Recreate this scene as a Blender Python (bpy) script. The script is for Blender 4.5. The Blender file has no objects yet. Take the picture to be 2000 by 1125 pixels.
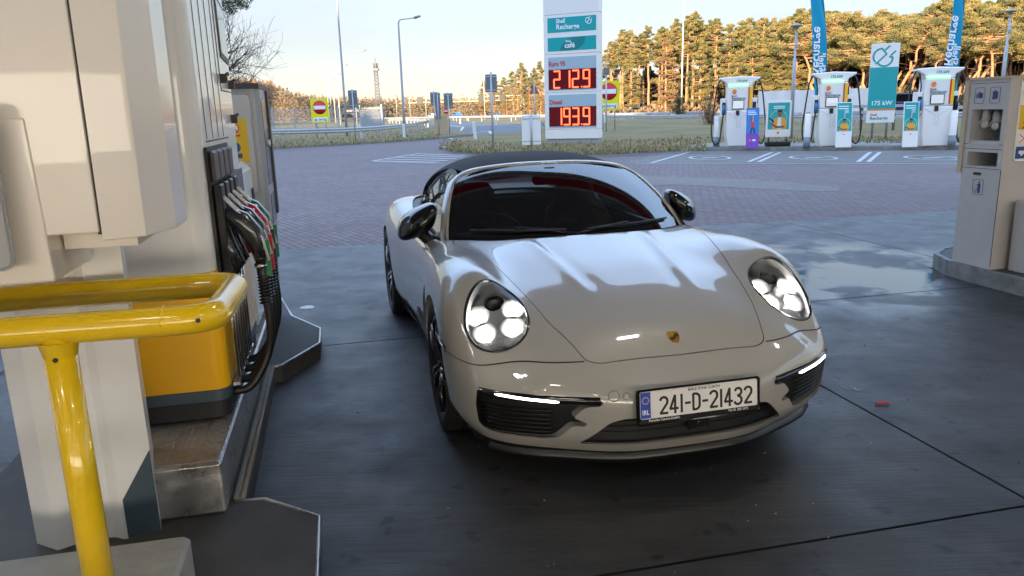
import bpy, bmesh, math, random
import numpy as np
from mathutils import Vector, Matrix, Euler
R = math.radians
SC = bpy.context.scene
COL = SC.collection
random.seed(7)
# ------------------------------------------------------------------ camera, sky, sun, exposure
PITCH, ROLL, CAM_H, FPX = R(13.08), R(-1.65), 1.6, 1488.0
cd = bpy.data.cameras.new('camera'); cam = bpy.data.objects.new('camera', cd); COL.objects.link(cam)
fw = Vector((0, math.cos(PITCH), -math.sin(PITCH))); rt = Vector((1, 0, 0)); up = rt.cross(fw)
RX = rt*math.cos(ROLL) + up*math.sin(ROLL); UX = -rt*math.sin(ROLL) + up*math.cos(ROLL)
cm = Matrix((RX, UX, -fw)).transposed().to_4x4(); cm.translation = (0, 0, CAM_H)
cam.matrix_world = cm
cd.sensor_width = 36; cd.lens = 36*FPX/2000; cd.clip_start = .05; cd.clip_end = 6000
SC.camera = cam
SUN_EL, SUN_AZ = R(9.0), R(200)      # azimuth clockwise from +Y: behind the camera, a little to its left
w = bpy.data.worlds.new('World'); SC.world = w; w.use_nodes = True
nt = w.node_tree; nt.nodes.clear()
sky = nt.nodes.new('ShaderNodeTexSky'); sky.sky_type = 'NISHITA'; sky.sun_disc = False
sky.sun_elevation = SUN_EL; sky.sun_rotation = SUN_AZ; sky.air_density = 1.0; sky.dust_density = .6; sky.ozone_density = 2.0
bg = nt.nodes.new('ShaderNodeBackground'); bg.inputs[1].default_value = .15
wo = nt.nodes.new('ShaderNodeOutputWorld')
# bright veil added into the sky colour, strongest at mid height for bonnet reflections
tcw = nt.nodes.new('ShaderNodeTexCoord'); sep = nt.nodes.new('ShaderNodeSeparateXYZ'); nt.links.new(tcw.outputs['Generated'], sep.inputs[0])
ramp = nt.nodes.new('ShaderNodeValToRGB'); nt.links.new(sep.outputs[2], ramp.inputs[0])
VEIL = [(0.0, (1.95, 1.80, 1.72)), (.10, (1.65, 1.75, 1.88)), (.22, (1.75, 2.1, 2.55)), (.40, (3.3, 4.8, 7.4)), (.85, (2.6, 3.7, 5.8)), (1, (2.2, 3.1, 5.0))]
while len(ramp.color_ramp.elements) < len(VEIL): ramp.color_ramp.elements.new(.5)
for e_, (p_, c_) in zip(ramp.color_ramp.elements, VEIL): e_.position = p_; e_.color = (*[x/8 for x in c_], 1)
sc8 = nt.nodes.new('ShaderNodeVectorMath'); sc8.operation = 'SCALE'; sc8.inputs[3].default_value = 8; nt.links.new(ramp.outputs[0], sc8.inputs[0])
mpw = nt.nodes.new('ShaderNodeMapping'); mpw.inputs['Scale'].default_value = (1, 1, 3.5); nt.links.new(tcw.outputs['Generated'], mpw.inputs[0])
nzw = nt.nodes.new('ShaderNodeTexNoise'); nzw.inputs['Scale'].default_value = 2.2; nzw.inputs['Detail'].default_value = 6; nt.links.new(mpw.outputs[0], nzw.inputs[0])
mrw = nt.nodes.new('ShaderNodeMapRange'); mrw.inputs[1].default_value = .3; mrw.inputs[2].default_value = .7; mrw.inputs[3].default_value = .80; mrw.inputs[4].default_value = .97; nt.links.new(nzw.outputs[0], mrw.inputs[0])
mxw = nt.nodes.new('ShaderNodeMix'); mxw.data_type = 'RGBA'; nt.links.new(mrw.outputs[0], mxw.inputs[0]); nt.links.new(sky.outputs[0], mxw.inputs[6]); nt.links.new(sc8.outputs[0], mxw.inputs[7])
nt.links.new(mxw.outputs[2], bg.inputs[0]); nt.links.new(bg.outputs[0], wo.inputs[0])
sl = bpy.data.lights.new('sun', 'SUN'); sl.energy = 4.6; sl.angle = R(.5); sl.color = (1, .79, .50)
so = bpy.data.objects.new('sun', sl); COL.objects.link(so)
sdir = Vector((math.sin(SUN_AZ)*math.cos(SUN_EL), math.cos(SUN_AZ)*math.cos(SUN_EL), math.sin(SUN_EL)))
so.rotation_euler = sdir.to_track_quat('Z', 'Y').to_euler(); so.location = sdir*200
SC.view_settings.view_transform = 'Standard'; SC.view_settings.look = 'None'
SC.view_settings.exposure = 1.65; SC.view_settings.gamma = 1
SC.render.engine = 'CYCLES'
SC.cycles.max_bounces = 8; SC.cycles.transparent_max_bounces = 24; SC.cycles.caustics_reflective = False; SC.cycles.caustics_refractive = False
SC.cycles.sample_clamp_indirect = 6

# ------------------------------------------------------------------ material helpers
def srgb(r, g, b):
    f = lambda c: (c/255/12.92) if c/255 <= .04045 else ((c/255+.055)/1.055)**2.4
    return (f(r), f(g), f(b), 1)
MATS = {}
def mat(name, col=(.5, .5, .5), rough=.5, metal=0, noise=0, nscale=8, bump=0, bscale=60, coat=0, emis=None, estr=0, spec=.5, trans=0, alpha=1, stretch=None, col2=None, thr=None, ior=1.5, rnoise=0, coord='Object'):
    if name in MATS: return MATS[name]
    m = bpy.data.materials.new(name); m.use_nodes = True; n = m.node_tree; p = n.nodes['Principled BSDF']
    c = tuple(col)+((1,) if len(col) == 3 else ())
    p.inputs['Base Color'].default_value = c; p.inputs['Roughness'].default_value = rough; p.inputs['Metallic'].default_value = metal
    p.inputs['Coat Weight'].default_value = coat; p.inputs['Coat Roughness'].default_value = .02
    p.inputs['Specular IOR Level'].default_value = spec; p.inputs['Transmission Weight'].default_value = trans
    p.inputs['Alpha'].default_value = alpha; p.inputs['IOR'].default_value = ior
    if emis: p.inputs['Emission Color'].default_value = tuple(emis)+((1,) if len(emis) == 3 else ()); p.inputs['Emission Strength'].default_value = estr
    if noise or bump or col2 or rnoise:
        tc = n.nodes.new('ShaderNodeTexCoord'); mp = n.nodes.new('ShaderNodeMapping')
        if stretch: mp.inputs['Scale'].default_value = stretch
        n.links.new(tc.outputs[coord], mp.inputs[0])
        nz = n.nodes.new('ShaderNodeTexNoise'); nz.inputs['Scale'].default_value = nscale; nz.inputs['Detail'].default_value = 6; nz.inputs['Roughness'].default_value = .6
        n.links.new(mp.outputs[0], nz.inputs[0])
        cr = n.nodes.new('ShaderNodeMapRange'); lo, hi = thr or (.3, .7)
        cr.inputs[1].default_value = lo; cr.inputs[2].default_value = hi
        n.links.new(nz.outputs[0], cr.inputs[0])
        mx = n.nodes.new('ShaderNodeMix'); mx.data_type = 'RGBA'
        a = tuple(x*(1-noise) for x in c[:3])+(1,); b = (tuple(col2)+((1,) if len(col2) == 3 else ())) if col2 else tuple(min(1, x*(1+noise)) for x in c[:3])+(1,)
        mx.inputs[6].default_value = c if col2 else a; mx.inputs[7].default_value = b
        n.links.new(cr.outputs[0], mx.inputs[0]); n.links.new(mx.outputs[2], p.inputs['Base Color'])
        if rnoise:
            mr = n.nodes.new('ShaderNodeMapRange'); mr.inputs[1].default_value = .35; mr.inputs[2].default_value = .65
            mr.inputs[3].default_value = max(0, rough-rnoise); mr.inputs[4].default_value = rough+rnoise
            n.links.new(nz.outputs[0], mr.inputs[0]); n.links.new(mr.outputs[0], p.inputs['Roughness'])
        if bump:
            nb = n.nodes.new('ShaderNodeTexNoise'); nb.inputs['Scale'].default_value = bscale; nb.inputs['Detail'].default_value = 4
            n.links.new(mp.outputs[0], nb.inputs[0])
            bp = n.nodes.new('ShaderNodeBump'); bp.inputs['Strength'].default_value = bump; bp.inputs['Distance'].default_value = .01
            n.links.new(nb.outputs[0], bp.inputs['Height']); n.links.new(bp.outputs[0], p.inputs['Normal'])
    MATS[name] = m
    return m
# ------------------------------------------------------------------ object helpers
def tag(o, label=None, cat=None, group=None, kind=None):
    if label: o['label'] = label
    if cat: o['category'] = cat
    if group: o['group'] = group
    if kind: o['kind'] = kind
    return o
def empty(name, loc=(0, 0, 0), rz=0, label=None, cat=None, group=None):
    o = bpy.data.objects.new(name, None); COL.objects.link(o); o.location = loc; o.rotation_euler = (0, 0, rz); o.empty_display_size = .2
    return tag(o, label, cat, group)
def dup(o, parent=None):
    c = o.copy(); COL.objects.link(c)
    if parent is not None: c.parent = parent
    for ch in [x for x in bpy.data.objects if x.parent == o]: dup(ch, c)
    return c
def mobj(name, verts, faces, m, parent=None, smooth=False, normals=None, mi=None):
    me = bpy.data.meshes.new(name); me.from_pydata([tuple(map(float, v)) for v in verts], [], [tuple(int(i) for i in f) for f in faces]); me.update()
    for x in (m if isinstance(m, (list, tuple)) else [m]): me.materials.append(x)
    if mi is not None: me.polygons.foreach_set('material_index', np.asarray(mi, dtype=np.int32))
    if smooth or normals is not None: me.polygons.foreach_set('use_smooth', np.ones(len(me.polygons), dtype=bool))
    if normals is not None: me.normals_split_custom_set_from_vertices([tuple(map(float, n)) for n in normals])
    o = bpy.data.objects.new(name, me); COL.objects.link(o)
    if parent is not None: o.parent = parent
    return o
class MB:
    def __init__(s): s.v = []; s.f = []; s.mi = []; s.sm = []
    def add(s, vs, fs, mi=0, sm=False):
        n = len(s.v); s.v += [tuple(v) for v in vs]; s.f += [tuple(i+n for i in f) for f in fs]; s.mi += [mi]*len(fs); s.sm += [sm]*len(fs); return s
    def box(s, a, b, mi=0, M=None, bev=0):
        x0, y0, z0 = a; x1, y1, z1 = b
        if bev:
            return s.rprism((x0+x1)/2, (y0+y1)/2, z0, z1, abs(x1-x0), abs(y1-y0), bev, mi, M)
        vs = [Vector(p) for p in ((x0,y0,z0),(x1,y0,z0),(x1,y1,z0),(x0,y1,z0),(x0,y0,z1),(x1,y0,z1),(x1,y1,z1),(x0,y1,z1))]
        if M: vs = [M @ v for v in vs]
        return s.add(vs, [(0,3,2,1),(4,5,6,7),(0,1,5,4),(1,2,6,5),(2,3,7,6),(3,0,4,7)], mi)
    def prism(s, pts, z0, z1, mi=0, M=None, bev=0, sm=False):
        # pts: 2D outline, counter-clockwise; small chamfer bev at both ends
        n = len(pts); P = [Vector((p[0], p[1], 0)) for p in pts]
        def inset(d):
            out = []
            for i in range(n):
                a, b, c = P[i-1], P[i], P[(i+1) % n]
                d1 = (b-a); d2 = (c-b)
                if d1.length < 1e-9 or d2.length < 1e-9: out.append(b.copy()); continue
                n1 = Vector((-d1.y, d1.x, 0)).normalized(); n2 = Vector((-d2.y, d2.x, 0)).normalized()
                k = n1+n2; k = k/max(k.length_squared, .3)*2 if k.length > 1e-6 else n1
                out.append(b+k*d)
            return out
        rings = []
        if bev:
            q = inset(bev); rings = [(q, z0), (P, z0+bev), (P, z1-bev), (q, z1)]
        else: rings = [(P, z0), (P, z1)]
        vs = [Vector((p.x, p.y, z)) for r, z in rings for p in r]
        if M: vs = [M @ v for v in vs]
        fs = []
        for k in range(len(rings)-1):
            for i in range(n):
                j = (i+1) % n; fs.append((k*n+i, k*n+j, (k+1)*n+j, (k+1)*n+i))
        s.add(vs, fs, mi, sm)
        b = len(s.v)-len(vs); s.f += [tuple(b+i for i in range(n))[::-1], tuple(b+(len(rings)-1)*n+i for i in range(n))]; s.mi += [mi, mi]; s.sm += [False, False]
        return s
    def rprism(s, cx, cy, z0, z1, w, d, r=.01, mi=0, M=None, seg=3, bev=None):
        return s.prism(rrect(cx, cy, w, d, r, seg), z0, z1, mi, M, min(r, .01) if bev is None else bev)
    def tube(s, path, r, mi=0, seg=8, caps=True, sm=True):
        P = [Vector(p) for p in path]; n = len(P); rr = r if isinstance(r, (list, tuple)) else [r]*n
        vs = []; prev = None
        for i in range(n):
            t = (P[min(i+1, n-1)]-P[max(i-1, 0)]); t.normalize()
            if prev is None:
                a = Vector((0, 0, 1)) if abs(t.z) < .9 else Vector((1, 0, 0)); prev = t.cross(a).normalized()
            else:
                prev = (prev-t*prev.dot(t)).normalized()
            b = t.cross(prev)
            for k in range(seg):
                q = 2*math.pi*k/seg; vs.append(P[i]+(prev*math.cos(q)+b*math.sin(q))*rr[i])
        fs = [(i*seg+k, i*seg+(k+1) % seg, (i+1)*seg+(k+1) % seg, (i+1)*seg+k) for i in range(n-1) for k in range(seg)]
        s.add(vs, fs, mi, sm)
        if caps:
            b0 = len(s.v)-len(vs); s.f += [tuple(b0+k for k in range(seg))[::-1], tuple(b0+(n-1)*seg+k for k in range(seg))]; s.mi += [mi, mi]; s.sm += [False, False]
        return s
    def cyl(s, a, b, r, r2=None, mi=0, seg=16): return s.tube([a, b], [r, r if r2 is None else r2], mi, seg)
    def lathe(s, prof, M=None, seg=24, mi=0, sm=True):
        # prof: list of (radius, z)
        vs = [Vector((r*math.cos(2*math.pi*k/seg), r*math.sin(2*math.pi*k/seg), z)) for r, z in prof for k in range(seg)]
        if M: vs = [M @ v for v in vs]
        fs = [(i*seg+k, i*seg+(k+1) % seg, (i+1)*seg+(k+1) % seg, (i+1)*seg+k) for i in range(len(prof)-1) for k in range(seg)]
        return s.add(vs, fs, mi, sm)
    def quad(s, a, b, c, d, mi=0): return s.add([a, b, c, d], [(0, 1, 2, 3)], mi)
    def poly(s, pts, mi=0): return s.add(pts, [tuple(range(len(pts)))], mi)
    def build(s, name, m, parent=None, label=None, cat=None, group=None, kind=None, bevel=0):
        me = bpy.data.meshes.new(name); me.from_pydata([tuple(v) for v in s.v], [], s.f); me.update()
        for x in (m if isinstance(m, (list, tuple)) else [m]): me.materials.append(x)
        me.polygons.foreach_set('material_index', np.array(s.mi, dtype=np.int32))
        me.polygons.foreach_set('use_smooth', np.array(s.sm, dtype=bool))
        o = bpy.data.objects.new(name, me); COL.objects.link(o)
        if parent is not None: o.parent = parent
        if bevel:
            b = o.modifiers.new('b', 'BEVEL'); b.width = bevel; b.segments = 2; b.limit_method = 'ANGLE'; b.angle_limit = R(40)
        return tag(o, label, cat, group, kind)
def rrect(cx, cy, w, d, r, seg=3):
    out = []
    for (sx, sy, a0) in ((1, 1, 0), (-1, 1, 90), (-1, -1, 180), (1, -1, 270)):
        for k in range(seg+1):
            a = R(a0+90*k/seg); out.append((cx+sx*(w/2-r)+r*math.cos(a), cy+sy*(d/2-r)+r*math.sin(a)))
    return out
def basis(o, x, y):   # matrix whose local xy-plane spans x,y at o
    x = Vector(x).normalized(); z = x.cross(Vector(y)).normalized(); y = z.cross(x)
    M = Matrix((x, y, z)).transposed().to_4x4(); M.translation = Vector(o); return M
def text(name, body, M, size, m, parent=None, ext=.001, offset=0, sx=1, align='CENTER', spacing=1):
    c = bpy.data.curves.new(name, 'FONT'); c.body = body; c.size = size; c.extrude = ext; c.offset = min(offset, size*.018); c.align_x = align; c.align_y = 'CENTER'; c.space_character = spacing
    c.resolution_u = 3
    o = bpy.data.objects.new(name, c); COL.objects.link(o)
    dg = bpy.context.evaluated_depsgraph_get(); me = bpy.data.meshes.new_from_object(o.evaluated_get(dg)); bpy.data.objects.remove(o); bpy.data.curves.remove(c)
    me.transform(M @ Matrix.Diagonal((sx, 1, 1, 1))); me.materials.clear(); me.materials.append(m)
    o = bpy.data.objects.new(name, me); COL.objects.link(o)
    if parent is not None: o.parent = parent
    return o
def join(name, objs, m, parent=None):   # merge several text meshes into one part
    bm = bmesh.new(); 
    for o in objs: bm.from_mesh(o.data)
    me = bpy.data.meshes.new(name); bm.to_mesh(me); bm.free(); me.materials.append(m)
    for o in objs: bpy.data.objects.remove(o)
    o = bpy.data.objects.new(name, me); COL.objects.link(o)
    if parent is not None: o.parent = parent
    return o
def strokes(mb, segs, width, M, th=.002, mi=0):  # flat bars along 2D segments
    for (a, b) in segs:
        a = Vector((*a, 0)); b = Vector((*b, 0)); d = (b-a); 
        if d.length < 1e-6: continue
        d.normalize(); n = Vector((-d.y, d.x, 0))*width/2; e = d*width*.16
        q = [a-e-n, b+e-n, b+e+n, a-e+n]
        mb.prism([(p.x, p.y) for p in q], 0, th, mi, M)
ST = R(12.5); SX = Vector((math.cos(ST), math.sin(ST), 0)); SY = Vector((-math.sin(ST), math.cos(ST), 0))
def S(x, y, z=0): return SX*x + SY*y + Vector((0, 0, z))
def G(px, py, z=0):      # place in the world seen at a photo coordinate, at height z
    d = fw + RX*((px-1000)/FPX) - UX*((py-562.5)/FPX); return Vector((0, 0, CAM_H)) + d*((z-CAM_H)/d.z)
def D(px, py, Y):        # ... at distance Y in front of the camera
    d = fw + RX*((px-1000)/FPX) - UX*((py-562.5)/FPX); return Vector((0, 0, CAM_H)) + d*(Y/d.y)
# ------------------------------------------------------------------ the car
PAINT = mat('car_paint', srgb(162, 160, 154)[:3], .38, 0, coat=1.0)
PAINT.node_tree.nodes['Principled BSDF'].inputs['Coat Roughness'].default_value = .012; PAINT.node_tree.nodes['Principled BSDF'].inputs['Coat IOR'].default_value = 1.55
GLOSSBLK = mat('gloss_black', (.006, .006, .007), .12, 0, coat=.6)
BLK = mat('black_plastic', (.008, .008, .009), .45)
RUB = mat('tyre_rubber', (.010, .010, .010), .75, bump=.2, bscale=80)
RIM = mat('dark_rim_paint', (.03, .03, .033), .22, .6, coat=.5)
CHR = mat('bright_metal', (.75, .75, .76), .12, 1)
FAB = mat('soft_top_fabric', (.012, .013, .017), .8, bump=.25, bscale=900)
def nat(nodes, q):
    nodes = np.asarray(nodes, float); n = len(nodes); hh = np.diff(nodes)
    A = np.zeros((n, n)); B = np.zeros((n, n)); A[0, 0] = A[-1, -1] = 1
    for i in range(1, n-1):
        A[i, i-1] = hh[i-1]; A[i, i] = 2*(hh[i-1]+hh[i]); A[i, i+1] = hh[i]
        B[i, i-1] = 6/hh[i-1]; B[i, i] = -6/hh[i-1]-6/hh[i]; B[i, i+1] = 6/hh[i]
    M = np.linalg.solve(A, B); q = np.clip(q, nodes[0], nodes[-1]); k = np.clip(np.searchsorted(nodes, q)-1, 0, n-2)
    h_ = hh[k]; a = (nodes[k+1]-q)/h_; b = 1-a; W_ = np.zeros((len(q), n)); r_ = np.arange(len(q))
    W_[r_, k] += a; W_[r_, k+1] += b
    W_ += ((a**3-a)*h_**2/6)[:, None]*M[k] + ((b**3-b)*h_**2/6)[:, None]*M[k+1]
    return W_
HX = [0, .3, .5, .62, .72, .82, .92, 1.0]
HT = [  # y, then z at each x
 (-3.55,.66,.655,.65,.64,.63,.60,.56,.52),(-3.4,.76,.755,.75,.74,.73,.70,.66,.62),(-3.1,.86,.858,.85,.845,.84,.82,.78,.74),(-2.8,.93,.928,.92,.915,.91,.895,.86,.83),
 (-2.45,.97,.968,.955,.948,.945,.935,.905,.87),(-2.0,.97,.968,.955,.94,.925,.905,.88,.85),(-1.6,.95,.948,.93,.915,.90,.88,.85,.82),(-1.2,.95,.945,.93,.91,.895,.87,.845,.82),
 (-.8,.95,.945,.93,.91,.893,.868,.842,.82),(-.5,.935,.925,.907,.897,.886,.868,.842,.82),(-.25,.902,.895,.882,.878,.882,.875,.85,.82),(0,.862,.855,.845,.858,.888,.890,.862,.82),
 (.2,.825,.818,.803,.830,.880,.880,.845,.80),(.36,.79,.783,.768,.79,.848,.838,.79,.74),(.52,.75,.740,.72,.725,.720,.705,.66,.61),(.65,.708,.698,.672,.645,.617,.59,.55,.50),
 (.80,.643,.635,.605,.565,.515,.475,.43,.39),(.885,.578,.575,.555,.525,.49,.45,.41,.37),(.95,.532,.528,.515,.49,.46,.43,.39,.35),(1.1,.47,.468,.45,.43,.40,.37,.33,.30)]
HY = [r_[0] for r_ in HT]; HV = np.array([r_[1:] for r_ in HT])
TZ = [.08, .18, .26, .35, .44, .52, .6, .7, .8, .98]
TF = np.array([.12, .090, .032, .008, .0, .012, .05, .1, .16, .26]); TS = np.array([.12, .075, .03, .012, .002, .0, .0, .006, .028, .10]); TR = np.array([.12, .09, .03, .01, 0, 0, .02, .05, .09, .17])
OUT = np.array([(0,1.048),(.13,1.046),(.26,1.036),(.40,.995),(.547,.928),(.68,.862),(.79,.785),(.865,.685),(.912,.52),(.932,.35),(.938,.15),(.936,-.05),(.926,-.25),(.908,-.5),(.893,-.9),(.893,-1.3),(.908,-1.7),(.934,-2.0),(.95,-2.3),(.95,-2.55),(.925,-2.85),(.875,-3.1),(.78,-3.3),(.6,-3.42),(.3,-3.47),(0,-3.48)])
def catmull(P, n=8):
    P = np.asarray(P, float); out = []
    Q = np.vstack([2*P[0]-P[1], P, 2*P[-1]-P[-2]])
    for i in range(1, len(Q)-2):
        for t in np.arange(n)/n:
            a, b, c, d = Q[i-1], Q[i], Q[i+1], Q[i+2]
            out.append(.5*(2*b+(c-a)*t+(2*a-5*b+4*c-d)*t*t+(3*b-a-3*c+d)*t**3))
    out.append(Q[-2]); return np.array(out)
def poly_sdf(x, y, P):      # signed distance to a closed 2D polygon, inside negative
    P = np.asarray(P, float); d = np.full(x.shape, 1e9); ins = np.zeros(x.shape, bool)
    for i in range(len(P)):
        a = P[i-1]; b = P[i]; e = b-a; l = e@e
        if l < 1e-12: continue
        t = np.clip(((x-a[0])*e[0]+(y-a[1])*e[1])/l, 0, 1)
        d = np.minimum(d, (x-a[0]-t*e[0])**2+(y-a[1]-t*e[1])**2)
        c = ((a[1] > y) != (b[1] > y)); ins ^= c & (x < (b[0]-a[0])*(y-a[1])/((b[1]-a[1]) if b[1] != a[1] else 1e-12)+a[0])
    d = np.sqrt(d); return np.where(ins, -d, d)
half = catmull(OUT, 6)
_outl = np.vstack([half, (half*[-1, 1])[::-1][1:-1]])
DS = .02; _gx = np.arange(-.06, 1.2, DS); _gy = np.arange(-3.9, 1.5, DS)
_D2 = poly_sdf(np.abs(_gx)[:, None]+0*_gy[None], _gy[None]+0*_gx[:, None], _outl)
def d2(x, y):   # cubic B-spline lookup
    x = np.abs(x); u = (x-_gx[0])/DS; v = (y-_gy[0])/DS; i = np.clip(u.astype(int), 1, len(_gx)-3); j = np.clip(v.astype(int), 1, len(_gy)-3); u = u-i; v = v-j
    bw = lambda t: ((1-t)**3/6, (3*t**3-6*t**2+4)/6, (-3*t**3+3*t**2+3*t+1)/6, t**3/6)
    bu = bw(u); bv = bw(v); r_ = 0
    for a in range(4):
        for b in range(4): r_ = r_+bu[a]*bv[b]*_D2[i-1+a, j-1+b]
    return r_
def smooth(a, b, t): t = np.clip((t-a)/(b-a), 0, 1); return t*t*(3-2*t)
def smax(a, b, k): return .5*(a+b+np.sqrt((a-b)**2+k*k))
def crease(x, y):   # the two converging creases of the bonnet
    xc = .345-(.02-y)*-.0 if False else .335-.067*(y+.23)/.633
    s_ = np.abs(x)-xc; a = smooth(.62, .30, y)*smooth(-.35, -.2, y)
    return a*(.0085*np.exp(-(s_/.026)**2)-.004*np.exp(-((s_+.06)/.04)**2))
def Hfun(x, y):
    A = nat(HX, np.abs(x).ravel()); B = nat(HY, y.ravel()); return ((A@HV.T)*B).sum(1).reshape(x.shape)+crease(x, y)
def Tfun(y, z):
    a = nat(TZ, z.ravel()); f_ = (a@TF).reshape(z.shape); s_ = (a@TS).reshape(z.shape); r_ = (a@TR).reshape(z.shape)
    wf = smooth(.35, .85, y); wr = smooth(-2.8, -3.3, y); return s_*(1-wf)*(1-wr)+f_*wf+r_*wr
def Ffun(P):
    x, y, z = P[:, 0], P[:, 1], P[:, 2]
    a = d2(x, y)+Tfun(y, z); b = (z-Hfun(x, y))*.8; return smax(a, b, .05)-.006
def Fgrad(P, e=.002):
    g = np.zeros_like(P)
    for k in range(3):
        d = np.zeros(3); d[k] = e; g[:, k] = (Ffun(P+d)-Ffun(P-d))/(2*e)
    return g
def surface_nets(gx, gy, gz):
    A = nat(HX, np.abs(gx)); B = nat(HY, gy); XX, YY = np.meshgrid(gx, gy, indexing='ij')
    H2 = (A@HV.T)@B.T + crease(XX, YY); D_ = d2(XX, YY); Y2, Z2 = np.meshgrid(gy, gz, indexing='ij'); T2 = Tfun(Y2, Z2)
    Fv = smax(D_[:, :, None]+T2[None], (gz[None, None]-H2[:, :, None])*.8, .05)-.006
    neg = Fv < 0; N = np.array(Fv.shape)
    c = np.zeros(N-1, int)
    for i in (0, 1):
        for j in (0, 1):
            for k in (0, 1): c += neg[i:N[0]-1+i, j:N[1]-1+j, k:N[2]-1+k]
    act = (c > 0) & (c < 8); idx = -np.ones(N-1, int); ids = np.argwhere(act); idx[act] = np.arange(len(ids))
    h_ = gx[1]-gx[0]; V = np.stack([gx[ids[:, 0]], gy[ids[:, 1]], gz[ids[:, 2]]], 1)+h_/2
    quads = []
    for ax in range(3):
        s0 = [slice(1, -1)]*3; s0[ax] = slice(0, N[ax]-1); s1 = list(s0); s1[ax] = slice(1, N[ax])
        a = neg[tuple(s0)]; b = neg[tuple(s1)]; e = np.argwhere(a != b)
        off = np.ones(3, int); off[ax] = 0; e0 = e+off
        u, v = [q for q in range(3) if q != ax]
        du = np.zeros(3, int); du[u] = 1; dv = np.zeros(3, int); dv[v] = 1
        q = np.stack([idx[tuple((e0-du-dv).T)], idx[tuple((e0-dv).T)], idx[tuple(e0.T)], idx[tuple((e0-du).T)]], 1)
        ins = a[tuple(e.T)]; flip = ins if ax != 1 else ~ins
        q[~flip] = q[~flip][:, ::-1]; quads.append(q)
    q = np.vstack(quads); q = q[(q >= 0).all(1)]
    return V, q
gs = .0125; gx = np.arange(-79.5, 80)*gs; gy = np.arange(-3.6, 1.12, gs); gz = np.arange(.09, 1.04, gs)
V, Q = surface_nets(gx, gy, gz)
for it in range(5):
    g = Fgrad(V); f_ = Ffun(V); st = -(f_/np.maximum((g*g).sum(1), .05))[:, None]*g; st = np.clip(st, -.01, .01); V = V+st
T_ = np.vstack([Q[:, [0, 1, 2]], Q[:, [0, 2, 3]]])
def nrm(V):
    g = Fgrad(V); return g/np.linalg.norm(g, axis=1)[:, None]
NV = nrm(V)
# smooth normals a little along the mesh
E_ = np.vstack([T_[:, [0, 1]], T_[:, [1, 2]], T_[:, [2, 0]]])
for it in range(3):
    acc = NV*2.0
    for k in range(3): np.add.at(acc[:, k], E_[:, 0], NV[E_[:, 1], k]); np.add.at(acc[:, k], E_[:, 1], NV[E_[:, 0], k])
    NV = acc/np.linalg.norm(acc, axis=1)[:, None]
def split(mesh, fv):
    """cut a (V, N, T) mesh where the per-vertex field crosses 0 -> (inside, outside)"""
    V, N, T = mesh; f_ = np.where(np.abs(fv) < 1e-7, 1e-7, fv); s = f_[T] < 0; c = s.sum(1)
    inn = T[c == 3]; out = T[c == 0]; mix = T[(c == 1) | (c == 2)]
    if len(mix):
        sm = f_[mix] < 0; one = np.where(sm.sum(1) == 1, 1, 0); lone = np.where(one[:, None] == 1, sm, ~sm); k = lone.argmax(1); r_ = np.arange(len(mix))
        a = mix[r_, k]; b = mix[r_, (k+1) % 3]; d = mix[r_, (k+2) % 3]
        e = np.vstack([np.stack([a, b], 1), np.stack([a, d], 1)]); es = np.sort(e, 1); ue, inv = np.unique(es, axis=0, return_inverse=True); inv = inv.ravel()
        t = f_[ue[:, 0]]/(f_[ue[:, 0]]-f_[ue[:, 1]]); nv = V[ue[:, 0]]*(1-t)[:, None]+V[ue[:, 1]]*t[:, None]; nn = N[ue[:, 0]]*(1-t)[:, None]+N[ue[:, 1]]*t[:, None]
        nn /= np.linalg.norm(nn, axis=1)[:, None]
        base = len(V); V = np.vstack([V, nv]); N = np.vstack([N, nn]); ab = base+inv[:len(mix)]; ad = base+inv[len(mix):]
        t1 = np.stack([a, ab, ad], 1); t2 = np.vstack([np.stack([ab, b, d], 1), np.stack([ab, d, ad], 1)]); o2 = np.concatenate([one, one])
        inn = np.vstack([inn, t1[one == 1], t2[o2 == 0]]); out = np.vstack([out, t1[one == 0], t2[o2 == 1]])
    return clean(V, N, inn), clean(V, N, out)
def clean(V, N, T):
    if len(T) == 0: return V[:0], N[:0], T
    u, inv = np.unique(T.ravel(), return_inverse=True); return V[u], N[u], inv.reshape(-1, 3)
def boundary(mesh, sel=None):
    V, N, T = mesh; e = np.vstack([T[:, [0, 1]], T[:, [1, 2]], T[:, [2, 0]]]); key = np.sort(e, 1); u, i_, cnt = np.unique(key, axis=0, return_index=True, return_counts=True)
    e = e[i_[cnt == 1]]
    if sel is not None: m = sel(V[e[:, 0]]) & sel(V[e[:, 1]]); e = e[m]
    return e
def add_flange(mesh, sel, off, steps=1):
    """extrude boundary edges picked by sel along the vector field off(V, N)"""
    V, N, T = mesh; e = boundary(mesh, sel)
    if not len(e): return mesh
    u, inv = np.unique(e.ravel(), return_inverse=True); inv = inv.reshape(-1, 2); a = V[u]; o_ = off(a, N[u]); b0 = len(V); n = len(u)
    v2 = np.vstack([a, a+o_]); 
    el = a[inv[:, 1]]-a[inv[:, 0]]; fn = np.cross(o_[inv[:, 0]], el); nn = np.zeros_like(a)
    for k in range(2): np.add.at(nn, inv[:, k], fn)
    nn /= np.maximum(np.linalg.norm(nn, axis=1), 1e-9)[:, None]
    t1 = np.stack([b0+inv[:, 1], b0+inv[:, 0], b0+n+inv[:, 0]], 1); t2 = np.stack([b0+inv[:, 1], b0+n+inv[:, 0], b0+n+inv[:, 1]], 1)
    return np.vstack([V, v2]), np.vstack([N, nn, nn]), np.vstack([T, t1, t2])
CX, CY, CYAW = .495, 3.948, .241
car = empty('sports_car', (CX, CY, 0), math.pi+CYAW, 'light greige two-door sports car with black soft top and headlights on, parked beside the pumps', 'car')
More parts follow.
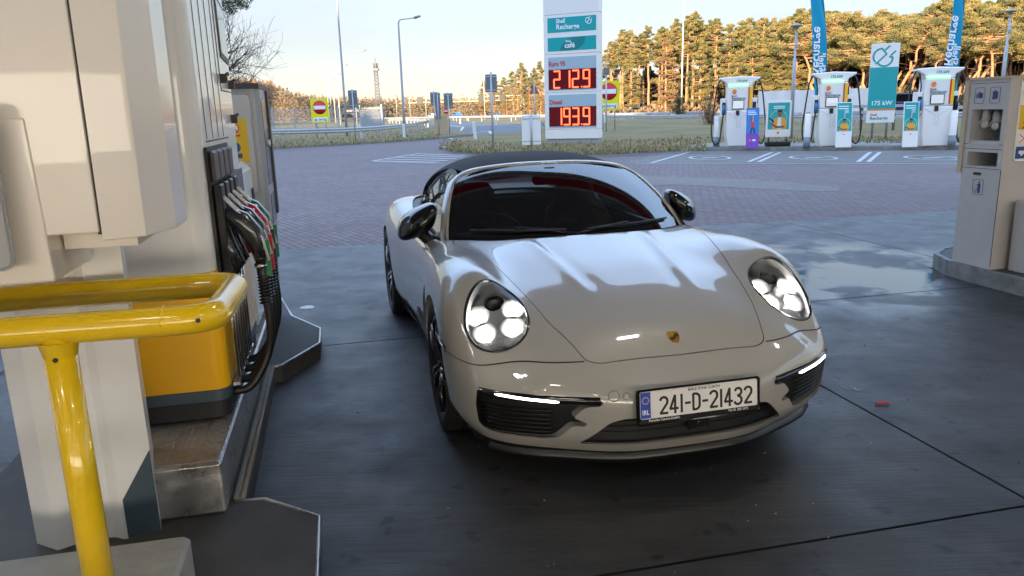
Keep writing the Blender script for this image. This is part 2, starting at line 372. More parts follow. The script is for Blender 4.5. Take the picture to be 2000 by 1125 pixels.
def put(name, mesh, m, parent=None):
    V, N, T = mesh; gn = np.cross(V[T[:, 1]]-V[T[:, 0]], V[T[:, 2]]-V[T[:, 0]]); fl = (gn*N[T].sum(1)).sum(1) < 0; T = T.copy(); T[fl] = T[fl][:, ::-1]; mesh = (V, N, T)
    return mobj(name, mesh[0], mesh[2], m, parent or car, normals=mesh[1])
HLC = np.array([.716, .517, .722]); HLN = np.array([.22, .62, .75]); HLN /= np.linalg.norm(HLN)
HE1 = np.array([0, .62, -.75]); HE1 = HE1-HLN*(HE1@HLN); HE1 /= np.linalg.norm(HE1); HE2 = np.cross(HLN, HE1)
def hl_uv(V):
    P = V.copy(); P[:, 0] = np.abs(P[:, 0]); d = P-HLC; return d@HE1, d@HE2, d@HLN
def hl_field(V, a=.197, b=.138):
    u, v, n_ = hl_uv(V); vv = v*(1-.15*u/.19); r_ = np.sqrt((u/a)**2+(vv/b)**2); f_ = (r_-1)*.16; return np.where((n_ > -.2) & (V[:, 1] > 0), f_, 1)
def rpoly(P, r=.03, n=5):   # round the corners of a polygon
    P = [np.array(p, float) for p in P]; out = []
    for i in range(len(P)):
        a, b, c = P[i-1], P[i], P[(i+1) % len(P)]; rr = min(r, .45*np.linalg.norm(a-b), .45*np.linalg.norm(c-b))
        p0 = b+(a-b)/np.linalg.norm(a-b)*rr; p1 = b+(c-b)/np.linalg.norm(c-b)*rr
        for t in np.linspace(0, 1, n): out.append((1-t)**2*p0+2*t*(1-t)*b+t*t*p1)
    return np.array(out)
body = (V, NV, T_)
# cut the underside open, black lower lip separate
zb = lambda V: np.where(V[:, 1] > .3, .195+.03*np.abs(V[:, 0])**2*smooth(.2, .8, V[:, 1]), .20)
skirt, body = split(body, body[0][:, 2]-zb(body[0]))
# wheel arches
def arch(V): 
    f1 = np.hypot(V[:, 1]-0.0, V[:, 2]-.335)-.368; f2 = np.hypot(V[:, 1]+2.45, V[:, 2]-.345)-.385
    return np.where(np.abs(V[:, 0]) > .45, np.minimum(f1, f2), 1)
_, body = split(body, arch(body[0])); _, skirt = split(skirt, arch(skirt[0]))
# headlight holes
hl_in, body = split(body, hl_field(body[0], .203, .144))
# intakes (front view outlines in x, z)
INT = rpoly([(.850,.455),(.80,.464),(.70,.466),(.50,.455),(.385,.447),(.392,.425),(.452,.420),(.50,.372),(.445,.348),(.452,.333),(.50,.335),(.555,.268),(.60,.262),(.79,.262),(.825,.275),(.845,.30),(.855,.38)], .014)
GRL = rpoly([(-.475,.245),(.475,.245),(.36,.355),(.30,.372),(-.30,.372),(-.36,.355)], .02)
def fint(V): return np.where(V[:, 1] > .60, poly_sdf(np.abs(V[:, 0]), V[:, 2], INT), 1)
def fgrl(V): return np.where(V[:, 1] > .5, poly_sdf(V[:, 0], V[:, 2], GRL), 1)
intk, body = split(body, fint(body[0])); grl, body = split(body, fgrl(body[0]))
# cabin opening in plan
CAB = catmull(np.array([(0,-.285),(.25,-.30),(.5,-.37),(.68,-.50),(.755,-.64),(.785,-.9),(.79,-1.4),(.775,-1.9),(.72,-2.3),(.6,-2.55),(.3,-2.66),(0,-2.7)]), 5)
CABP = np.vstack([CAB, (CAB*[-1, 1])[::-1][1:-1]])
cabo, body = split(body, np.where(body[0][:, 2] > .7, poly_sdf(body[0][:, 0], body[0][:, 1], CABP), 1))
# added black shell that stops light leaking through and keeps every gap dark
b2 = body; b2 = (b2[0]-b2[1]*.014, b2[1], b2[2]); put('gap_dark_shell', b2, BLK)
g = .0020
# hood
HOOD = rpoly([(.0,.887),(.36,.887),(.418,.862),(.50,.62),(.565,.30),(.63,0),(.70,-.28),(.735,-.46),(.70,-.56),(.5,-.9),(0,-.9)], .03)
HOOD = HOOD[(HOOD[:, 0] > .05) & (HOOD[:, 1] > -.8)]; HOODP = np.vstack([[(0, .893)], HOOD, [(0, -.9)], (HOOD*[-1, 1])[::-1]])
fh = lambda V: np.where((V[:, 2] > .5) & (V[:, 1] > -1), poly_sdf(V[:, 0], V[:, 1], HOODP), 1)
hood, rest = split(body, fh(body[0])+g); _, rest = split(rest, fh(rest[0])-g)
hood = add_flange(hood, lambda p: p[:, 1] > -.2, lambda a, n: -n*.012); put('hood', hood, PAINT)
# front bumper seam
def fb(V):
    x = np.abs(V[:, 0]); y = V[:, 1]
    zs = .580-.03*np.clip(x-.39, 0, 1)-.022*smooth(.6, .87, x); f_ = V[:, 2]-zs; f_ = np.where(x < .415, np.minimum(f_, -.02), f_)
    return np.where(y > 0, f_, 1)
bump, rest = split(rest, fb(rest[0])+g); _, rest = split(rest, fb(rest[0])-g)
inw = lambda a, n: np.stack([-.02*np.sign(a[:, 0])*0, -.05+0*a[:, 0], 0*a[:, 0]], 1)
near_int = lambda p: (np.abs(poly_sdf(np.abs(p[:, 0]), p[:, 2], INT)) < .004) & (p[:, 1] > .60)
near_grl = lambda p: (np.abs(poly_sdf(p[:, 0], p[:, 2], GRL)) < .004) & (p[:, 1] > .5)
near_arch = lambda p: (np.abs(arch(p)) < .004)
near_cab = lambda p: (np.abs(poly_sdf(p[:, 0], p[:, 1], CABP)) < .005)
bump = add_flange(bump, lambda p: near_int(p) | near_grl(p), inw); 
arin = lambda a, n: np.stack([-.045*np.sign(a[:, 0]), 0*a[:, 0], 0*a[:, 0]], 1)
bump = add_flange(bump, near_arch, arin)
bump = add_flange(bump, lambda p: (p[:, 2] < .24) & (p[:, 1] > .3), lambda a, n: np.stack([-.3*a[:, 0]*.3, -.10+0*a[:, 0], 0*a[:, 0]], 1))
put('front_bumper', bump, PAINT)
# doors (side view outline y, z)
DOOR = rpoly([(-.62,.25),(-.52,.36),(-.50,.60),(-.56,.95),(-1.80,1.1),(-1.80,.62),(-1.70,.40),(-1.60,.25)], .06)
fd = lambda V: np.where(np.abs(V[:, 0]) > .62, poly_sdf(V[:, 1], V[:, 2], DOOR), 1)
doors, rest = split(rest, fd(rest[0])+.001); _, rest = split(rest, fd(rest[0])-.001)
doors = add_flange(doors, lambda p: p[:, 2] > .1, lambda a, n: -n*.012)
for s_ in (1, -1):
    d_ = clean(doors[0], doors[1], doors[2][(doors[0][doors[2]][:, :, 0]*s_ > 0).all(1)]); put('door', d_, PAINT)
rest = add_flange(rest, near_arch, arin)
fr = lambda V: V[:, 1]*-1-.55
fen, quar = split(rest, np.where((rest[0][:, 1] > -.8), -1., 1.))
for s_ in (1, -1):
    d_ = clean(fen[0], fen[1], fen[2][(fen[0][fen[2]][:, :, 0]*s_ > 0).all(1)]); put('front_fender', d_, PAINT)
put('rear_body', quar, PAINT)
sk = (skirt[0]+skirt[1]*np.array([.012, .012, 0]), skirt[1], skirt[2])
lipm, sill = split(sk, .32-sk[0][:, 1])
_, sill = split(sill, sill[0][:, 2]-.10)
put('side_sill', sill, PAINT)
# front lip blade
_, lipm = split(lipm, lipm[0][:, 2]-.128)
lp = put('front_lip', (lipm[0]-lipm[1]*np.array([.02, .02, 0]), lipm[1], lipm[2]), BLK)
blade = MB(); OL = [(p[0], p[1]) for p in half if p[1] > .70]; pth = [(x, y) for x, y in OL]; pth = pth[::-1]+[(-x, y) for x, y in OL[1:]]
for k in range(len(pth)-1):
    (x0, y0), (x1, y1) = pth[k], pth[k+1]
    f0 = lambda x, y, d, z: (x*(1-d/max(.3, math.hypot(x, y))), y*(1-d/max(.3, math.hypot(x, y))), z)
    top = [f0(x0, y0, .068, .168), f0(x1, y1, .068, .168), f0(x1, y1, .11, .198), f0(x0, y0, .11, .198)]; bot = [f0(x0, y0, .075, .150), f0(x1, y1, .075, .150), f0(x1, y1, .3, .145), f0(x0, y0, .3, .145)]
    blade.add(top+bot, [(0, 3, 2, 1), (4, 5, 6, 7), (0, 1, 5, 4)], 0, True)
blade.build('splitter', mat('splitter_black', (.010, .010, .011), .32), car)
def P3(x, z, back=0, px_=None):     # point of the nose skin at front-view (x, z)
    y = 1.1; p = np.array([[x, y, z]])
    ys = np.linspace(1.1, .2, 450); f_ = Ffun(np.stack([np.full(450, x), ys, np.full(450, z)], 1)); i = np.argmax(f_ < 0)
    if f_[i] >= 0: return None
    return Vector((x, ys[i]-back, z))
def PT(x, y, up_=0):  # point of top skin in plan
    zs = np.linspace(1.02, .3, 721); f_ = Ffun(np.stack([np.full(721, x), np.full(721, y), zs], 1)); i = np.argmax(f_ < 0); return Vector((x, y, zs[i]+up_))
def PS(y, z, out=0, s=1):  # side skin
    xs = np.linspace(1.0, .5, 501); f_ = Ffun(np.stack([xs, np.full(501, y), np.full(501, z)], 1)); i = np.argmax(f_ < 0); return Vector((s*(xs[i]+out), y, z))
# intake insides
for s_ in (1, -1):
    m_ = MB(); xs = np.linspace(.38, .868, 22)
    rows = [[P3(min(x, .885), z) for x in xs] for z in np.linspace(.25, .48, 8)]
    vs = []; 
    for ri, rw in enumerate(rows):
        for ci, p in enumerate(rw):
            y = p.y-.05 if p is not None else .3
            vs.append((s_*xs[ci], max(y, .30), .25+.23*ri/7))
    m_.add(vs, [(r_*22+c, r_*22+c+1, (r_+1)*22+c+1, (r_+1)*22+c) for r_ in range(7) for c in range(21)], 0, True)
    o_ = m_.build('air_intake', BLK, car)
    m_ = MB()
    for z in (.285, .305, .325, .345, .365, .385):
        pa = [P3(x, z) for x in np.linspace(.57, .83, 10)]; pa = [(s_*p.x, p.y-.035, p.z) for p in pa if p is not None]
        m_.tube(pa, .004, 0, 6)
    m_.build('slat', mat('slat_black', (.006, .006, .006), .35), o_)
    m_ = MB(); pa = [P3(x, .447+.005*(x-.5)) for x in np.linspace(.40, .842, 20)]; vs = []
    for dz, db in ((.016, .004), (.012, -.008), (-.012, -.010), (-.018, .0), (-.02, .03)):
        vs += [(s_*p.x, p.y-db-.0, p.z+dz) for p in pa]
    m_.add(vs, [(r_*20+c, r_*20+c+1, (r_+1)*20+c+1, (r_+1)*20+c) for r_ in range(4) for c in range(19)], 0, True)
    m_.build('intake_blade', GLOSSBLK, o_)
    m_ = MB(); pa = [P3(x, .440+.012*(x-.55)/.25) for x in np.linspace(.555, .79, 16)]; pa = [(s_*p.x, p.y+.010, p.z) for p in pa]
    m_.tube(pa, [.002]+[.0055]*14+[.002], 0, 8)
    m_.build('daytime_light', mat('led_bar', (.9, .9, .9), .3, emis=(1, .97, .9), estr=3.2), car)
m_ = MB(); xs = np.linspace(-.49, .49, 41); vs = []
for z in (.23, .30, .385): vs += [(x, P3(x, .31).y-.055, z) for x in xs]
m_.add(vs, [(r_*41+c, r_*41+c+1, (r_+1)*41+c+1, (r_+1)*41+c) for r_ in range(2) for c in range(40)], 0, True); gr = m_.build('lower_grille', BLK, car)
m_ = MB()
for z in (.265, .29, .315, .34): m_.tube([(x, P3(x, z).y-.045, z) for x in np.linspace(-.44, .44, 21)], .0035, 0, 6)
m_.build('slat', BLK, gr)
m_ = MB(); m_.rprism(0, 0, 0, .02, .10, .05, .012, 0, basis((-.03, 1.0, .305), (-1, 0, 0), (0, 0, 1))); m_.cyl((-.03, 1.015, .305), (-.03, 1.026, .305), .012); m_.build('camera_housing', GLOSSBLK, gr); m_ = MB(); m_.rprism(0, 0, 0, .02, .05, .04, .01, 0, basis((-.28, .985, .335), (-1, 0, 0), (0, 0, 1))); m_.build('sensor', GLOSSBLK, gr)
# parking sensors on the bumper
for x, r_ in ((-.297, .012), (.297, .012), (.345, .021), ):
    p = P3(x, .466); m_ = MB(); n_ = Vector(nrm(np.array([[p.x, p.y, p.z]]))[0]); m_.lathe([(0, .0012), (r_-.002, .0012), (r_, 0)], basis(p, n_.cross(Vector((0, 0, 1))), Vector((0, 0, 1))) if False else Matrix.Translation(p) @ n_.to_track_quat('Z', 'Y').to_matrix().to_4x4(), 24, 0)
    m_.lathe([(r_+.0005, .0006), (r_+.0022, .0006)], Matrix.Translation(p) @ n_.to_track_quat('Z', 'Y').to_matrix().to_4x4(), 24, 1)
    m_.build('parking_sensor', [PAINT, BLK], car)
# headlights
GLASS = mat('headlight_glass', (1, 1, 1), .0, trans=1, ior=1.18, spec=.5)
for s_ in (1, -1):
    hp = Vector((s_*HLC[0], HLC[1], HLC[2])); e1 = Vector((s_*HE1[0], HE1[1], HE1[2])); e2 = Vector((s_*HE2[0], HE2[1], HE2[2])); n_ = Vector((s_*HLN[0], HLN[1], HLN[2]))
    hl = empty('headlight'); hl.parent = car
    def hp3(u, v, d): return hp+e1*u+e2*v+n_*d
    def el(a, b, k, n=48):
        q = 2*math.pi*k/n; u = a*math.cos(q); v = b*math.sin(q)/(1-.15*u/.19); return u, v
    def skin(u, v, d=0):    # body skin under (u, v)
        p0 = HLC+HE1*u+HE2*v; ts = np.linspace(.09, -.12, 210); f_ = Ffun(p0+ts[:, None]*HLN); t = ts[np.argmax(f_ < 0)]; return t+d
    K = 48
    # rim ring following the skin
    m_ = MB(); ring = []
    prof = [(.203, .144, -.012), (.2035, .1445, .001), (.200, .141, .004), (.194, .135, .003), (.190, .131, -.010)]
    sk_ = [skin(*el(.2, .141, k, K)) for k in range(K)]; sk_ = [(sk_[k-1]+sk_[k]*2+sk_[(k+1) % K])/4 for k in range(K)]
    vs = [hp3(*el(a, b, k, K), sk_[k]+d) for a, b, d in prof for k in range(K)]
    m_.add(vs, [((r_*K+k), (r_*K+(k+1) % K), ((r_+1)*K+(k+1) % K), ((r_+1)*K+k))[::s_] for r_ in range(4) for k in range(K)], 0, True)
    m_.build('headlight_rim', GLOSSBLK, hl)
    # lens
    m_ = MB(); NR = 10; vs = []
    for r_ in range(NR+1):
        q = r_/NR
        for k in range(K):
            u, v = el(.195*q, .136*q, k, K); dd = sk_[k]*q*q+(1-q*q)*np.mean(sk_)+.030*(1-q*q)+.001; vs.append(hp3(u, v, dd))
    m_.add(vs, [((r_*K+k), (r_*K+(k+1) % K), ((r_+1)*K+(k+1) % K), ((r_+1)*K+k))[::-s_] for r_ in range(NR) for k in range(K)], 0, True)
    m_.build('headlight_lens', GLASS, hl)
    # bowl
    m_ = MB(); vs = []; c0 = float(np.mean(sk_))
    for q, dp in ((1, -.012), (.97, -.035), (.85, -.075), (.6, -.10), (.3, -.11), (.01, -.11)):
        vs += [hp3(*el(.192*q, .133*q, k, K), (sk_[k] if q > .9 else c0)+dp) for k in range(K)]
    m_.add(vs, [((r_*K+k), (r_*K+(k+1) % K), ((r_+1)*K+(k+1) % K), ((r_+1)*K+k))[::-s_] for r_ in range(5) for k in range(K)], 0, True)
    m_.build('reflector_bowl', mat('bowl', (.88, .88, .89), .5, .0, bump=.3, bscale=40), hl)
    LED = mat('headlight_led', (1, 1, 1), .2, emis=(1, .98, .94), estr=60); REFL = mat('lamp_reflector', (.93, .93, .92), .45, 0)
    z_ = Matrix((e2, e1, n_)).transposed().to_4x4()
    m_ = MB()
    M0 = z_.copy(); M0.translation = hp3(-.085, 0, c0-.075); m_.lathe([(.0, .0), (.024, .002), (.038, .02), (.041, .036), (.044, .036)], M0, 28, 0)
    m_.build('projector_lens', mat('projector', (.05, .05, .06), .05, coat=1), hl)
    for (u, v) in ((-.035, .078), (-.030, -.078), (.060, .062), (.064, -.060)):
        m_ = MB(); M0 = z_.copy(); M0.translation = hp3(u, v, c0-.055); m_.lathe([(.006, -.022), (.018, -.018), (.036, -.006), (.054, .014), (.056, .014)], M0, 20, 1); m_.lathe([(.0, .006), (.012, .003), (.019, -.008)], M0, 16, 0); m_.build('led_module', [LED, REFL], hl)
    m_ = MB()
    for a in np.linspace(-.055, .055, 12): m_.tube([hp3(.10, a, c0-.05), hp3(.15, a*.8, c0-.03)], .0025, 0, 5)
    m_.build('lower_diffuser', mat('diffuser', (.7, .7, .72), .3, .6), hl)
    # side marker light
    m_ = MB(); pts = [(.205,.573),(.30,.572),(.40,.556),(.405,.538),(.32,.548),(.215,.556)]; pp = [PS(y, z, .002, s_) for y, z in pts]
    m_.poly(pp[::s_], 1); m_.tube([PS(y, z, .003, s_) for y, z in pts]+[PS(*pts[0], .003, s_)], .004, 0, 6)
    m_.tube([PS(y, z, .004, s_) for y, z in ((.25,.564),(.36,.553),(.385,.549))], .003, 2, 6)
    m_.build('side_marker_light', [GLOSSBLK, mat('amber_lens', (.28, .17, .03), .15), CHR], car)
# ---- greenhouse
def wsB(s): a = abs(s); return Vector((.735*s, -.30-.32*a**2.3, .902-.022*a*a))
def wsT(s): a = abs(s); return Vector((.585*s, -1.045-.055*a*a, 1.262-.060*a**2.6))
def wsP(s, t):
    b = wsB(s); q = wsT(s); p = b.lerp(q, t); k = 4*t*(1-t); n = Vector((.18*s, .5, .85)).normalized()
    return p+n*(.022*k)+Vector((.012*k*s, 0, 0))
NS, NT = 60, 26
def wspatch(s0, s1, t0, t1, fcut=None):
    V_ = np.array([wsP(s, t) for t in np.linspace(t0, t1, NT) for s in np.linspace(s0, s1, NS)]); ST_ = np.array([(s, t) for t in np.linspace(t0, t1, NT) for s in np.linspace(s0, s1, NS)])
    def nn(s, t):
        a = wsP(s+.01, t)-wsP(s-.01, t); b = wsP(s, t+.01)-wsP(s, t-.01); return a.cross(b).normalized()
    N_ = np.array([nn(s, t) for s, t in ST_]); N_ *= np.sign(N_[:, 2])[:, None]
    T = []
    for j in range(NT-1):
        for i in range(NS-1): a = j*NS+i; T += [(a, a+1, a+NS+1), (a, a+NS+1, a+NS)]
    return V_, N_, np.array(T), ST_
WG = bpy.data.materials.new('windscreen_glass'); WG.use_nodes = True
n = WG.node_tree; n.nodes.clear(); o_ = n.nodes.new('ShaderNodeOutputMaterial'); mx = n.nodes.new('ShaderNodeMixShader'); tr = n.nodes.new('ShaderNodeBsdfTransparent'); tr.inputs[0].default_value = (.42, .50, .48, 1); gl = n.nodes.new('ShaderNodeBsdfGlossy'); gl.inputs['Roughness'].default_value = .01; fr_ = n.nodes.new('ShaderNodeFresnel'); fr_.inputs[0].default_value = 2.3
n.links.new(fr_.outputs[0], mx.inputs[0]); n.links.new(tr.outputs[0], mx.inputs[1]); n.links.new(gl.outputs[0], mx.inputs[2]); n.links.new(mx.outputs[0], o_.inputs[0])
ws = wspatch(-1, 1, 0, 1); V_, N_, T, ST_ = ws
put('windscreen', (V_, N_, T), WG)
# black band round the glass
fs = np.maximum(np.abs(ST_[:, 0])-.945, np.maximum(ST_[:, 1]-.955, .045-ST_[:, 1])); cr_ = np.hypot(np.maximum(np.abs(ST_[:, 0])-.85, 0)/.095, np.maximum(ST_[:, 1]-.84, 0)/.115)-1; fs = np.maximum(fs, cr_*.09)
frit = split((V_-N_*.003, N_, T), fs)[1]; put('windscreen_border', frit, BLK)
# painted frame: swept bar along the screen edge
path = [wsP(-1, t) for t in np.linspace(-.04, .86, 14)]+[wsP(-.985, .93), wsP(-.95, .985)]+[wsP(s, 1.01) for s in np.linspace(-.9, .9, 25)]+[wsP(.95, .985), wsP(.985, .93)]+[wsP(1, t) for t in np.linspace(.86, -.04, 14)]
m_ = MB(); vs = []; n_ = len(path); prev = None; ctr = Vector((0, -.8, .95))
for i, p in enumerate(path):
    t = (path[min(i+1, n_-1)]-path[max(0, i-1)]).normalized(); o = (p-ctr); o = (o-t*o.dot(t)).normalized(); b = t.cross(o); b = b if b.y > 0 or True else -b
    if b.dot(Vector((0, .6, .6))) < 0: b = -b
    for (u, v) in ((-.008, -.02), (-.008, .003), (-.004, .008), (.004, .0075), (.014, .003), (.026, -.004), (.038, -.014), (.050, -.030)): vs.append(p+o*u*.78+b*v*.9)
m_.add(vs, [(i*8+k, i*8+k+1, (i+1)*8+k+1, (i+1)*8+k) for i in range(n_-1) for k in range(7)], 0, True); m_.build('windscreen_frame', PAINT, car)
# soft top
ZY = [-1.00,-1.08,-1.2,-1.45,-1.7,-1.95,-2.2,-2.45,-2.72][::-1]
ZZ = [1.258,1.276,1.298,1.318,1.316,1.290,1.236,1.145,.985][::-1]; ZB = [.88,.88,.88,.885,.89,.90,.92,.94,.95][::-1]; ZW = [.745,.745,.742,.735,.720,.700,.665,.60,.50][::-1]
def roofP(y, th):
    B = nat(ZY, np.array([y]))[0]; zt, zb_, w_ = B@ZZ, B@ZB, B@ZW; c, s = math.cos(th), math.sin(th); e = 2/2.7
    return Vector((w_*abs(s)**e*(1 if s >= 0 else -1), y, zb_+(zt-zb_)*abs(c)**e))
def side_x(y, z): 
    B = nat(ZY, np.array([y]))[0]; zt, zb_, w_ = B@ZZ, B@ZB, B@ZW; q = min(max((z-zb_)/(zt-zb_), 0), 1); return w_*(1-q**2.7)**(1/2.7)
ys = np.linspace(-1.055, -2.70, 56); ths = np.linspace(-math.pi/2, math.pi/2, 81); V_ = np.array([roofP(y, t) for y in ys for t in ths]); 
def rn(y, t):
    a = roofP(y-.01, t)-roofP(y+.01, t); b = roofP(y, min(t+.01, 1.5707))-roofP(y, max(t-.01, -1.5707)); q = a.cross(b).normalized(); return q if q.z > -.2 and (q.z > 0 or q.x*t > 0) else -q
N_ = np.array([rn(y, t) for y in ys for t in ths]); T = []
for j in range(55):
    for i in range(80): a = j*81+i; T += [(a, a+1, a+82), (a, a+82, a+81)]
roof = (V_, N_, np.array(T))
# header sheet from frame to roof
WIN = rpoly([(-.50,.86),(-.62,.905),(-1.08,1.205),(-1.25,1.232),(-1.55,1.228),(-1.85,1.175),(-2.06,1.03),(-2.10,.915),(-2.03,.80),(-.5,.80)], .05)
fw_ = lambda V: np.where(np.abs(V[:, 0]) > .4, poly_sdf(V[:, 1], V[:, 2], WIN), 1)
_, roof = split(roof, fw_(roof[0])); roof = add_flange(roof, lambda p: np.abs(fw_(p)) < .004, lambda a, n: -n*.03)
hoop, roof = split(roof, roof[0][:, 1]+2.04); put('soft_top', roof, FAB); put('rear_shell', hoop, mat('rear_shell_grey', (.20, .19, .19), .25, .4, coat=.6))
# side glass + black surround
for s_ in (1, -1):
    ysg = np.linspace(-.58, -2.14, 40); zsg = np.linspace(.85, 1.24, 20); V_ = []; N_ = []
    for z in zsg:
        for y in ysg:
            x = .752-.172*max(0, (z-.88)/.32)**1.35-.03*smooth(-1.3, -2.0, y); V_.append((s_*(x-.004), y, z)); N_.append(Vector((s_*1, 0, .55)).normalized())
    T = [t for j in range(19) for i in range(39) for a in [j*40+i] for t in ((a, a+1, a+41), (a, a+41, a+40))]
    sg = split((np.array(V_), np.array(N_), np.array(T)), fw_(np.array(V_)))[0]
    inner_, rim_ = split(sg, fw_(sg[0])+.026); put('side_window', inner_, WG); rim_ = (rim_[0]+np.array([s_*.004, 0, 0]), rim_[1], rim_[2]); put('window_surround', rim_, BLK)
# belt shelf between body opening and glass, dark cowl
m_ = MB(); n_ = len(CABP); vs = [PT(p[0]*1.003, p[1], -.012) for p in CABP]; vs2 = [Vector((p[0]*.93, -1.2+(p[1]+1.2)*.93, q.z-.02)) for p, q in zip(CABP, vs)]
m_.add(vs+vs2, [(i, (i+1) % n_, n_+(i+1) % n_, n_+i) for i in range(n_)], 0, True); m_.build('cowl', BLK, car)
for s_ in (1, -1): m_ = MB(); m_.tube([PT(s_*.772, -.66, .004)]+[PT(s_*(.787 if y > -1.5 else .775), y, .005) for y in (-.8, -1.1, -1.5, -1.9)], .008, 0, 6); m_.build('belt_trim', BLK, car)
# interior
DK = mat('interior_black', (.012, .013, .014), .6); RED = mat('dark_red_leather', (.20, .014, .020), .45); DSH = mat('dash_leather', (.022, .028, .028), .5)
m_ = MB(); m_.box((-.72, -2.3, .22), (.72, .1, .30)); m_.box((-.5, -2.34, .22), (.5, -2.3, .92)); m_.box((.68, -2.3, .22), (.72, -.2, .84)); m_.box((-.72, -2.3, .22), (-.68, -.2, .84)); m_.box((-.70, -.15, .22), (.70, -.1, .82)); m_.build('cabin_tub', DK, car)
m_ = MB(); V0 = []
xs = np.linspace(-.70, .70, 25)
prof = [(-.36, .868), (-.45, .885), (-.60, .90), (-.75, .895), (-.84, .875), (-.87, .83), (-.84, .60)]
for (y, z) in prof: V0 += [(x, y-.12*abs(x/.7)**2, z+(.03*math.exp(-((x-.36)/.17)**2) if -.85 < y < -.5 else 0)-.02*(x/.7)**2) for x in xs]
m_.add(V0, [(r_*25+c, r_*25+c+1, (r_+1)*25+c+1, (r_+1)*25+c) for r_ in range(6) for c in range(24)], 0, True); db = m_.build('dashboard', DSH, car)
m_ = MB(); m_.lathe([(.062, -.01), (.062, .02), (.055, .045), (.03, .058), (.0, .060)], Matrix.Translation((0, -.62, .90)), 20); m_.build('dash_clock', DSH, db)
for s_ in (1, -1):
    st = empty('seat'); st.parent = car; cxs = .37*s_
    m_ = MB(); sec = [(.42, -1.36, .27, .10), (.60, -1.42, .27, .12), (.78, -1.50, .26, .12), (.90, -1.55, .22, .11), (.98, -1.58, .145, .09), (1.06, -1.60, .135, .085), (1.11, -1.615, .10, .05)]
    vs = []
    for (z, y, w_, d_) in sec: vs += [(cxs+w_*math.copysign(abs(math.cos(q))**.6, math.cos(q)), y+d_*math.copysign(abs(math.sin(q))**.7, math.sin(q)), z) for q in np.linspace(0, 2*math.pi, 24, endpoint=False)]
    m_.add(vs, [(r_*24+c, r_*24+(c+1) % 24, (r_+1)*24+(c+1) % 24, (r_+1)*24+c) for r_ in range(6) for c in range(24)]+[tuple(6*24+k for k in range(24))], 0, True); m_.build('backrest', RED, st)
    m_ = MB(); m_.rprism(cxs, -1.12, .34, .50, .54, .56, .12, 0, None, 5, .04); m_.build('seat_cushion', RED, st)
    m_ = MB(); m_.tube([(cxs+.235*math.cos(q), -1.44, .80+.13*math.sin(q)) for q in np.linspace(-.3, math.pi+.3, 20)], .006); m_.build('piping', mat('seat_piping', (.25, .2, .2), .6), st)
m_ = MB(); th = np.linspace(0, 2*math.pi, 37); Msw = Matrix.Translation((.37, -.90, .80)) @ Matrix.Rotation(R(-65), 4, 'X')
m_.tube([Msw @ Vector((.18*math.cos(q), .18*math.sin(q), 0)) for q in th], .014); m_.cyl(Msw @ Vector((0, 0, -.03)), Msw @ Vector((0, 0, .02)), .06)
for q in (0, math.pi, -math.pi/2): m_.tube([Msw @ Vector((.05*math.cos(q), .05*math.sin(q), 0)), Msw @ Vector((.175*math.cos(q), .175*math.sin(q), 0))], .012)
m_.build('steering_wheel', mat('wheel_leather', (.05, .05, .05), .35), car)
m_ = MB(); m_.rprism(0, 0, -.018, .018, .21, .065, .028, 0, basis((0, -1.02, 1.165), (1, 0, 0), (0, .2, 1)), 4, .006); m_.tube([(0, -1.03, 1.19), (0, -1.0, 1.235)], .010); m_.rprism(0, 0, 0, .05, .10, .06, .02, 0, basis((0, -.97, 1.20), (1, 0, 0), (0, .5, 1))); m_.build('rear_view_mirror', BLK, car)
m_ = MB(); q = [wsP(s, t)-Vector((0, .004, .006)) for s, t in ((-.10, .86), (-.27, .855), (-.27, .955), (-.10, .96))]; m_.poly(q, 0); q = [wsP(s, t)-Vector((0, .003, .004)) for s, t in ((-.10, .86), (-.27, .855), (-.27, .885), (-.10, .89))]; m_.poly(q, 1)
m_.build('windscreen_sticker', [mat('sticker_pale', (.42, .45, .25), .6), mat('sticker_yellow', (.75, .62, .03), .6)], car)
m_ = MB(); q = [wsP(s, t)-Vector((0, .004, .006)) for s, t in ((-.72, .06), (-.88, .06), (-.88, .22), (-.74, .23))]; m_.poly(q, 0); m_.build('paper_permit', mat('permit', (.35, .5, .52), .6), car)
# wipers
for (x0, x1, xa) in ((.10, .62, .45), (-.62, -.02, .06)):
    m_ = MB(); bl = [wsP(x/.735, .055+.045*abs(x)/.7)+Vector((0, .005, .012)) for x in np.linspace(x0, x1, 12)]; m_.tube(bl, .007, 0, 6)
    mid_ = bl[6]; hinge = PT(xa-.35 if xa > .2 else -.42+.35, -.30, .0) if False else Vector((xa-.42 if xa > .2 else xa, -.33, .905))
    m_.tube([hinge, hinge.lerp(mid_, .4)+Vector((0, .0, .016)), mid_+Vector((0, 0, .012))], [.012, .009, .006], 0, 6); m_.build('wiper', BLK, car)
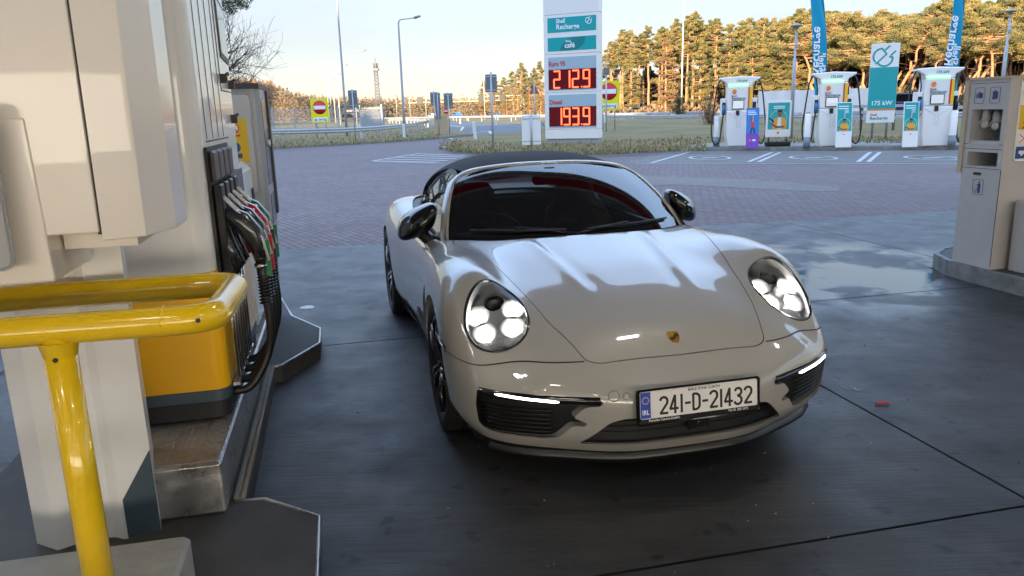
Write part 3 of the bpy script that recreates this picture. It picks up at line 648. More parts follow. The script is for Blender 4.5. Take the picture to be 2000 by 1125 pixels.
# mirrors
for s_ in (1, -1):
    mr = empty('door_mirror'); mr.parent = car; c0 = Vector((s_*.872, -.87, .957))
    m_ = MB(); vs = []; NR = 14
    for k, q in enumerate(np.linspace(0, 1, NR)):      # lofted shell, front nose to rear opening
        sc_ = math.sin(math.pi/2*min(1, q*1.25+.04))**.65; w_ = .104*sc_; h_ = .100*sc_; yy = .085-.175*q
        for a in np.linspace(0, 2*math.pi, 24, endpoint=False):
            ca, sa = math.cos(a), math.sin(a); x = w_*math.copysign(abs(ca)**.75, ca); z = h_*math.copysign(abs(sa)**.75, sa)
            z *= (1-.22*x/.1) if sa > 0 else (1+.10*x/.1); z += -.22*x; x -= .28*z; vs.append(c0+Vector((s_*x, yy-.35*x+.03, z)))
    m_.add(vs, [(r_*24+c, r_*24+(c+1) % 24, (r_+1)*24+(c+1) % 24, (r_+1)*24+c)[::-s_] for r_ in range(NR-1) for c in range(24)]+[tuple(range(24))], 0, True); m_.build('mirror_housing', GLOSSBLK, mr)
    m_ = MB(); b = (NR-1)*24; m_.poly([vs[b+k].lerp(sum((vs[b+j] for j in range(24)), Vector())/24, .08)+Vector((0, .006, 0)) for k in range(24)]); m_.build('mirror_glass', mat('mirror_face', (.8, .85, .88), .02, 1), mr)
    m_ = MB(); m_.tube([c0+Vector((-s_*.02, -.0, -.06)), c0+Vector((-s_*.05, .01, -.10)), Vector((s_*.775, -.78, .838))], [.04, .034, .045], 0, 10); m_.build('mirror_foot', BLK, mr)
    m_ = MB(); m_.poly([PS(y, z, .0015, s_) for y, z in ((-.70, .80),)]*0+[Vector((s_*.80, -.62, .852)), Vector((s_*.79, -.86, .862)), Vector((s_*.75, -.86, .90)), Vector((s_*.735, -.68, .905))]); m_.build('mirror_triangle', BLK, mr)
# wheels
def wheel(x, y, r, w, s_):
    wh = empty('wheel', (s_*x, y, r)); wh.parent = car; wh.rotation_euler = (0, 0, 0)
    Mx = Matrix.Rotation(R(90)*s_, 4, 'Y')   # local z -> outwards
    m_ = MB(); rr = r*.745
    pr = [(rr, -.5*w), (r-.018, -.5*w), (r-.006, -.47*w), (r, -.40*w), (r, .40*w), (r-.006, .47*w), (r-.020, .5*w), (r-.045, .52*w), (rr+.012, .50*w), (rr, .46*w)]
    m_.lathe(pr, Mx, 56)
    for k in range(5):
        q = (-.32+.16*k)*w; m_.lathe([(r+.0006, q-.004), (r+.0006, q+.004)], Mx, 40, 1)
    m_.build('tyre', [RUB, mat('groove', (.003, .003, .003), 1)], wh)
    m_ = MB(); m_.lathe([(rr, -.48*w), (rr-.03, -.3*w), (rr-.03, .3*w), (rr-.008, .46*w), (rr+.004, .47*w), (rr+.004, .44*w)], Mx, 56)
    for k in range(5):
        for d_ in (-.13, .13):
            a = 2*math.pi*k/5+.3; b = a+d_
            p0 = Vector((.045*math.cos(a+d_*2), .045*math.sin(a+d_*2), .36*w)); p1 = Vector(((rr-.012)*math.cos(b), (rr-.012)*math.sin(b), .44*w)); pm = p0.lerp(p1, .5)+Vector((0, 0, .02)); m_.tube([Mx @ p0, Mx @ pm, Mx @ p1], [.020, .014, .017], 0, 8)
    m_.lathe([(0, .40*w), (.05, .40*w), (.065, .37*w), (.07, .2*w)], Mx, 24); m_.build('rim', RIM, wh)
    m_ = MB(); m_.lathe([(.0, -.02), (.17, -.02), (.17, .0), (.0, .0)], Mx, 36, 0); m_.build('brake_disc', mat('disc_steel', (.2, .2, .2), .35, 1), wh)
    m_ = MB(); m_.box((-.06, .09, -.01), (.06, .185, .05), 0, Mx); m_.build('brake_caliper', BLK, wh)
for s_ in (1, -1): wheel(.795, 0, .338, .245, s_); wheel(.79, -2.45, .352, .30, s_)
m_ = MB()
for y in (0, -2.45):
    for s_ in (1, -1): m_.lathe([(.40, -.15), (.41, .15), (.02, -.2)][:2], Matrix.Translation((s_*.66, y, .345)) @ Matrix.Rotation(R(90), 4, 'Y'), 32); m_.box((s_*.48-.01, y-.42, .15), (s_*.48+.01, y+.42, .75))
m_.box((-.7, -3.1, .13), (.7, .35, .15)); m_.build('underbody', BLK, car)
# number plate
PLW = mat('plate_white', (.80, .80, .78), .35); PBL = mat('plate_blue', (.01, .06, .42), .4); WH = mat('white_ink', (.85, .85, .85), .5); INK = mat('black_ink', (.008, .008, .008), .5)
Mp = basis((0, 1.060, .4375), (-1, 0, 0), (0, -.10, 1))   # x towards the viewer's right
pl = empty('number_plate'); pl.parent = car
m_ = MB(); m_.rprism(.004, -.012, -.012, .004, .552, .150, .012, 0, Mp); m_.build('plate_holder', GLOSSBLK, pl)
m_ = MB(); m_.rprism(0, 0, .0042, .0075, .52, .111, .006, 0, Mp); m_.build('plate_panel', PLW, pl)
m_ = MB(); m_.box((-.258, -.054, .0076), (-.215, .054, .0082), 0, Mp); m_.build('country_band', PBL, pl)
def M2(x, y, z=.0084): return Mp @ Matrix.Translation((x, y, z))
txt = [text('t', 'IRL', M2(-.2365, -.030), .028, WH, None, .0003, .0006, .82)]
star = MB()
for k in range(12):
    a = 2*math.pi*k/12; star.prism([(-.2365+.0135*math.cos(a)+.0026*math.cos(b), .020+.0135*math.sin(a)+.0026*math.sin(b)) for b in np.linspace(0, 2*math.pi, 6)[:-1]], .0083, .0088, 0, Mp)
star.build('stars', mat('star_yellow', (.75, .6, .1), .5), pl)
join('country_letters', txt, WH, pl)
# plate figures as strokes
def arc(cx, cy, rx, ry, a0, a1, n=8): return [(cx+rx*math.cos(R(a)), cy+ry*math.sin(R(a))) for a in np.linspace(a0, a1, n)]
GL = {'2': [arc(.5, .74, .40, .22, 165, -20)+[(.86, .60), (.12, .06), (.92, .06)]], '4': [[(.62, .0), (.62, 1), (.62, 1)], [(.62, 1), (.08, .26), (.95, .26)]], '1': [[(.5, 0), (.5, 1)]], '3': [arc(.48, .75, .38, .21, 160, -90)+arc(.46, .27, .42, .24, 90, -160)],
      'D': [[(.14, .06), (.14, .94)]+arc(.40, .70, .44, .24, 90, 0)+arc(.40, .30, .44, .24, 0, -90)+[(.14, .06)]], '-': [[(.1, .48), (.9, .48)]]}
m_ = MB(); x = -.178; hgt = .074
for ch in '241-D-21432':
    w_ = {'1': .018, '-': .028, 'D': .040}.get(ch, .040)
    for pl_ in GL[ch]:
        pts = [(x+p[0]*w_, -.045+p[1]*hgt) for p in pl_]; strokes(m_, list(zip(pts[:-1], pts[1:])), .0100, Mp @ Matrix.Translation((0, 0, .0077)), .0006)
    x += w_+.0045
m_.build('plate_figures', INK, pl)
join('plate_heading', [text('t', 'BAILE ÁTHA CLIATH', M2(.02, .0445), .0155, INK, None, .0003, .0002, 1.0)], INK, pl)
text('dealer_lettering', 'Porsche Centre Dublin', M2(-.155, -.066, .0048), .0145, WH, pl, .0003, .0001); text('phone_lettering', 'Tel: 01 235 3375', M2(.175, -.066, .0048), .0135, WH, pl, .0003, .0001)
m_ = MB(); m_.cyl(Mp @ Vector((.250, -.004, .007)), Mp @ Vector((.250, -.004, .012)), .0065); m_.build('screw_cap', PLW, pl)
# crest on the bonnet
cp = PT(0, .825); nn_ = Vector(nrm(np.array([cp]))[0]); Mc = basis(cp+nn_*.001, (-1, 0, 0), Vector((0, -nn_.z, nn_.y)))
GOLD = mat('crest_gold', (.55, .33, .06), .25, 1); cr = empty('bonnet_crest'); cr.parent = car
sh = [(-.026, .030), (-.012, .034), (0, .031), (.012, .034), (.026, .030), (.027, .008), (.021, -.014), (.010, -.028), (0, -.034), (-.010, -.028), (-.021, -.014), (-.027, .008)]
m_ = MB(); m_.prism([(x, y) for x, y in sh][::-1], 0, .004, 0, Mc, .0012); m_.build('crest_shield', GOLD, cr)
m_ = MB()
for s_, q in ((-1, 1), (1, -1)):
    for k in range(3):
        y = (.018 if q > 0 else -.004)-.006*k
        x0, x1 = (.004, .020) if q > 0 else (-.020, -.004)
        m_.box((x0, y-.0015, .0042), (x1-(.004*k if q < 0 else 0), y+.0015, .0048), 0, Mc)
m_.prism([(-.006, .009), (.0, .011), (.006, .008), (.005, -.005), (0, -.009), (-.005, -.005)][::-1], .0042, .0052, 0, Mc); m_.build('crest_bars', mat('crest_dark', (.06, .008, .006), .4), cr)
# ------------------------------------------------------------------ ground materials
def nodemat(name):
    m = bpy.data.materials.new(name); m.use_nodes = True; return m, m.node_tree, m.node_tree.nodes['Principled BSDF']
def nd(n, t, **k):
    x = n.nodes.new(t)
    for a, b in k.items(): setattr(x, a, b)
    return x
def noise(n, src, scale, detail=5, rough=.6, sc=None, rot=0):
    if sc or rot:
        mp = nd(n, 'ShaderNodeMapping'); mp.inputs['Scale'].default_value = sc or (1, 1, 1); mp.inputs['Rotation'].default_value = (0, 0, rot); n.links.new(src, mp.inputs[0]); src = mp.outputs[0]
    z = nd(n, 'ShaderNodeTexNoise'); z.inputs['Scale'].default_value = scale; z.inputs['Detail'].default_value = detail; z.inputs['Roughness'].default_value = rough; n.links.new(src, z.inputs[0]); return z.outputs[0]
def rng(n, src, a, b, c=0, d=1):
    m = nd(n, 'ShaderNodeMapRange'); m.inputs[1].default_value = a; m.inputs[2].default_value = b; m.inputs[3].default_value = c; m.inputs[4].default_value = d; n.links.new(src, m.inputs[0]); return m.outputs[0]
def mixc(n, f, a, b, bt='MIX'):
    m = nd(n, 'ShaderNodeMix', data_type='RGBA', blend_type=bt)
    for i, v in ((0, f), (6, a), (7, b)):
        if hasattr(v, 'links') or hasattr(v, 'is_linked'): n.links.new(v, m.inputs[i])
        else: m.inputs[i].default_value = v if i == 0 else (tuple(v)+((1,) if len(v) == 3 else ()))
    return m.outputs[2]
def math_(n, op, a, b=0):
    m = nd(n, 'ShaderNodeMath', operation=op)
    for i, v in ((0, a), (1, b)):
        if hasattr(v, 'is_linked'): n.links.new(v, m.inputs[i])
        else: m.inputs[i].default_value = v
    return m.outputs[0]
def bumpn(n, p, h, s, dist=.01):
    b = nd(n, 'ShaderNodeBump'); b.inputs['Strength'].default_value = s; b.inputs['Distance'].default_value = dist; n.links.new(h, b.inputs['Height']); n.links.new(b.outputs[0], p.inputs['Normal']); return b
# concrete: broom-finished, oil-stained, damp in places
CON, n, p = nodemat('forecourt_concrete'); tc = nd(n, 'ShaderNodeTexCoord'); ob = tc.outputs['Object']
big = noise(n, ob, .55, 5); med = noise(n, ob, 3, 6); fine = noise(n, ob, 260, 3); streak = noise(n, ob, 1, 4, .65, (3.2, 70, 1), -ST); streak2 = noise(n, ob, 1, 3, .6, (1.1, 22, 1), -ST)
c = mixc(n, rng(n, big, .3, .7), (.031, .032, .034), (.056, .057, .061)); c = mixc(n, rng(n, med, .35, .75, 0, .5), c, (.030, .029, .030)); c = mixc(n, rng(n, streak, .35, .7, 0, .45), c, (.085, .086, .092)); c = mixc(n, rng(n, streak2, .4, .7, 0, .35), c, (.025, .025, .027))
spk = noise(n, ob, 90, 1); st1 = noise(n, ob, 1.7, 2, .4); st2 = noise(n, ob, 7, 3, .5); c = mixc(n, math_(n, 'MULTIPLY', rng(n, st1, .54, .64), .6), c, (.016, .016, .017)); c = mixc(n, math_(n, 'MULTIPLY', rng(n, st2, .63, .68), .75), c, (.014, .013, .013)); c = mixc(n, rng(n, spk, .76, .80, 0, .7), c, (.22, .21, .20)); n.links.new(c, p.inputs['Base Color'])
dist = nd(n, 'ShaderNodeVectorMath', operation='DISTANCE'); dist.inputs[1].default_value = (3.2, 7.25, 0); scm = nd(n, 'ShaderNodeMapping'); scm.inputs['Scale'].default_value = (1, 1, 1); n.links.new(ob, scm.inputs[0]); n.links.new(scm.outputs[0], dist.inputs[0])
wet = math_(n, 'MULTIPLY', rng(n, dist.outputs['Value'], 1.9, 1.1), rng(n, noise(n, ob, 1.1, 3, .55), .46, .54)); 
rgh = rng(n, med, .3, .7, .40, .58); rr = math_(n, 'SUBTRACT', rgh, math_(n, 'MULTIPLY', wet, .42)); n.links.new(rr, p.inputs['Roughness'])
h_ = math_(n, 'ADD', math_(n, 'MULTIPLY', streak, 1.0), math_(n, 'MULTIPLY', fine, .5)); p.inputs['Specular IOR Level'].default_value = .33; bb = bumpn(n, p, h_, .6, .005)
n.links.new(rng(n, wet, 0, 1, .5, .03), bb.inputs['Strength'])
def brickmat(name, c1, c2, mort, rot, bw=.21, bh=.105, var=.25):
    m, n, p = nodemat(name); tc = nd(n, 'ShaderNodeTexCoord'); mp = nd(n, 'ShaderNodeMapping'); mp.inputs['Rotation'].default_value = (0, 0, rot); n.links.new(tc.outputs['Object'], mp.inputs[0])
    b = nd(n, 'ShaderNodeTexBrick'); b.inputs['Scale'].default_value = 1; b.inputs['Brick Width'].default_value = bw; b.inputs['Row Height'].default_value = bh; b.inputs['Mortar Size'].default_value = .009; b.inputs['Mortar Smooth'].default_value = .3; b.offset = .5
    b.inputs['Color1'].default_value = (*c1, 1); b.inputs['Color2'].default_value = (*c2, 1); b.inputs['Mortar'].default_value = (*mort, 1); n.links.new(mp.outputs[0], b.inputs[0])
    ob = tc.outputs['Object']; z = noise(n, ob, .35, 5); z2 = noise(n, ob, 5, 5); f = noise(n, ob, 200, 2)
    c = mixc(n, rng(n, z, .3, .7, 0, var*2), b.outputs[0], tuple(x*.62 for x in c1)); c = mixc(n, rng(n, z2, .4, .75, 0, .35), c, tuple(min(1, x*1.5) for x in c2)); n.links.new(c, p.inputs['Base Color'])
    p.inputs['Specular IOR Level'].default_value = .25; n.links.new(rng(n, z2, .3, .7, .6, .85), p.inputs['Roughness']); hh = math_(n, 'ADD', math_(n, 'MULTIPLY', b.outputs['Fac'], -1.0), math_(n, 'MULTIPLY', f, .25)); bumpn(n, p, hh, .9, .010); return m
BRK = brickmat('brick_paving', (.135, .100, .098), (.205, .155, .148), (.035, .029, .03), ST+R(45))
BRK2 = brickmat('pale_brick_paving', (.17, .145, .13), (.215, .185, .165), (.09, .08, .07), ST+R(20))
BAY = brickmat('bay_paving', (.145, .132, .120), (.18, .165, .15), (.08, .078, .075), R(-20), .2, .2)
LINE = mat('road_paint', (.40, .40, .39), .6, noise=.18, nscale=9, bump=.2)
KERB = mat('kerb_concrete', (.20, .19, .17), .8, noise=.3, nscale=5, bump=.4, bscale=90)
GRS, n, p = nodemat('verge_grass'); tc = nd(n, 'ShaderNodeTexCoord'); ob = tc.outputs['Object']; a = noise(n, ob, .25, 6); b = noise(n, ob, 6, 5, .7); f = noise(n, ob, 60, 3, .7)
c = mixc(n, rng(n, a, .40, .58), (.32, .20, .095), (.17, .155, .045)); c = mixc(n, rng(n, b, .35, .7, 0, .6), c, (.28, .20, .10)); c = mixc(n, rng(n, f, .4, .7, 0, .5), c, (.07, .075, .025)); n.links.new(c, p.inputs['Base Color']); p.inputs['Roughness'].default_value = .95; bumpn(n, p, math_(n, 'ADD', f, b), .9, .06)
ASP = mat('motorway_asphalt', (.075, .08, .088), .7, noise=.2, nscale=3, bump=.3, bscale=200)
def sheet(name, pts, z, m, kind='structure', **k):
    mb = MB(); mb.poly([(p[0], p[1], z) for p in pts]); 
    o = mb.build(name, m, kind=kind, **k)
    if o.data.polygons[0].normal.z < 0: o.data.flip_normals()
    return o
gp = lambda x, y, z=0: (G(x, y, z).x, G(x, y, z).y)
big = 3000
sheet('ground', [(-big, -big), (big, -big), (big, big), (-big, big)], -.03, GRS)
# brick yard, everywhere the forecourt traffic goes
sheet('yard_paving', [(-60, -30), (45, -30), (45, 24), gp(1900, 284), gp(1300, 284), gp(1100, 285), gp(940, 262), gp(850, 262), gp(700, 268), gp(520, 282), (-60, 75)], 0, BRK)
# concrete slabs with real gaps
mb = MB(); mb.poly([S(x, y, .0015) for x, y in ((-9, -14), (14, -14), (14, 9.2), (8.6, 9.26), (6.2, 9.36), (-1, 9.72), (-9, 10.1))]); mb.build('joint_filler', mat('joint_sealant', (.008, .008, .009), .7), kind='structure')
xs = [-9, -5.4, -2.27, 2.62, 5.93, 9.5, 14]; ys = [-14, -10, -7, -4, -.9, 2.25, 5.38, 9.9]
mb = MB(); gw = .007
for i in range(len(xs)-1):
    for j in range(len(ys)-1):
        x0, x1, y0, y1 = xs[i]+gw, xs[i+1]-gw, ys[j]+gw, ys[j+1]-gw
        if 1 <= i <= 4 and i == 3 and False: pass
        if y1 > 9.5:
            e = lambda x: (9.30 if x > 8.6 else 9.30+(8.6-x)*.044); pts = [(x0, y0), (x1, y0), (x1, e(x1)), (x0, e(x0))]
        else: pts = [(x0, y0), (x1, y0), (x1, y1), (x0, y1)]
        mb.poly([S(x, y, .007) for x, y in pts])
mb.build('forecourt_slabs', CON, kind='structure')
# pale band and bays in the paving
band = [gp(*q) for q in ((1248,344),(1330,346),(1450,351),(1560,358),(1640,366),(1636,375),(1560,373),(1440,367),(1330,361),(1262,362))]
sheet('pale_paving_band', band, .004, BRK2)
sheet('bay_paving', [gp(*q) for q in ((1215,319),(2100,318),(2100,294),(1310,296))], .004, BAY)
mb = MB()
def gline(a, b, w, z=.008, mbx=None):
    a = G(*a, z); b = G(*b, z); d = (b-a).normalized(); nn = Vector((-d.y, d.x, 0))*w/2; (mbx or mb).poly([a-nn, b-nn, b+nn, a+nn][::1])
gline((1240,319.5), (1905,319.5), .10); gline((1338,296.5), (1905,294.5), .10)
for a, b in (((1272,318),(1343,298)), ((1462,316),(1508,297.5)), ((1482,316),(1524,297.5)), ((1676,316),(1700,297)), ((1696,316),(1719,297))): gline(a, b, .12, .012)
def ring(c, rx, ry, w, z):
    C_ = G(*c, z); pts = [(math.cos(q), math.sin(q)) for q in np.linspace(0, 2*math.pi, 28)]
    for i in range(27):
        (a, b), (e, f) = pts[i], pts[i+1]; mb.poly([C_+Vector((a*rx, b*ry, 0)), C_+Vector((e*rx, f*ry, 0)), C_+Vector((e*(rx-w), f*(ry-w), 0)), C_+Vector((a*(rx-w), b*(ry-w), 0))])
for c in ((1386, 308), (1588, 308), (1820, 308)):
    ring(c, .62, 1.0, .10, .012); C_ = G(*c, .012)
    mb.poly([C_+Vector((-.30, -.16, 0)), C_+Vector((.30, -.16, 0)), C_+Vector((.22, .10, 0)), C_+Vector((-.22, .10, 0))])
# hatched island marking left of the car roof
for k, (xa, xb, y) in enumerate(((728, 846, 314), (748, 862, 310.5), (775, 880, 307), (800, 892, 303.5), (822, 900, 300.5))): gline((xa, y), (xb+12, y+3), .20, .008)
gline((822,299), (728,314), .14, .0115); gline((728,315.5), (850,319), .14, .0115)
mb.build('bay_markings', LINE, kind='structure')
# verges with kerbs
def verge(name, pts, z=.11):
    mb = MB(); m0 = [Vector((*p_, 0)) for p_ in pts]; n_ = len(pts)
    o = MB(); o.prism(pts, -.02, z, 0); 
    return o.build(name, GRS, kind='structure')
def kerbline(name, px, w=.14, z=.125):
    mb = MB(); P_ = [G(x, y, .0) for x, y in px]; 
    L_ = []
    for i, p_ in enumerate(P_):
        d = (P_[min(i+1, len(P_)-1)]-P_[max(0, i-1)]).normalized(); nn = Vector((-d.y, d.x, 0)); L_.append((p_, p_+nn*w))
    for i in range(len(P_)-1):
        (a, b), (c, d) = L_[i], L_[i+1]; up_ = Vector((0, 0, z)); e = Vector((0, 0, .0)); mb.add([a, c, d, b, a+up_, c+up_, d+up_, b+up_], [(4, 5, 6, 7), (0, 1, 5, 4), (2, 3, 7, 6)], 0)
    return mb.build(name, KERB, kind='structure')
K1 = [(858,291.5),(880,297),(930,301.5),(1000,304),(1100,304),(1190,302),(1250,299),(1310,296),(1500,294.8),(1700,293.5),(1910,292)]
kerbline('kerb', K1)
verge('grass_verge', [gp(x, y-1.2, 0) for x, y in K1]+[gp(2300,286), (150, 90), (60, 160), (8, 200)]+[gp(*q) for q in ((1066,252),(1000,262),(930,268),(885,276),(863,287))])
K2 = [(500,293),(600,288),(700,282.5),(800,276),(860,271),(925,265.5)]
kerbline('kerb', K2)
verge('grass_verge', [gp(x, y-1, 0) for x, y in K2]+[gp(*q) for q in ((900,258),(850,252),(830,244),(800,240),(500,240))]+[(-150, 130), (-60, 55)])
sheet('charger_platform', [gp(*q) for q in ((1335,294),(1910,290.2),(1910,281),(1400,284),(1365,287))], .118, KERB)
sheet('slip_road', [gp(*q) for q in ((855,262),(930,267),(1000,261.5),(1068,251),(1068,243),(960,240),(880,236),(835,237),(840,246),(868,252))], -.012, ASP)
mb = MB()
gline((878,270), (905,276.5), .25, .012, mb); gline((845,241), (905,248), .25, .0, mb); gline((905,248), (900,255), .25, .004, mb); gline((870,239), (1068,249), .2, .0, mb); gline((960,261),(955,256),.25,.0,mb); gline((955,256),(900,262),.25,.004,mb)
mb.build('road_lines', LINE, kind='structure')
sheet('motorway', [(-60, 330), (-20, 330), (110, 40), (70, 20)], .10, ASP)
# grass tufts along the kerbs
random.seed(3); mb = MB(); 
for _ in range(9000):
    t = random.random(); x = 880+1000*t if random.random() < .75 else 520+380*random.random(); left = x < 880
    if left and False: continue
    ybase = (np.interp(x, [q[0] for q in (K2 if x < 860 else K1)], [q[1] for q in (K2 if x < 860 else K1)])); yy = ybase-1.5-random.random()**2*24
    if x > 1380 and yy > 281: continue
    if 860 < x < 1068 and yy < 272: continue
    g0 = G(x, yy, .10); hh = random.uniform(.04, .16)*(1 if random.random() < .9 else 1.8); a = random.random()*6.28; w_ = random.uniform(.02, .05); d = Vector((math.cos(a), math.sin(a), 0))*w_; l = Vector((random.uniform(-.06, .06), random.uniform(-.06, .06), hh)); mb.add([g0-d, g0+d, g0+l], [(0, 1, 2)], random.choice((0, 0, 1, 2)))
mb.build('verge_tufts', [mat('dry_grass', (.32, .24, .11), .9), mat('green_grass', (.13, .17, .04), .9), mat('brown_grass', (.22, .15, .085), .9)], label='dry and green grass tufts growing along the kerbs', cat='grass', kind='stuff')
# ------------------------------------------------------------------ canopy and station building (overhead and behind the camera)
CZ = 4.7; FY = 7.6; RXE = 9.5
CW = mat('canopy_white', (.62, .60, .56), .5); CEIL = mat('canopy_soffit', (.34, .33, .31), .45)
cn = empty('filling_station_canopy', S(0, 0, CZ), ST, 'white flat canopy over the pumps with a red and yellow edge band', 'canopy')
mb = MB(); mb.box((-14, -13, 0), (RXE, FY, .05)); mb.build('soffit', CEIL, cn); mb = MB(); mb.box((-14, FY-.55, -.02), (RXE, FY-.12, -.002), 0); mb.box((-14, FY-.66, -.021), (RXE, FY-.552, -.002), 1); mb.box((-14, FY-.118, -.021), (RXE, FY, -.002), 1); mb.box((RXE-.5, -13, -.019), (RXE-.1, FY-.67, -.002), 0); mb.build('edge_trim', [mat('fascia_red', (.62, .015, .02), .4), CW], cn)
mb = MB(); mb.box((-14.1, -13.1, .052), (RXE+.1, FY+.1, .9)); mb.build('roof_box', CW, cn)
mb = MB(); mb.box((-14.2, FY+.102, -.05), (RXE+.2, FY+.2, .95), 0); mb.box((-14.2, FY+.202, .42), (RXE+.2, FY+.21, .72), 1); mb.box((-14.2, FY+.202, .34), (RXE+.2, FY+.21, .42), 2)
mb.box((-14.2, -13.2, -.05), (-14.1, FY+.2, .95)); mb.box((15.1, -13.2, -.05), (RXE+.2, FY+.2, .95)); mb.build('fascia', [CW, mat('fascia_red', (.55, .02, .02), .4), mat('fascia_yellow', (.75, .5, .02), .4)], cn)
LAMP = mat('canopy_lamp', (1, 1, 1), .3, emis=(1, .94, .86), estr=22)
for x in (-10.5, -5.5, -1.9, 2.5, 6.6):
    for y in (-10.5, -6.2, -1.4, 3.4):
        lt = empty('ceiling_lamp', S(x, y, CZ-.03), ST, 'square recessed canopy lamp over the pumps, switched on', 'lamp', 'canopy lamps')
        mb = MB(); mb.box((-.26, -.18, -.012), (.26, .18, .03)); mb.build('housing', CW, lt)
        mb = MB(); mb.box((-.22, -.14, -.020), (-.008, .14, -.013)); mb.box((.008, -.14, -.020), (.22, .14, -.013)); mb.build('diffuser', LAMP, lt)
for x, y in ((-3.0, -7), (6.5, -7), (-9, 1.0)):
    o = MB().rprism(0, 0, 0, CZ, .4, .4, .05).build('canopy_column', CW, label='white square column holding up the canopy', cat='column', group='canopy columns'); o.location = S(x, y, 0); o.rotation_euler = (0, 0, ST)
sb = empty('shop_building', S(0, -17, 0), ST, 'low station shop with wide lit windows and a pale band above them', 'building')
mb = MB(); mb.box((-16, -6, 0), (16, 0, .6)); mb.box((-16, -6, 2.9), (16, 0, 5.2)); mb.box((-16, -6, .6), (16, -5.7, 2.9)); 
for x in np.linspace(-16, 16, 9): mb.box((x-.15, -.3, .6), (x+.15, 0, 2.9))
mb.build('wall', mat('shop_wall', (.6, .57, .52), .7), sb)
mb = MB(); mb.box((-15.9, -1.2, .6), (15.9, -1.1, 2.9)); mb.build('shop_fill_window', mat('shop_fill_glow', (.8, .7, .55), .4, emis=(1, .88, .72), estr=3.0), sb)  # glow added as warm fill for the pumps and car front
# unseen wood added behind the station, made tall enough to shade the forecourt
def leafcloud(n_, fn, s0, s1, nm=2):
    V_ = np.zeros((n_*3, 3)); mi = np.random.randint(0, nm, n_)
    P_ = fn(n_); a = np.random.randn(n_, 3); a /= np.linalg.norm(a, axis=1)[:, None]; b = np.random.randn(n_, 3); b = np.cross(a, b); b /= np.linalg.norm(b, axis=1)[:, None]; s_ = np.random.uniform(s0, s1, n_)[:, None]
    V_[0::3] = P_+a*s_; V_[1::3] = P_-a*s_*.5+b*s_*.7; V_[2::3] = P_-a*s_*.5-b*s_*.7
    return V_, np.arange(n_*3).reshape(-1, 3), mi
np.random.seed(5)
def bw(n_):
    x = np.random.uniform(-130, 110, n_); top = 22.3+2.2*np.sin(x*.13)+2*np.sin(x*.41+1)+np.random.rand(n_)*1.5; z = np.random.rand(n_)**.8*top; y = -42+np.random.uniform(-5, 5, n_); return np.stack([x, y, z], 1)
WOODM = mat('shade_wood_leaves', (.05, .045, .02), .9)
V_, F_, mi = leafcloud(24000, bw, 1.1, 2.2, 1)
o = mobj('woodland', V_, F_, WOODM); tag(o, 'tall dense wood standing behind the filling station', 'wood', kind='stuff')
# ------------------------------------------------------------------ near left: island, dispenser, rail
WHT = mat('cabinet_white', (.86, .85, .82), .3, coat=.5, noise=.03, nscale=3); WHT2 = mat('pylon_white', (.82, .83, .84), .35, coat=.3, noise=.04, nscale=4)
CREAM = mat('head_panel_white', (.86, .80, .72), .28, coat=.5, noise=.03, nscale=2)
YEL = mat('pump_yellow', (.95, .50, .006), .3, coat=.5, noise=.04, nscale=3); YRL = mat('rail_yellow', (.90, .59, .008), .24, coat=.6, noise=.05, nscale=9, rnoise=.03, bump=.04, bscale=25)
GRY = mat('panel_slate', (.055, .085, .11), .4); STL = mat('worn_steel', (.42, .42, .42), .35, .85, noise=.35, nscale=6, bump=.15, rnoise=.12); GMT = mat('terminal_grey', (.38, .39, .40), .4, .1)
SLAB, n, p = nodemat('island_slab'); tc = nd(n, 'ShaderNodeTexCoord'); ob = tc.outputs['Object']; a = noise(n, ob, 3, 6); b = noise(n, ob, 18, 5, .7); f = noise(n, ob, 300, 2)
c = mixc(n, rng(n, a, .35, .7), (.045, .045, .046), (.075, .074, .073)); c = mixc(n, rng(n, b, .62, .8, 0, .5), c, (.17, .165, .155)); n.links.new(c, p.inputs['Base Color']); p.inputs['Roughness'].default_value = .7; bumpn(n, p, math_(n, 'ADD', f, b), .6, .005)
M_S = Matrix.Rotation(ST, 4, 'Z')
isl = empty('pump_island', (0, 0, 0), ST, 'low dark concrete pump island with steel-edged pads that jut out', 'island')
ip = [(-1.55, -3), (-.17, -3), (-.17, 2.74), (-.385, 2.94), (-.46, 2.95), (-.475, 4.66), (-.43, 4.68), (-.21, 5.09), (-.21, 5.46), (-.43, 5.90), (-.56, 6.7), (-1.4, 7.2), (-1.55, 7.1)]
mb = MB(); mb.prism(ip, 0, .115, 0, None, .006); mb.build('slab', SLAB, isl)
mb = MB(); pth = [(x, y, .112) for x, y in [(-.17, -3), (-.17, 2.74), (-.385, 2.94), (-.50, 2.955)]]; mb.tube(pth, .009, 0, 6); mb.tube([(-.50, 4.655, .112), (-.43, 4.68, .112), (-.21, 5.09, .112), (-.21, 5.46, .112), (-.43, 5.90, .112), (-.56, 6.6, .112)], .009, 0, 6); mb.build('steel_edging', STL, isl)
mb = MB(); mb.box((-.505, 2.96, .118), (-.485, 4.64, .132)); mb.tube([(-.475, 2.96, .118), (-.478, 4.65, .118)], .010, 0, 6); mb.build('kerb_strip', KERB, isl)
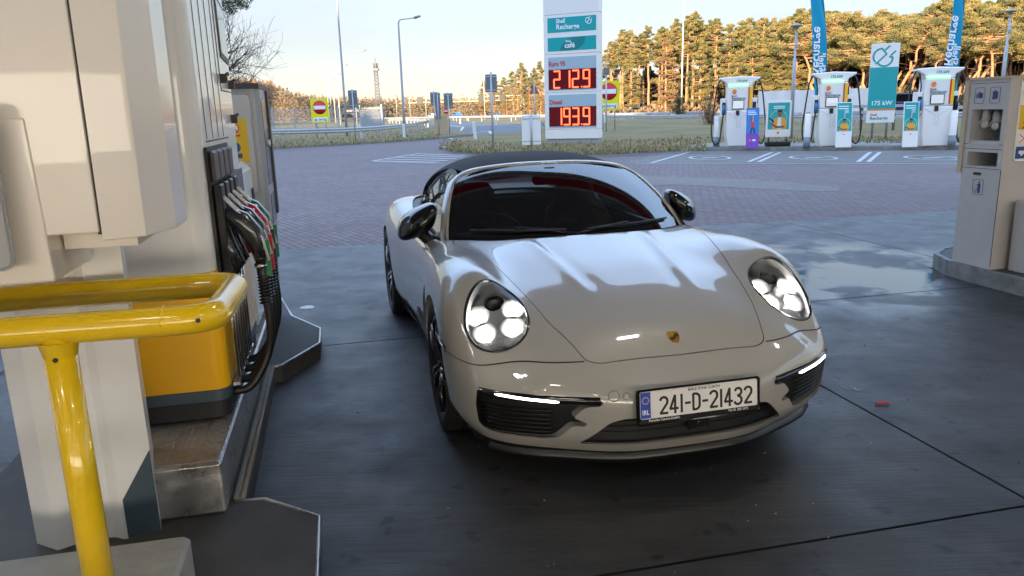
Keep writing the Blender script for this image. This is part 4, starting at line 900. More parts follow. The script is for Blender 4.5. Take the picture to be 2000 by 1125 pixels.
# steel plinth under the dispenser with chequer plate
pb = empty('steel_plinth', (0, 0, 0), ST, 'stainless steel plinth with a rusty chequer plate under the dispenser', 'plinth')
mb = MB(); mb.rprism(-.83, 4.25, .117, .330, .62, 2.78, .012); mb.build('casing', STL, pb, bevel=.004)
CHQ, n, p = nodemat('chequer_plate'); tc = nd(n, 'ShaderNodeTexCoord'); ob = tc.outputs['Object']; a = noise(n, ob, 9, 5); c = mixc(n, rng(n, a, .45, .75), (.38, .37, .36), (.27, .22, .17)); n.links.new(c, p.inputs['Base Color']); p.inputs['Metallic'].default_value = .75; n.links.new(rng(n, a, .3, .7, .3, .6), p.inputs['Roughness'])
mb = MB(); mb.box((-1.12, 2.875, .331), (-.535, 3.75, .335)); k = 0
for i in range(24):
    for j in range(34):
        x = -1.10+.025*i; y = 2.89+.0255*j; a = R(45) if (i+j) % 2 else R(-45); d = Vector((math.cos(a), math.sin(a)))*.009; e = Vector((-d.y, d.x))*.28
        c_ = Vector((x, y)); 
        if y < 3.6: mb.add([(c_.x-d.x, c_.y-d.y, .3352), (c_.x-e.x, c_.y-e.y, .3352), (c_.x+d.x, c_.y+d.y, .3352), (c_.x+e.x, c_.y+e.y, .3352), (c_.x, c_.y, .3372)], [(0, 1, 4), (1, 2, 4), (2, 3, 4), (3, 0, 4)])
mb.build('chequer_plate', CHQ, pb)
# dispenser
dp = empty('fuel_dispenser', (0, 0, 0), ST, 'white fuel dispenser with yellow lower body, silver bars and four hanging nozzles', 'dispenser')
X1 = -.525; Y0, Y1 = 3.28, 4.52
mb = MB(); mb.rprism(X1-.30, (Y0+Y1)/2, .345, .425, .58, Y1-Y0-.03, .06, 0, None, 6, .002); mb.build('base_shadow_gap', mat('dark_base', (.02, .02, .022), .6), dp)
mb = MB(); mb.rprism(X1-.31, (Y0+Y1)/2, .425, .475, .62, Y1-Y0, .06, 0, None, 6, .002); mb.build('slate_band', GRY, dp)
mb = MB(); mb.rprism(X1-.31, (Y0+Y1)/2, .476, .985, .62, Y1-Y0, .06, 0, None, 8, .002); mb.build('yellow_body', YEL, dp)
mb = MB(); mb.rprism(X1-.315, (Y0+Y1)/2, .986, 2.9, .63, Y1-Y0+.01, .085, 0, None, 10, .002); mb.build('white_body', WHT, dp)
mb = MB()
for k in range(7):
    y = 3.40+.085*k; mb.cyl((X1+.025, y, .46), (X1+.025, y, .99), .009)
mb.box((X1+.005, 3.36, .46), (X1+.035, 3.96, .475)); mb.build('hose_guard_bars', CHR, dp)
# side panels, display, latches
mb = MB()
for y in (3.45, 3.62, 3.79, 3.96): mb.box((X1+.0005, y-.0015, 1.52), (X1+.0025, y+.0015, 2.88))
mb.box((X1+.0005, 3.42, 1.508), (X1+.003, 4.12, 1.514)); mb.box((X1+.0005, 4.055, 1.74), (X1+.003, 4.061, 2.85)); mb.box((X1+.0005, 4.055, 1.735), (X1+.003, 4.42, 1.741)); mb.build('panel_seams', BLK, dp)
mb = MB(); mb.prism([(4.16, 1.90), (4.44, 1.88), (4.44, 2.16), (4.14, 2.20)], 0, .004, 0, basis((X1+.001, 0, 0), (0, 1, 0), (0, 0, 1))); mb.build('display_frame', BLK, dp)
mb = MB(); mb.prism([(4.18, 1.925), (4.42, 1.905), (4.42, 2.14), (4.165, 2.175)], .0045, .006, 0, basis((X1+.001, 0, 0), (0, 1, 0), (0, 0, 1))); mb.build('display_glass', mat('display_face', (.35, .38, .38), .05), dp)
for y, z in ((4.10, 1.795), (4.36, 1.775), (4.33, 1.60)):
    mb = MB(); mb.box((X1, y-.014, z-.022), (X1+.03, y+.014, z+.022)); mb.tube([(X1+.03, y-.05, z+.02), (X1+.035, y, z+.028), (X1+.03, y+.05, z+.016)], .004, 0, 6); mb.build('latch', BLK, dp)
# nozzle boots
mb = MB(); mb.box((X1+.0005, 3.34, .92), (X1+.012, 3.98, 1.49)); mb.build('nozzle_bay', BLK, dp)
for k in range(4):
    y = 3.42+.155*k; mb = MB(); mb.rprism(0, 0, 0, .022, .135, .13, .012, 0, basis((X1+.012, y, 1.41), (0, 1, 0), (0, 0, 1))); mb.build('button_pad', mat('pad_brown', (.09, .075, .075), .5), dp)
    mb = MB(); mb.prism([(-.05, 1.335), (.05, 1.335), (.045, 1.20), (.03, .95), (-.03, .95), (-.045, 1.20)][::-1], 0, .035, 0, basis((X1+.012, y, 0), (0, 1, 0), (0, 0, 1)), .006); mb.build('nozzle_boot', BLK, dp)
mb = MB(); mb.prism([(3.98, 1.20), (4.50, 1.20), (4.50, 1.33), (3.98, 1.36)], .002, .006, 0, basis((X1, 0, 0), (0, 1, 0), (0, 0, 1)))
for k in range(9): mb.box((X1+.006, 3.99, 1.212+.015*k), (X1+.010, 4.49, 1.218+.015*k))
mb.build('vent_louvre', mat('louvre_grey', (.16, .16, .17), .5), dp)
# nozzles and hoses
NG = 'nozzles hanging on the dispenser'
cols = [((.02, .02, .022), (.0, .20, .06), 'black nozzle with a white lever guard and green strip, nearest the rail'), ((.02, .02, .022), (.55, .01, .015), 'black nozzle with a red hose sleeve, second from the rail'), ((.45, .01, .012), (.02, .02, .02), 'nozzle with a red grip cover, third from the rail'), ((.0, .15, .06), (.0, .20, .06), 'nozzle with a green grip cover, farthest from the rail')]
for k, (gc, sc, lab) in enumerate(cols):
    y = 3.42+.155*k; nz = empty('fuel_nozzle', (0, 0, 0), ST, lab, 'fuel nozzle', NG); gmt = mat('grip_%d' % k, gc, .25, coat=.6); smt = mat('sleeve_%d' % k, sc, .4)
    x = X1+.03
    mb = MB(); mb.tube([(x-.02, y, 1.20), (x+.03, y, 1.205), (x+.075, y, 1.175), (x+.115, y, 1.12), (x+.135, y, 1.06), (x+.14, y, 1.0)], [.022, .036, .046, .046, .036, .028], 0, 12); mb.tube([(x-.01, y, 1.18), (x+.02, y, 1.05), (x+.05, y, .98)], [.025, .035, .03], 0, 10); mb.build('nozzle_body', gmt, nz)
    mb = MB(); A = [(x-.005, y-.018, 1.30), (x+.04, y-.018, 1.25), (x+.10, y-.018, 1.18), (x+.155, y-.018, 1.10), (x+.175, y-.018, 1.0)]
    for s_ in (-.022, .022): mb.tube([(a, b+s_+.018, c) for a, b, c in A], .006, 0, 6)
    mb.build('lever_guard', mat('guard_white', (.7, .7, .7), .35), nz)
    mb = MB(); mb.box((x+.150, y-.016, .93), (x+.180, y+.016, 1.09)); mb.build('fuel_label', smt, nz)
    mb = MB(); mb.tube([(x-.03, y+.0, 1.14), (x+.02, y, 1.02), (x+.01, y, .93), (x-.02, y, .90)], [.02, .018, .02, .016], 0, 8); mb.build('spout', mat('spout_dark', (.03, .03, .03), .3, .5), nz)
    mb = MB(); mb.tube([(x+.14, y, 1.0), (x+.142, y, .93), (x+.145, y, .84)], [.026, .024, .022], 0, 12)
    for j in range(9): q = .92-.012*j*1.2; mb.lathe([(.022, q), (.030, q+.004), (.022, q+.008)], Matrix.Translation((x+.143, y, 0)), 12)
    mb.build('hose_sleeve', BLK, nz)
    mb = MB(); mb.lathe([(.026, .985), (.031, .985), (.031, .970), (.026, .970)], Matrix.Translation((x+.140, y, 0)), 16); mb.build('clamp_ring', CHR, nz)
    pts = catmull(np.array([(x+.145, y, .85), (x+.150, y+.01, .70), (x+.13, y+.02, .58), (x+.08, y+.0, .48), (x+.03, y-.02, .43), (X1+.0, y-.03, .425)]), 6)
    mb = MB(); mb.tube([tuple(q) for q in pts], .019, 0, 10); mb.build('hose', BLK, nz)
# pylon in front of the dispenser
py = empty('dispenser_pylon', (0, 0, 0), ST, 'white folded-metal pylon with a slate wedge at its foot', 'pylon')
pp = [(-1.17, 2.82), (-1.08, 2.75), (-.985, 2.80), (-.90, 2.79), (-.862, 2.765), (-.745, 2.80), (-.80, 3.06), (-1.17, 3.06)]
mb = MB(); mb.prism(pp, .116, 3.2, 0); mb.build('folded_sheet', WHT2, py)
mb = MB(); a = Vector((-.862, 2.765)); b = Vector((-.745, 2.80)); M0 = basis((a.x, a.y, 0), (b.x-a.x, b.y-a.y, 0), (0, 0, 1)); mb.prism([(.012, .118), (.1215, .118), (.1215, .44), (.012, .27)], .0, .003, 0, M0)
mb.build('slate_wedge', GRY, py)
# upper head overhanging
hd = empty('card_reader_head', (0, 0, 0), ST, 'pale overhanging head housing with a black seam and folded right side', 'pump head')
def vprism(mb, bot, top, z0, z1, mi=0):
    n_ = len(bot); mb.add([(x, y, z0) for x, y in bot]+[(x, y, z1) for x, y in top], [(i, (i+1) % n_, n_+(i+1) % n_, n_+i) for i in range(n_)]+[tuple(range(n_))[::-1], tuple(range(n_, 2*n_))], mi)
mb = MB(); vprism(mb, [(-1.25, 2.36), (-.81, 2.35), (-.674, 2.35), (-.674, 2.7), (-1.25, 2.7)], [(-1.25, 2.36), (-.81, 2.35), (-.665, 2.35), (-.665, 2.7), (-1.25, 2.7)], 1.295, 2.5); mb.build('front_door', CREAM, hd, bevel=.006)
mb = MB(); vprism(mb, [(-.668, 2.352), (-.563, 2.40), (-.508, 2.55), (-.508, 2.74), (-.668, 2.74)], [(-.659, 2.352), (-.555, 2.40), (-.502, 2.55), (-.502, 2.74), (-.659, 2.74)], 1.272, 2.5); mb.build('folded_side', CREAM, hd, bevel=.003)
mb = MB(); mb.box((-.68, 2.36, 1.29), (-.655, 2.4, 2.5)); mb.build('seam_gasket', BLK, hd)
mb = MB(); vprism(mb, [(-1.4, 2.30), (-.803, 2.34), (-.803, 2.7), (-1.4, 2.7)], [(-1.4, 2.30), (-.815, 2.34), (-.815, 2.7), (-1.4, 2.7)], 1.165, 1.62); mb.build('lower_housing', CREAM, hd, bevel=.008)
mb = MB(); mb.rprism(-.985, 1.44, 0, .008, .24, .44, .03, 0, basis((0, 2.322, 0), (1, .066, 0), (0, 0, 1))); mb.build('keypad_panel', mat('keypad_grey', (.36, .37, .38), .4), hd)
mb = MB(); mb.cyl((-.905, 2.325, 1.40), (-.905, 2.285, 1.40), .018); mb.build('lock_knob', BLK, hd)
mb = MB(); mb.box((-.80, 2.45, 1.24), (-.60, 2.70, 1.292)); mb.build('underside_bracket', CREAM, hd)
# rail
rl = empty('safety_rail', (0, 0, 0), ST, 'glossy yellow bent tube rail on a single post', 'rail')
def bend(P, r, n_=8):
    out = [Vector(P[0])]
    for i in range(1, len(P)-1):
        a, b, c = Vector(P[i-1]), Vector(P[i]), Vector(P[i+1]); p0 = b+(a-b).normalized()*r; p1 = b+(c-b).normalized()*r
        for t in np.linspace(0, 1, n_): out.append(p0*(1-t)**2+b*2*t*(1-t)+p1*t*t)
    return out+[Vector(P[-1])]
mb = MB(); z = 1.06; mb.tube(bend([(-3.2, 2.28, z), (-.37, 2.195, z), (-.355, 2.65, z), (-3.2, 2.73, z)], .09, 12), .042, 0, 28)
for q in ((-.50, 2.199), ): mb.lathe([(.042, -.004), (.0435, -.002), (.0435, .002), (.042, .004)], Matrix.Translation((q[0], q[1], z)) @ Matrix.Rotation(R(90), 4, 'Y'), 28)
mb.build('top_tube', YRL, rl)
mb = MB(); mb.tube([(-.775, 2.21, .10), (-.775, 2.21, z-.01)], .042, 0, 28); mb.lathe([(.042, .985), (.048, 1.015), (.054, 1.03)], Matrix.Translation((-.775, 2.21, 0)), 28); mb.build('post', YRL, rl)
mb = MB()
for q, d in (((-.775, 2.168, .985), (0, -1, 0)), ((-.405, 2.157, 1.065), (.25, -1, .25))): d = Vector(d).normalized(); mb.cyl(Vector(q)-d*.006, Vector(q)+d*.0035, .0065)
mb.build('bolt_hole', BLK, rl)
o = MB().rprism(0, 0, .0, .160, 2.2, 1.1, .03, 0, None, 5, .012).build('concrete_block', mat('pale_block', (.34, .33, .29), .6, noise=.22, nscale=5, bump=.25, bscale=60), label='pale smooth concrete block that the yellow rail post stands on', cat='block'); o.location = S(-1.66, 1.89, .118); o.rotation_euler = (0, 0, ST)
o = MB().lathe([(0, .018), (.03, .018), (.042, .006), (.044, 0)], None, 24).build('bolt_cap', mat('cap_cream', (.7, .62, .45), .4), label='round cream cap on the concrete block', cat='cap'); o.location = S(-1.0, 2.07, .263)
# payment terminal farther along
tm = empty('payment_terminal', (0, 0, 0), ST, 'grey payment terminal with yellow warning panel behind the dispenser', 'terminal')
tm.location = tm.location+SX*.085; mb = MB(); vprism_ = lambda bot, top, z0, z1: mb.add([(x, y, z0) for x, y in bot]+[(x, y, z1) for x, y in top], [(i, (i+1) % 5, 5+(i+1) % 5, 5+i) for i in range(5)]+[(4, 3, 2, 1, 0), (5, 6, 7, 8, 9)]); vprism_([(-1.15, 5.42), (-.645, 5.42), (-.615, 5.46), (-.615, 5.98), (-1.15, 5.98)], [(-1.15, 5.42), (-.585, 5.42), (-.555, 5.46), (-.555, 5.98), (-1.15, 5.98)], .115, .9); vprism_([(-1.15, 5.42), (-.585, 5.42), (-.555, 5.46), (-.555, 5.98), (-1.15, 5.98)], [(-1.15, 5.42), (-.580, 5.42), (-.555, 5.46), (-.555, 5.98), (-1.15, 5.98)], .904, 1.80); mb.build('cabinet', GMT, tm)
mb = MB(); mb.box((-1.15, 5.40, 1.79), (-.55, 6.02, 1.825)); mb.box((-.554, 5.90, .91), (-.54, 6.0, 1.79)); mb.build('cabinet_trim', mat('dark_trim', (.04, .04, .045), .5), tm)
mb = MB(); mb.rprism(-.765, 1.43, 0, .006, .31, .66, .03, 0, basis((0, 5.418, 0), (1, 0, 0), (0, 0, 1)), 4); mb.build('white_front', mat('front_grey_white', (.48, .49, .50), .4), tm)
STY = mat('sticker_safety_yellow', (.72, .47, .01), .5); STR_ = mat('sticker_red', (.5, .02, .02), .5); STB = mat('sticker_blue', (.01, .07, .25), .5); STW = mat('sticker_white', (.75, .75, .75), .5)
Mt = basis((-.735, 5.411, 0), (1, 0, 0), (0, 0, 1))
mb = MB(); mb.box((-.085, 1.32, 0), (.085, 1.60, .002), 0, Mt); mb.box((-.085, 1.17, 0), (.085, 1.30, .002), 0, Mt); mb.build('warning_panel', STY, tm)
mb = MB(); c0 = Mt @ Vector((.0, 1.54, .003)); Mc_ = Mt @ Matrix.Translation((0, 1.54, .0025)); mb.lathe([(0, 0), (.036, 0)], Mc_, 24, 0); mb.lathe([(0, .0006), (.029, .0006)], Mc_, 24, 1); mb.box((-.012, -.018, .001), (.012, .016, .0014), 2, Mc_); mb.box((-.034, -.004, .0016), (.034, .004, .002), 0, Mc_ @ Matrix.Rotation(R(-45), 4, 'Z')); mb.box((-.04, 1.485, .0025), (.04, 1.497, .003), 0, Mt)
Mc_ = Mt @ Matrix.Translation((0, 1.415, .0025)); mb.lathe([(0, 0), (.034, 0)], Mc_, 24, 3); mb.box((-.006, -.008, .0006), (.006, .022, .001), 1, Mc_); mb.box((-.006, -.022, .0006), (.006, -.013, .001), 1, Mc_); mb.box((-.04, 1.345, .0025), (.04, 1.375, .003), 3, Mt); mb.build('warning_symbols', [STR_, STW, INK, STB], tm)
mb = MB(); mb.box((-.5545, 5.52, 1.15), (-.551, 5.84, 1.72)); mb.box((-.5545, 5.56, .88), (-.551, 5.84, 1.08)); mb.build('terminal_screen_recess', mat('recess_dark', (.03, .032, .035), .2), tm)
mb = MB(); mb.cyl((-.552, 5.66, 1.43), (-.53, 5.66, 1.43), .022); mb.build('terminal_button', WH, tm)
bx = empty('white_hose_box', (0, 0, 0), ST, 'small rounded white box fixed low beside the terminal', 'box'); mb = MB(); mb.rprism(-.72, 4.95, .33, 1.34, .36, .55, .07, 0, None, 6, .05); mb.build('box_body', WHT, bx, bevel=.0); mb = MB(); mb.box((-.545, 5.05, 1.10), (-.53, 5.13, 1.17)); mb.build('box_catch', BLK, bx)
# discs and litter on the concrete
o = MB().lathe([(0, .006), (.035, .006), (.06, .004), (.064, 0)], None, 24).build('access_cap', mat('cap_white', (.55, .55, .55), .5, noise=.3, nscale=30), label='round white access cap set in the concrete beyond the island', cat='cap'); o.location = G(600, 601, .008)
random.seed(2)
o = MB().tube([(-.035, 0, .007), (0, .003, .009), (.035, -.002, .007)], .006, 0, 8).build('red_wrapper', mat('red_litter', (.55, .015, .02), .4), label='small red wrapper lying to the right of the car', cat='litter'); o.location = G(1723, 790, .008)
mb = MB()
for _ in range(26): x, y = random.gauss(0, .022), random.gauss(0, .02); s_ = random.uniform(.004, .014); mb.poly([(x, y, 0), (x+s_, y+s_*.4, .0003), (x+s_*.5, y+s_, 0)])
o = mb.build('bird_mess', mat('splash_white', (.5, .5, .5), .7), label='small white splash on the concrete past the right headlight', cat='stain'); o.location = G(1660, 760, .011)
# right-hand cabinet
RC = mat('cabinet_pewter', (.46, .455, .45), .42, .0, noise=.06, nscale=3); TAN = mat('cabinet_edge_tan', (.48, .40, .29), .5)
ri = empty('right_island', (0, 0, 0), ST, 'rounded concrete island under the glove cabinet', 'island')
mb = MB(); q = [(5.37, 4.4), (5.38, 4.9), (5.385, 5.5), (5.42, 5.85), (5.55, 6.15), (5.8, 6.35), (6.2, 6.45), (9, 6.6), (9, 3.6), (5.6, 3.6)][::-1]; mb.prism(q, 0, .145, 0, None, .006); mb.build('slab', SLAB, ri)
mb = MB(); e = q[::-1][:8]; L_ = [Vector((x, y, 0)) for x, y in e]; cen = Vector((7, 5.2, 0))
for i in range(len(L_)-1):
    a, b = L_[i], L_[i+1]; oa = (a-cen).normalized()*.012; ob_ = (b-cen).normalized()*.012; mb.add([a+oa, b+ob_, b+ob_+Vector((0, 0, .15)), a+oa+Vector((0, 0, .15)), a-oa*3+Vector((0, 0, .15)), b-ob_*3+Vector((0, 0, .15))], [(0, 1, 2, 3), (3, 2, 5, 4)])
mb.build('island_kerb', mat('kerb_damp', (.17, .175, .17), .6, noise=.4, nscale=7, bump=.3), ri)
gc = empty('glove_cabinet', (0, 0, 0), ST, 'grey service cabinet with a glove bay, waste slot and warning stickers', 'cabinet')
CX0, CX1, CY0, CY1, ZT = 5.425, 6.55, 5.38, 5.80, 1.745
mb = MB(); 
# shell with a real open bay on its -x side (y 5.44..5.74, z 1.20..1.50) and a slot (z 1.02..1.14)
mb.box((CX0+.30, CY0, .146), (CX1, CY1, ZT)); mb.box((CX0, CY0, 1.50), (CX0+.30, CY1, ZT)); mb.box((CX0, CY0, 1.14), (CX0+.30, CY1, 1.20)); mb.box((CX0, CY0, .146), (CX0+.30, CY1, 1.02)); 
for z0, z1 in ((1.20, 1.50), (1.02, 1.14)): mb.box((CX0, CY0, z0), (CX0+.30, CY0+.05, z1)); mb.box((CX0, CY1-.05, z0), (CX0+.30, CY1, z1))
mb.build('cabinet_shell', RC, gc)
mb = MB(); mb.box((CX0-.012, CY1, .95), (CX0+.02, CY1+.045, ZT+.02)); mb.box((CX0-.012, CY0-.01, ZT), (CX1, CY1+.045, ZT+.022)); mb.build('edge_trim', TAN, gc)
mb = MB()
for z in (1.205, 1.165, 1.0): mb.box((CX0-.002, CY0+.01, z), (CX0+.001, CY1-.005, z+.004))
mb.box((CX0-.002, CY0+.02, 1.715), (CX0+.001, CY1-.03, 1.719)); mb.box((CX0-.002, CY0-.001, .17), (CX0+.002, CY0+.003, 1.0)); mb.build('door_seams', BLK, gc)
mb = MB(); mb.rprism(0, 0, 0, .003, .075, .022, .008, 0, basis((CX0-.001, 5.62, .955), (0, -1, 0), (0, 0, 1))); mb.build('finger_slot', BLK, gc)
NV_ = mat('navy_ink', (.012, .03, .16), .5)
def icon_frame(mb, M, w, h):
    pts = rrect(0, 0, w, h, .012, 3); n_ = len(pts)
    for i in range(n_): strokes(mb, [(pts[i], pts[(i+1) % n_])], .0035, M, .0008)
Mx_ = lambda y, z: basis((CX0-.0015, y, z), (0, -1, 0), (0, 0, 1))
mb = MB(); M0 = Mx_(5.685, 1.615); icon_frame(mb, M0, .10, .13); mb.box((-.005, -.022, 0), (.034, .022, .001), 0, M0)
for k in range(4): mb.box((-.036, -.02+.010*k, 0), (-.004, -.013+.010*k, .001), 0, M0)
mb.box((-.012, .02, 0), (.008, .030, .001), 0, M0)
M0 = Mx_(5.525, 1.615); icon_frame(mb, M0, .10, .13); mb.prism([(-.024, -.035), (.028, -.030), (.028, .030), (-.024, .034)], 0, .001, 0, M0); mb.box((-.008, .034, 0), (.01, .042, .001), 0, M0); mb.build('bay_icons', NV_, gc)
mb = MB(); M0 = Mx_(5.60, .84); icon_frame(mb, M0, .11, .13); mb.lathe([(0, .0008), (.009, .0008)], M0 @ Matrix.Translation((.012, .042, 0)), 14); mb.box((-.002, -.008, 0), (.026, .031, .001), 0, M0); mb.box((.0, -.05, 0), (.010, -.008, .001), 0, M0); mb.box((.014, -.05, 0), (.024, -.008, .001), 0, M0); strokes(mb, [((.0, .022), (-.022, .012)), ((-.038, -.008), (-.032, -.048)), ((-.032, -.048), (-.016, -.048)), ((-.016, -.048), (-.010, -.008))], .004, M0, .001); mb.build('litter_icon', NV_, gc)
mb = MB(); mb.box((CX0-.004, CY0+.048, 1.198), (CX0+.02, CY1-.05, 1.21)); mb.box((CX0+.02, CY0+.05, 1.2005), (CX0+.29, CY1-.05, 1.235)); mb.build('bay_shelf', RC, gc)
# stickers on the camera-facing side
Mf = basis((0, CY0-.002, 0), (1, 0, 0), (0, 0, 1))
mb = MB(); mb.rprism(5.83, 1.40, 0, .0015, .62, .66, .03, 0, Mf); mb.build('notice_board', STW, gc)
mb = MB(); mb.box((5.545, 1.33, .002), (6.12, 1.53, .003), 0, Mf); mb.build('notice_yellow', STY, gc)
mb = MB(); mb.box((5.545, 1.09, .002), (6.12, 1.19, .003), 0, Mf); mb.build('notice_blue', STB, gc)
mb = MB(); mb.box((5.545, 1.21, .002), (5.70, 1.31, .003), 0, Mf); mb.build('notice_white_box', mat('paper_white', (.8, .78, .76), .6), gc)
mb = MB(); strokes(mb, [((5.59, 1.44), (5.64, 1.51)), ((5.64, 1.51), (5.69, 1.44)), ((5.69, 1.44), (5.59, 1.44))], .006, Mf @ Matrix.Translation((0, 0, .0035)), .0005); 
Mf = Mf @ Matrix.Translation((-.105, -.035, 0)); M0 = Mf @ Matrix.Translation((5.72, 1.42, .0035)); mb.lathe([(.018, 0), (.026, 0)], M0, 20, 1); mb.box((-.004, -.012, 0), (.004, .012, .0006), 0, M0); mb.box((5.69, 1.372, .0035), (5.75, 1.39, .004), 1, Mf)
strokes(mb, [((5.67, 1.255), (5.77, 1.325)), ((5.67, 1.325), (5.77, 1.255))], .006, Mf @ Matrix.Translation((0, 0, .0035)), .0005, 1)
mb.box((5.68, 1.165, .0035), (5.76, 1.19, .004), 2, Mf); mb.prism([(5.70, 1.15), (5.72, 1.15), (5.73, 1.165), (5.70, 1.165)], .0035, .004, 2, Mf)
mb.build('notice_symbols', [INK, STR_, STW], gc)
join('notice_heading', [text('t', 'V', Mf @ Matrix.Translation((5.72, 1.66, .003)), .085, NV_, None, .0004, .002), text('t', 'vo', Mf @ Matrix.Translation((5.73, 1.595, .003)), .06, NV_, None, .0004, .002)], NV_, gc)
# gloves
for k, (y, z, s_) in enumerate(((5.685, 1.40, .8), (5.60, 1.385, .85), (5.51, 1.42, .7))):
    mb = MB(); gx_ = CX0+.09+.03*k
    mb.tube([(gx_, y+.012, z+.10), (gx_, y, z+.05), (gx_-.005, y-.006, z)], [.022*s_, .040*s_, .034*s_], 0, 12)
    for j in range(4): yy = y-.028+.018*j; mb.tube([(gx_-.005, yy*.5+y*.5, z+.01), (gx_-.01, yy, z-.035), (gx_-.012, yy-.004, z-.065+.008*abs(j-1.5))], [.012, .011, .007], 0, 8)
    mb.tube([(gx_, y+.03, z+.02), (gx_-.01, y+.055, z-.01), (gx_-.01, y+.06, z-.035)], [.012, .010, .007], 0, 8)
    mb.build('glove', mat('glove_cotton', (.62, .60, .56), .85), label=['white glove hanging leftmost in the cabinet bay', 'white glove with long fingers hanging in the middle of the bay', 'small white glove bunched at the inner end of the bay'][k], cat='glove', group='gloves in the cabinet bay')
    o = [x_ for x_ in COL.objects if x_.name.startswith('glove') and x_.type == 'MESH'][-1]; o.rotation_euler = (0, 0, ST)
o = MB().rprism(6.1, 5.15, .146, .74, 1.1, .36, .02, 0, None, 3, .006).build('low_cabinet', RC, label='low plain grey cabinet in front of the glove cabinet', cat='cabinet'); o.rotation_euler = (0, 0, ST)
mb = MB(); mb.box((0, 0, 0), (.55, .035, .004)); o = mb.build('drain_slot', BLK, label='short black drain slot beside the rounded island', cat='drain'); o.location = G(1820, 524, .0085); o.rotation_euler = (0, 0, ST+R(5))

random.seed(12); mb = MB()
for _ in range(420):
    x, y = random.uniform(-.1, 5.2), random.uniform(-.2, 9); r_ = random.uniform(.002, .007); z = .0075; a = random.random()*6.28; q = S(x, y, z)
    mb.add([q+Vector((math.cos(a+k*2.1)*r_, math.sin(a+k*2.1)*r_, 0)) for k in range(3)]+[q+Vector((0, 0, r_*.8))], [(0, 1, 3), (1, 2, 3), (2, 0, 3)], random.choice((0, 0, 1)))
mb.build('gravel', [mat('grit_pale', (.30, .28, .26), .8), mat('grit_dark', (.02, .02, .02), .8)], label='scattered grit and tiny stones on the forecourt concrete', cat='grit', kind='stuff')
# ------------------------------------------------------------------ middle distance
GALV = mat('galvanised_steel', (.40, .41, .42), .5, .3, noise=.12, nscale=5); PWH = mat('panel_white', (.80, .75, .68), .4); TEAL = mat('sign_teal', (.0, .33, .32), .4); TEAL2 = mat('sign_dark_teal', (.0, .20, .19), .4); RED_ = mat('sign_red', (.60, .015, .02), .4); YELS = mat('sign_yellow', (.80, .72, .0), .45)
SGY = mat('sign_back_grey', (.17, .175, .18), .55, .3); ORG = mat('emblem_orange', (.80, .22, .01), .45); TXG = mat('teal_ink', (.0, .20, .22), .5)
def zrot(p, q):   # heading of a facing plane whose right edge direction is p->q
    d = q-p; return math.atan2(d.y, d.x)
# price totem
p0 = G(1066, 285); p1 = G(1170, 284); tz = zrot(p0, p1); W_ = (p1-p0).length
tt = empty('price_totem', p0, tz, 'tall white price totem with teal panels and glowing red fuel prices', 'sign')
LOC = Matrix.Identity(4)
def zp(y): return 1.6+(212.8-y)/42.2
mb = MB(); mb.rprism(W_/2+.03, .25, 0, .36, W_-.14, .5, .03); mb.build('base', mat('totem_base', (.33, .32, .31), .8, noise=.15), tt)
mb = MB(); zs = [.30, zp(250), zp(182), zp(113), zp(43), 8.6]
for a, b in zip(zs[:-1], zs[1:]): mb.rprism(W_/2, .25, a+.012, b-.012, W_, .62, .03, 0, None, 3, .01)
mb.rprism(W_/2, .25, .31, 8.55, W_-.06, .56, .01); mb.build('body', PWH, tt)
MF = lambda d=0: basis((0, -.062-d, 0), (1, 0, 0), (0, 0, 1))
xa, xb = .20, W_-.10
mb = MB(); mb.box((xa, zp(74), 0), (xb, zp(48), .006), 0, MF()); mb.build('recharge_panel', TEAL, tt)
mb = MB(); mb.box((xa, zp(107), 0), (xb, zp(83), .006), 0, MF()); ctr_ = ((xa+xb)/2, (zp(107)+zp(83))/2)
lf = [(-.55, -.30), (-.45, -.05), (-.25, .18), (.05, .27), (.62, .29), (.60, .05), (.45, -.15), (.2, -.27), (-.1, -.30)]; mb.prism([(ctr_[0]+x, ctr_[1]+y*.95) for x, y in lf][::-1], .0065, .009, 1, MF()); mb.build('cafe_panel', [TEAL, TEAL2], tt)
PALE = mat('pale_blue_panel', (.36, .46, .50), .4)
for a, b in ((118, 178), (186, 247)):
    mb = MB(); mb.box((xa, zp(b), 0), (xb, zp(a), .004), 0, MF()); mb.build('price_field', PALE, tt)
LEDB = mat('display_red_halo', (.03, .004, .006), .25, emis=(.4, 0, .01), estr=.06); LEDC = mat('led_digits', (1, .15, .05), .5, emis=(1, .07, .02), estr=1.7)  # display panel glows faintly red, the digits' halo put into its colour
def Mt2(x, y, d=.012, sz=0): return MF() @ Matrix.Translation((x, zp(y), d))
join('recharge_lettering', [text('t', 'Shell', Mt2(.60, 54.5), .25, WH, None, .002, .008, .9, 'LEFT'), text('t', 'Recharge', Mt2(.60, 65), .29, WH, None, .002, .009, .98, 'LEFT')], WH, tt)
def plug(mb, M, s, w):   # the plug emblem: half disc body, two prongs, tail
    strokes(mb, [((-.5*s, -.5*s), (.12*s, .12*s)), ((-.12*s, .42*s), (.18*s, .72*s)) if False else ((.02*s, .38*s), (.28*s, .64*s)), ((.38*s, .02*s), (.64*s, .28*s))], w, M)
    a = [(-.18*s+.5*s*math.cos(q)*1.0, -.02*s+.5*s*math.sin(q)) for q in np.linspace(R(45+45), R(225), 9)]
    b = [(.02*s+.48*s*math.cos(q), -.18*s+.48*s*math.sin(q)) for q in np.linspace(R(215), R(370), 9)]
    strokes(mb, list(zip(a[:-1], a[1:]))+list(zip(b[:-1], b[1:]))+[(a[0], (.12*s, .12*s)), (b[-1], (.30*s, -.06*s))], w, M)
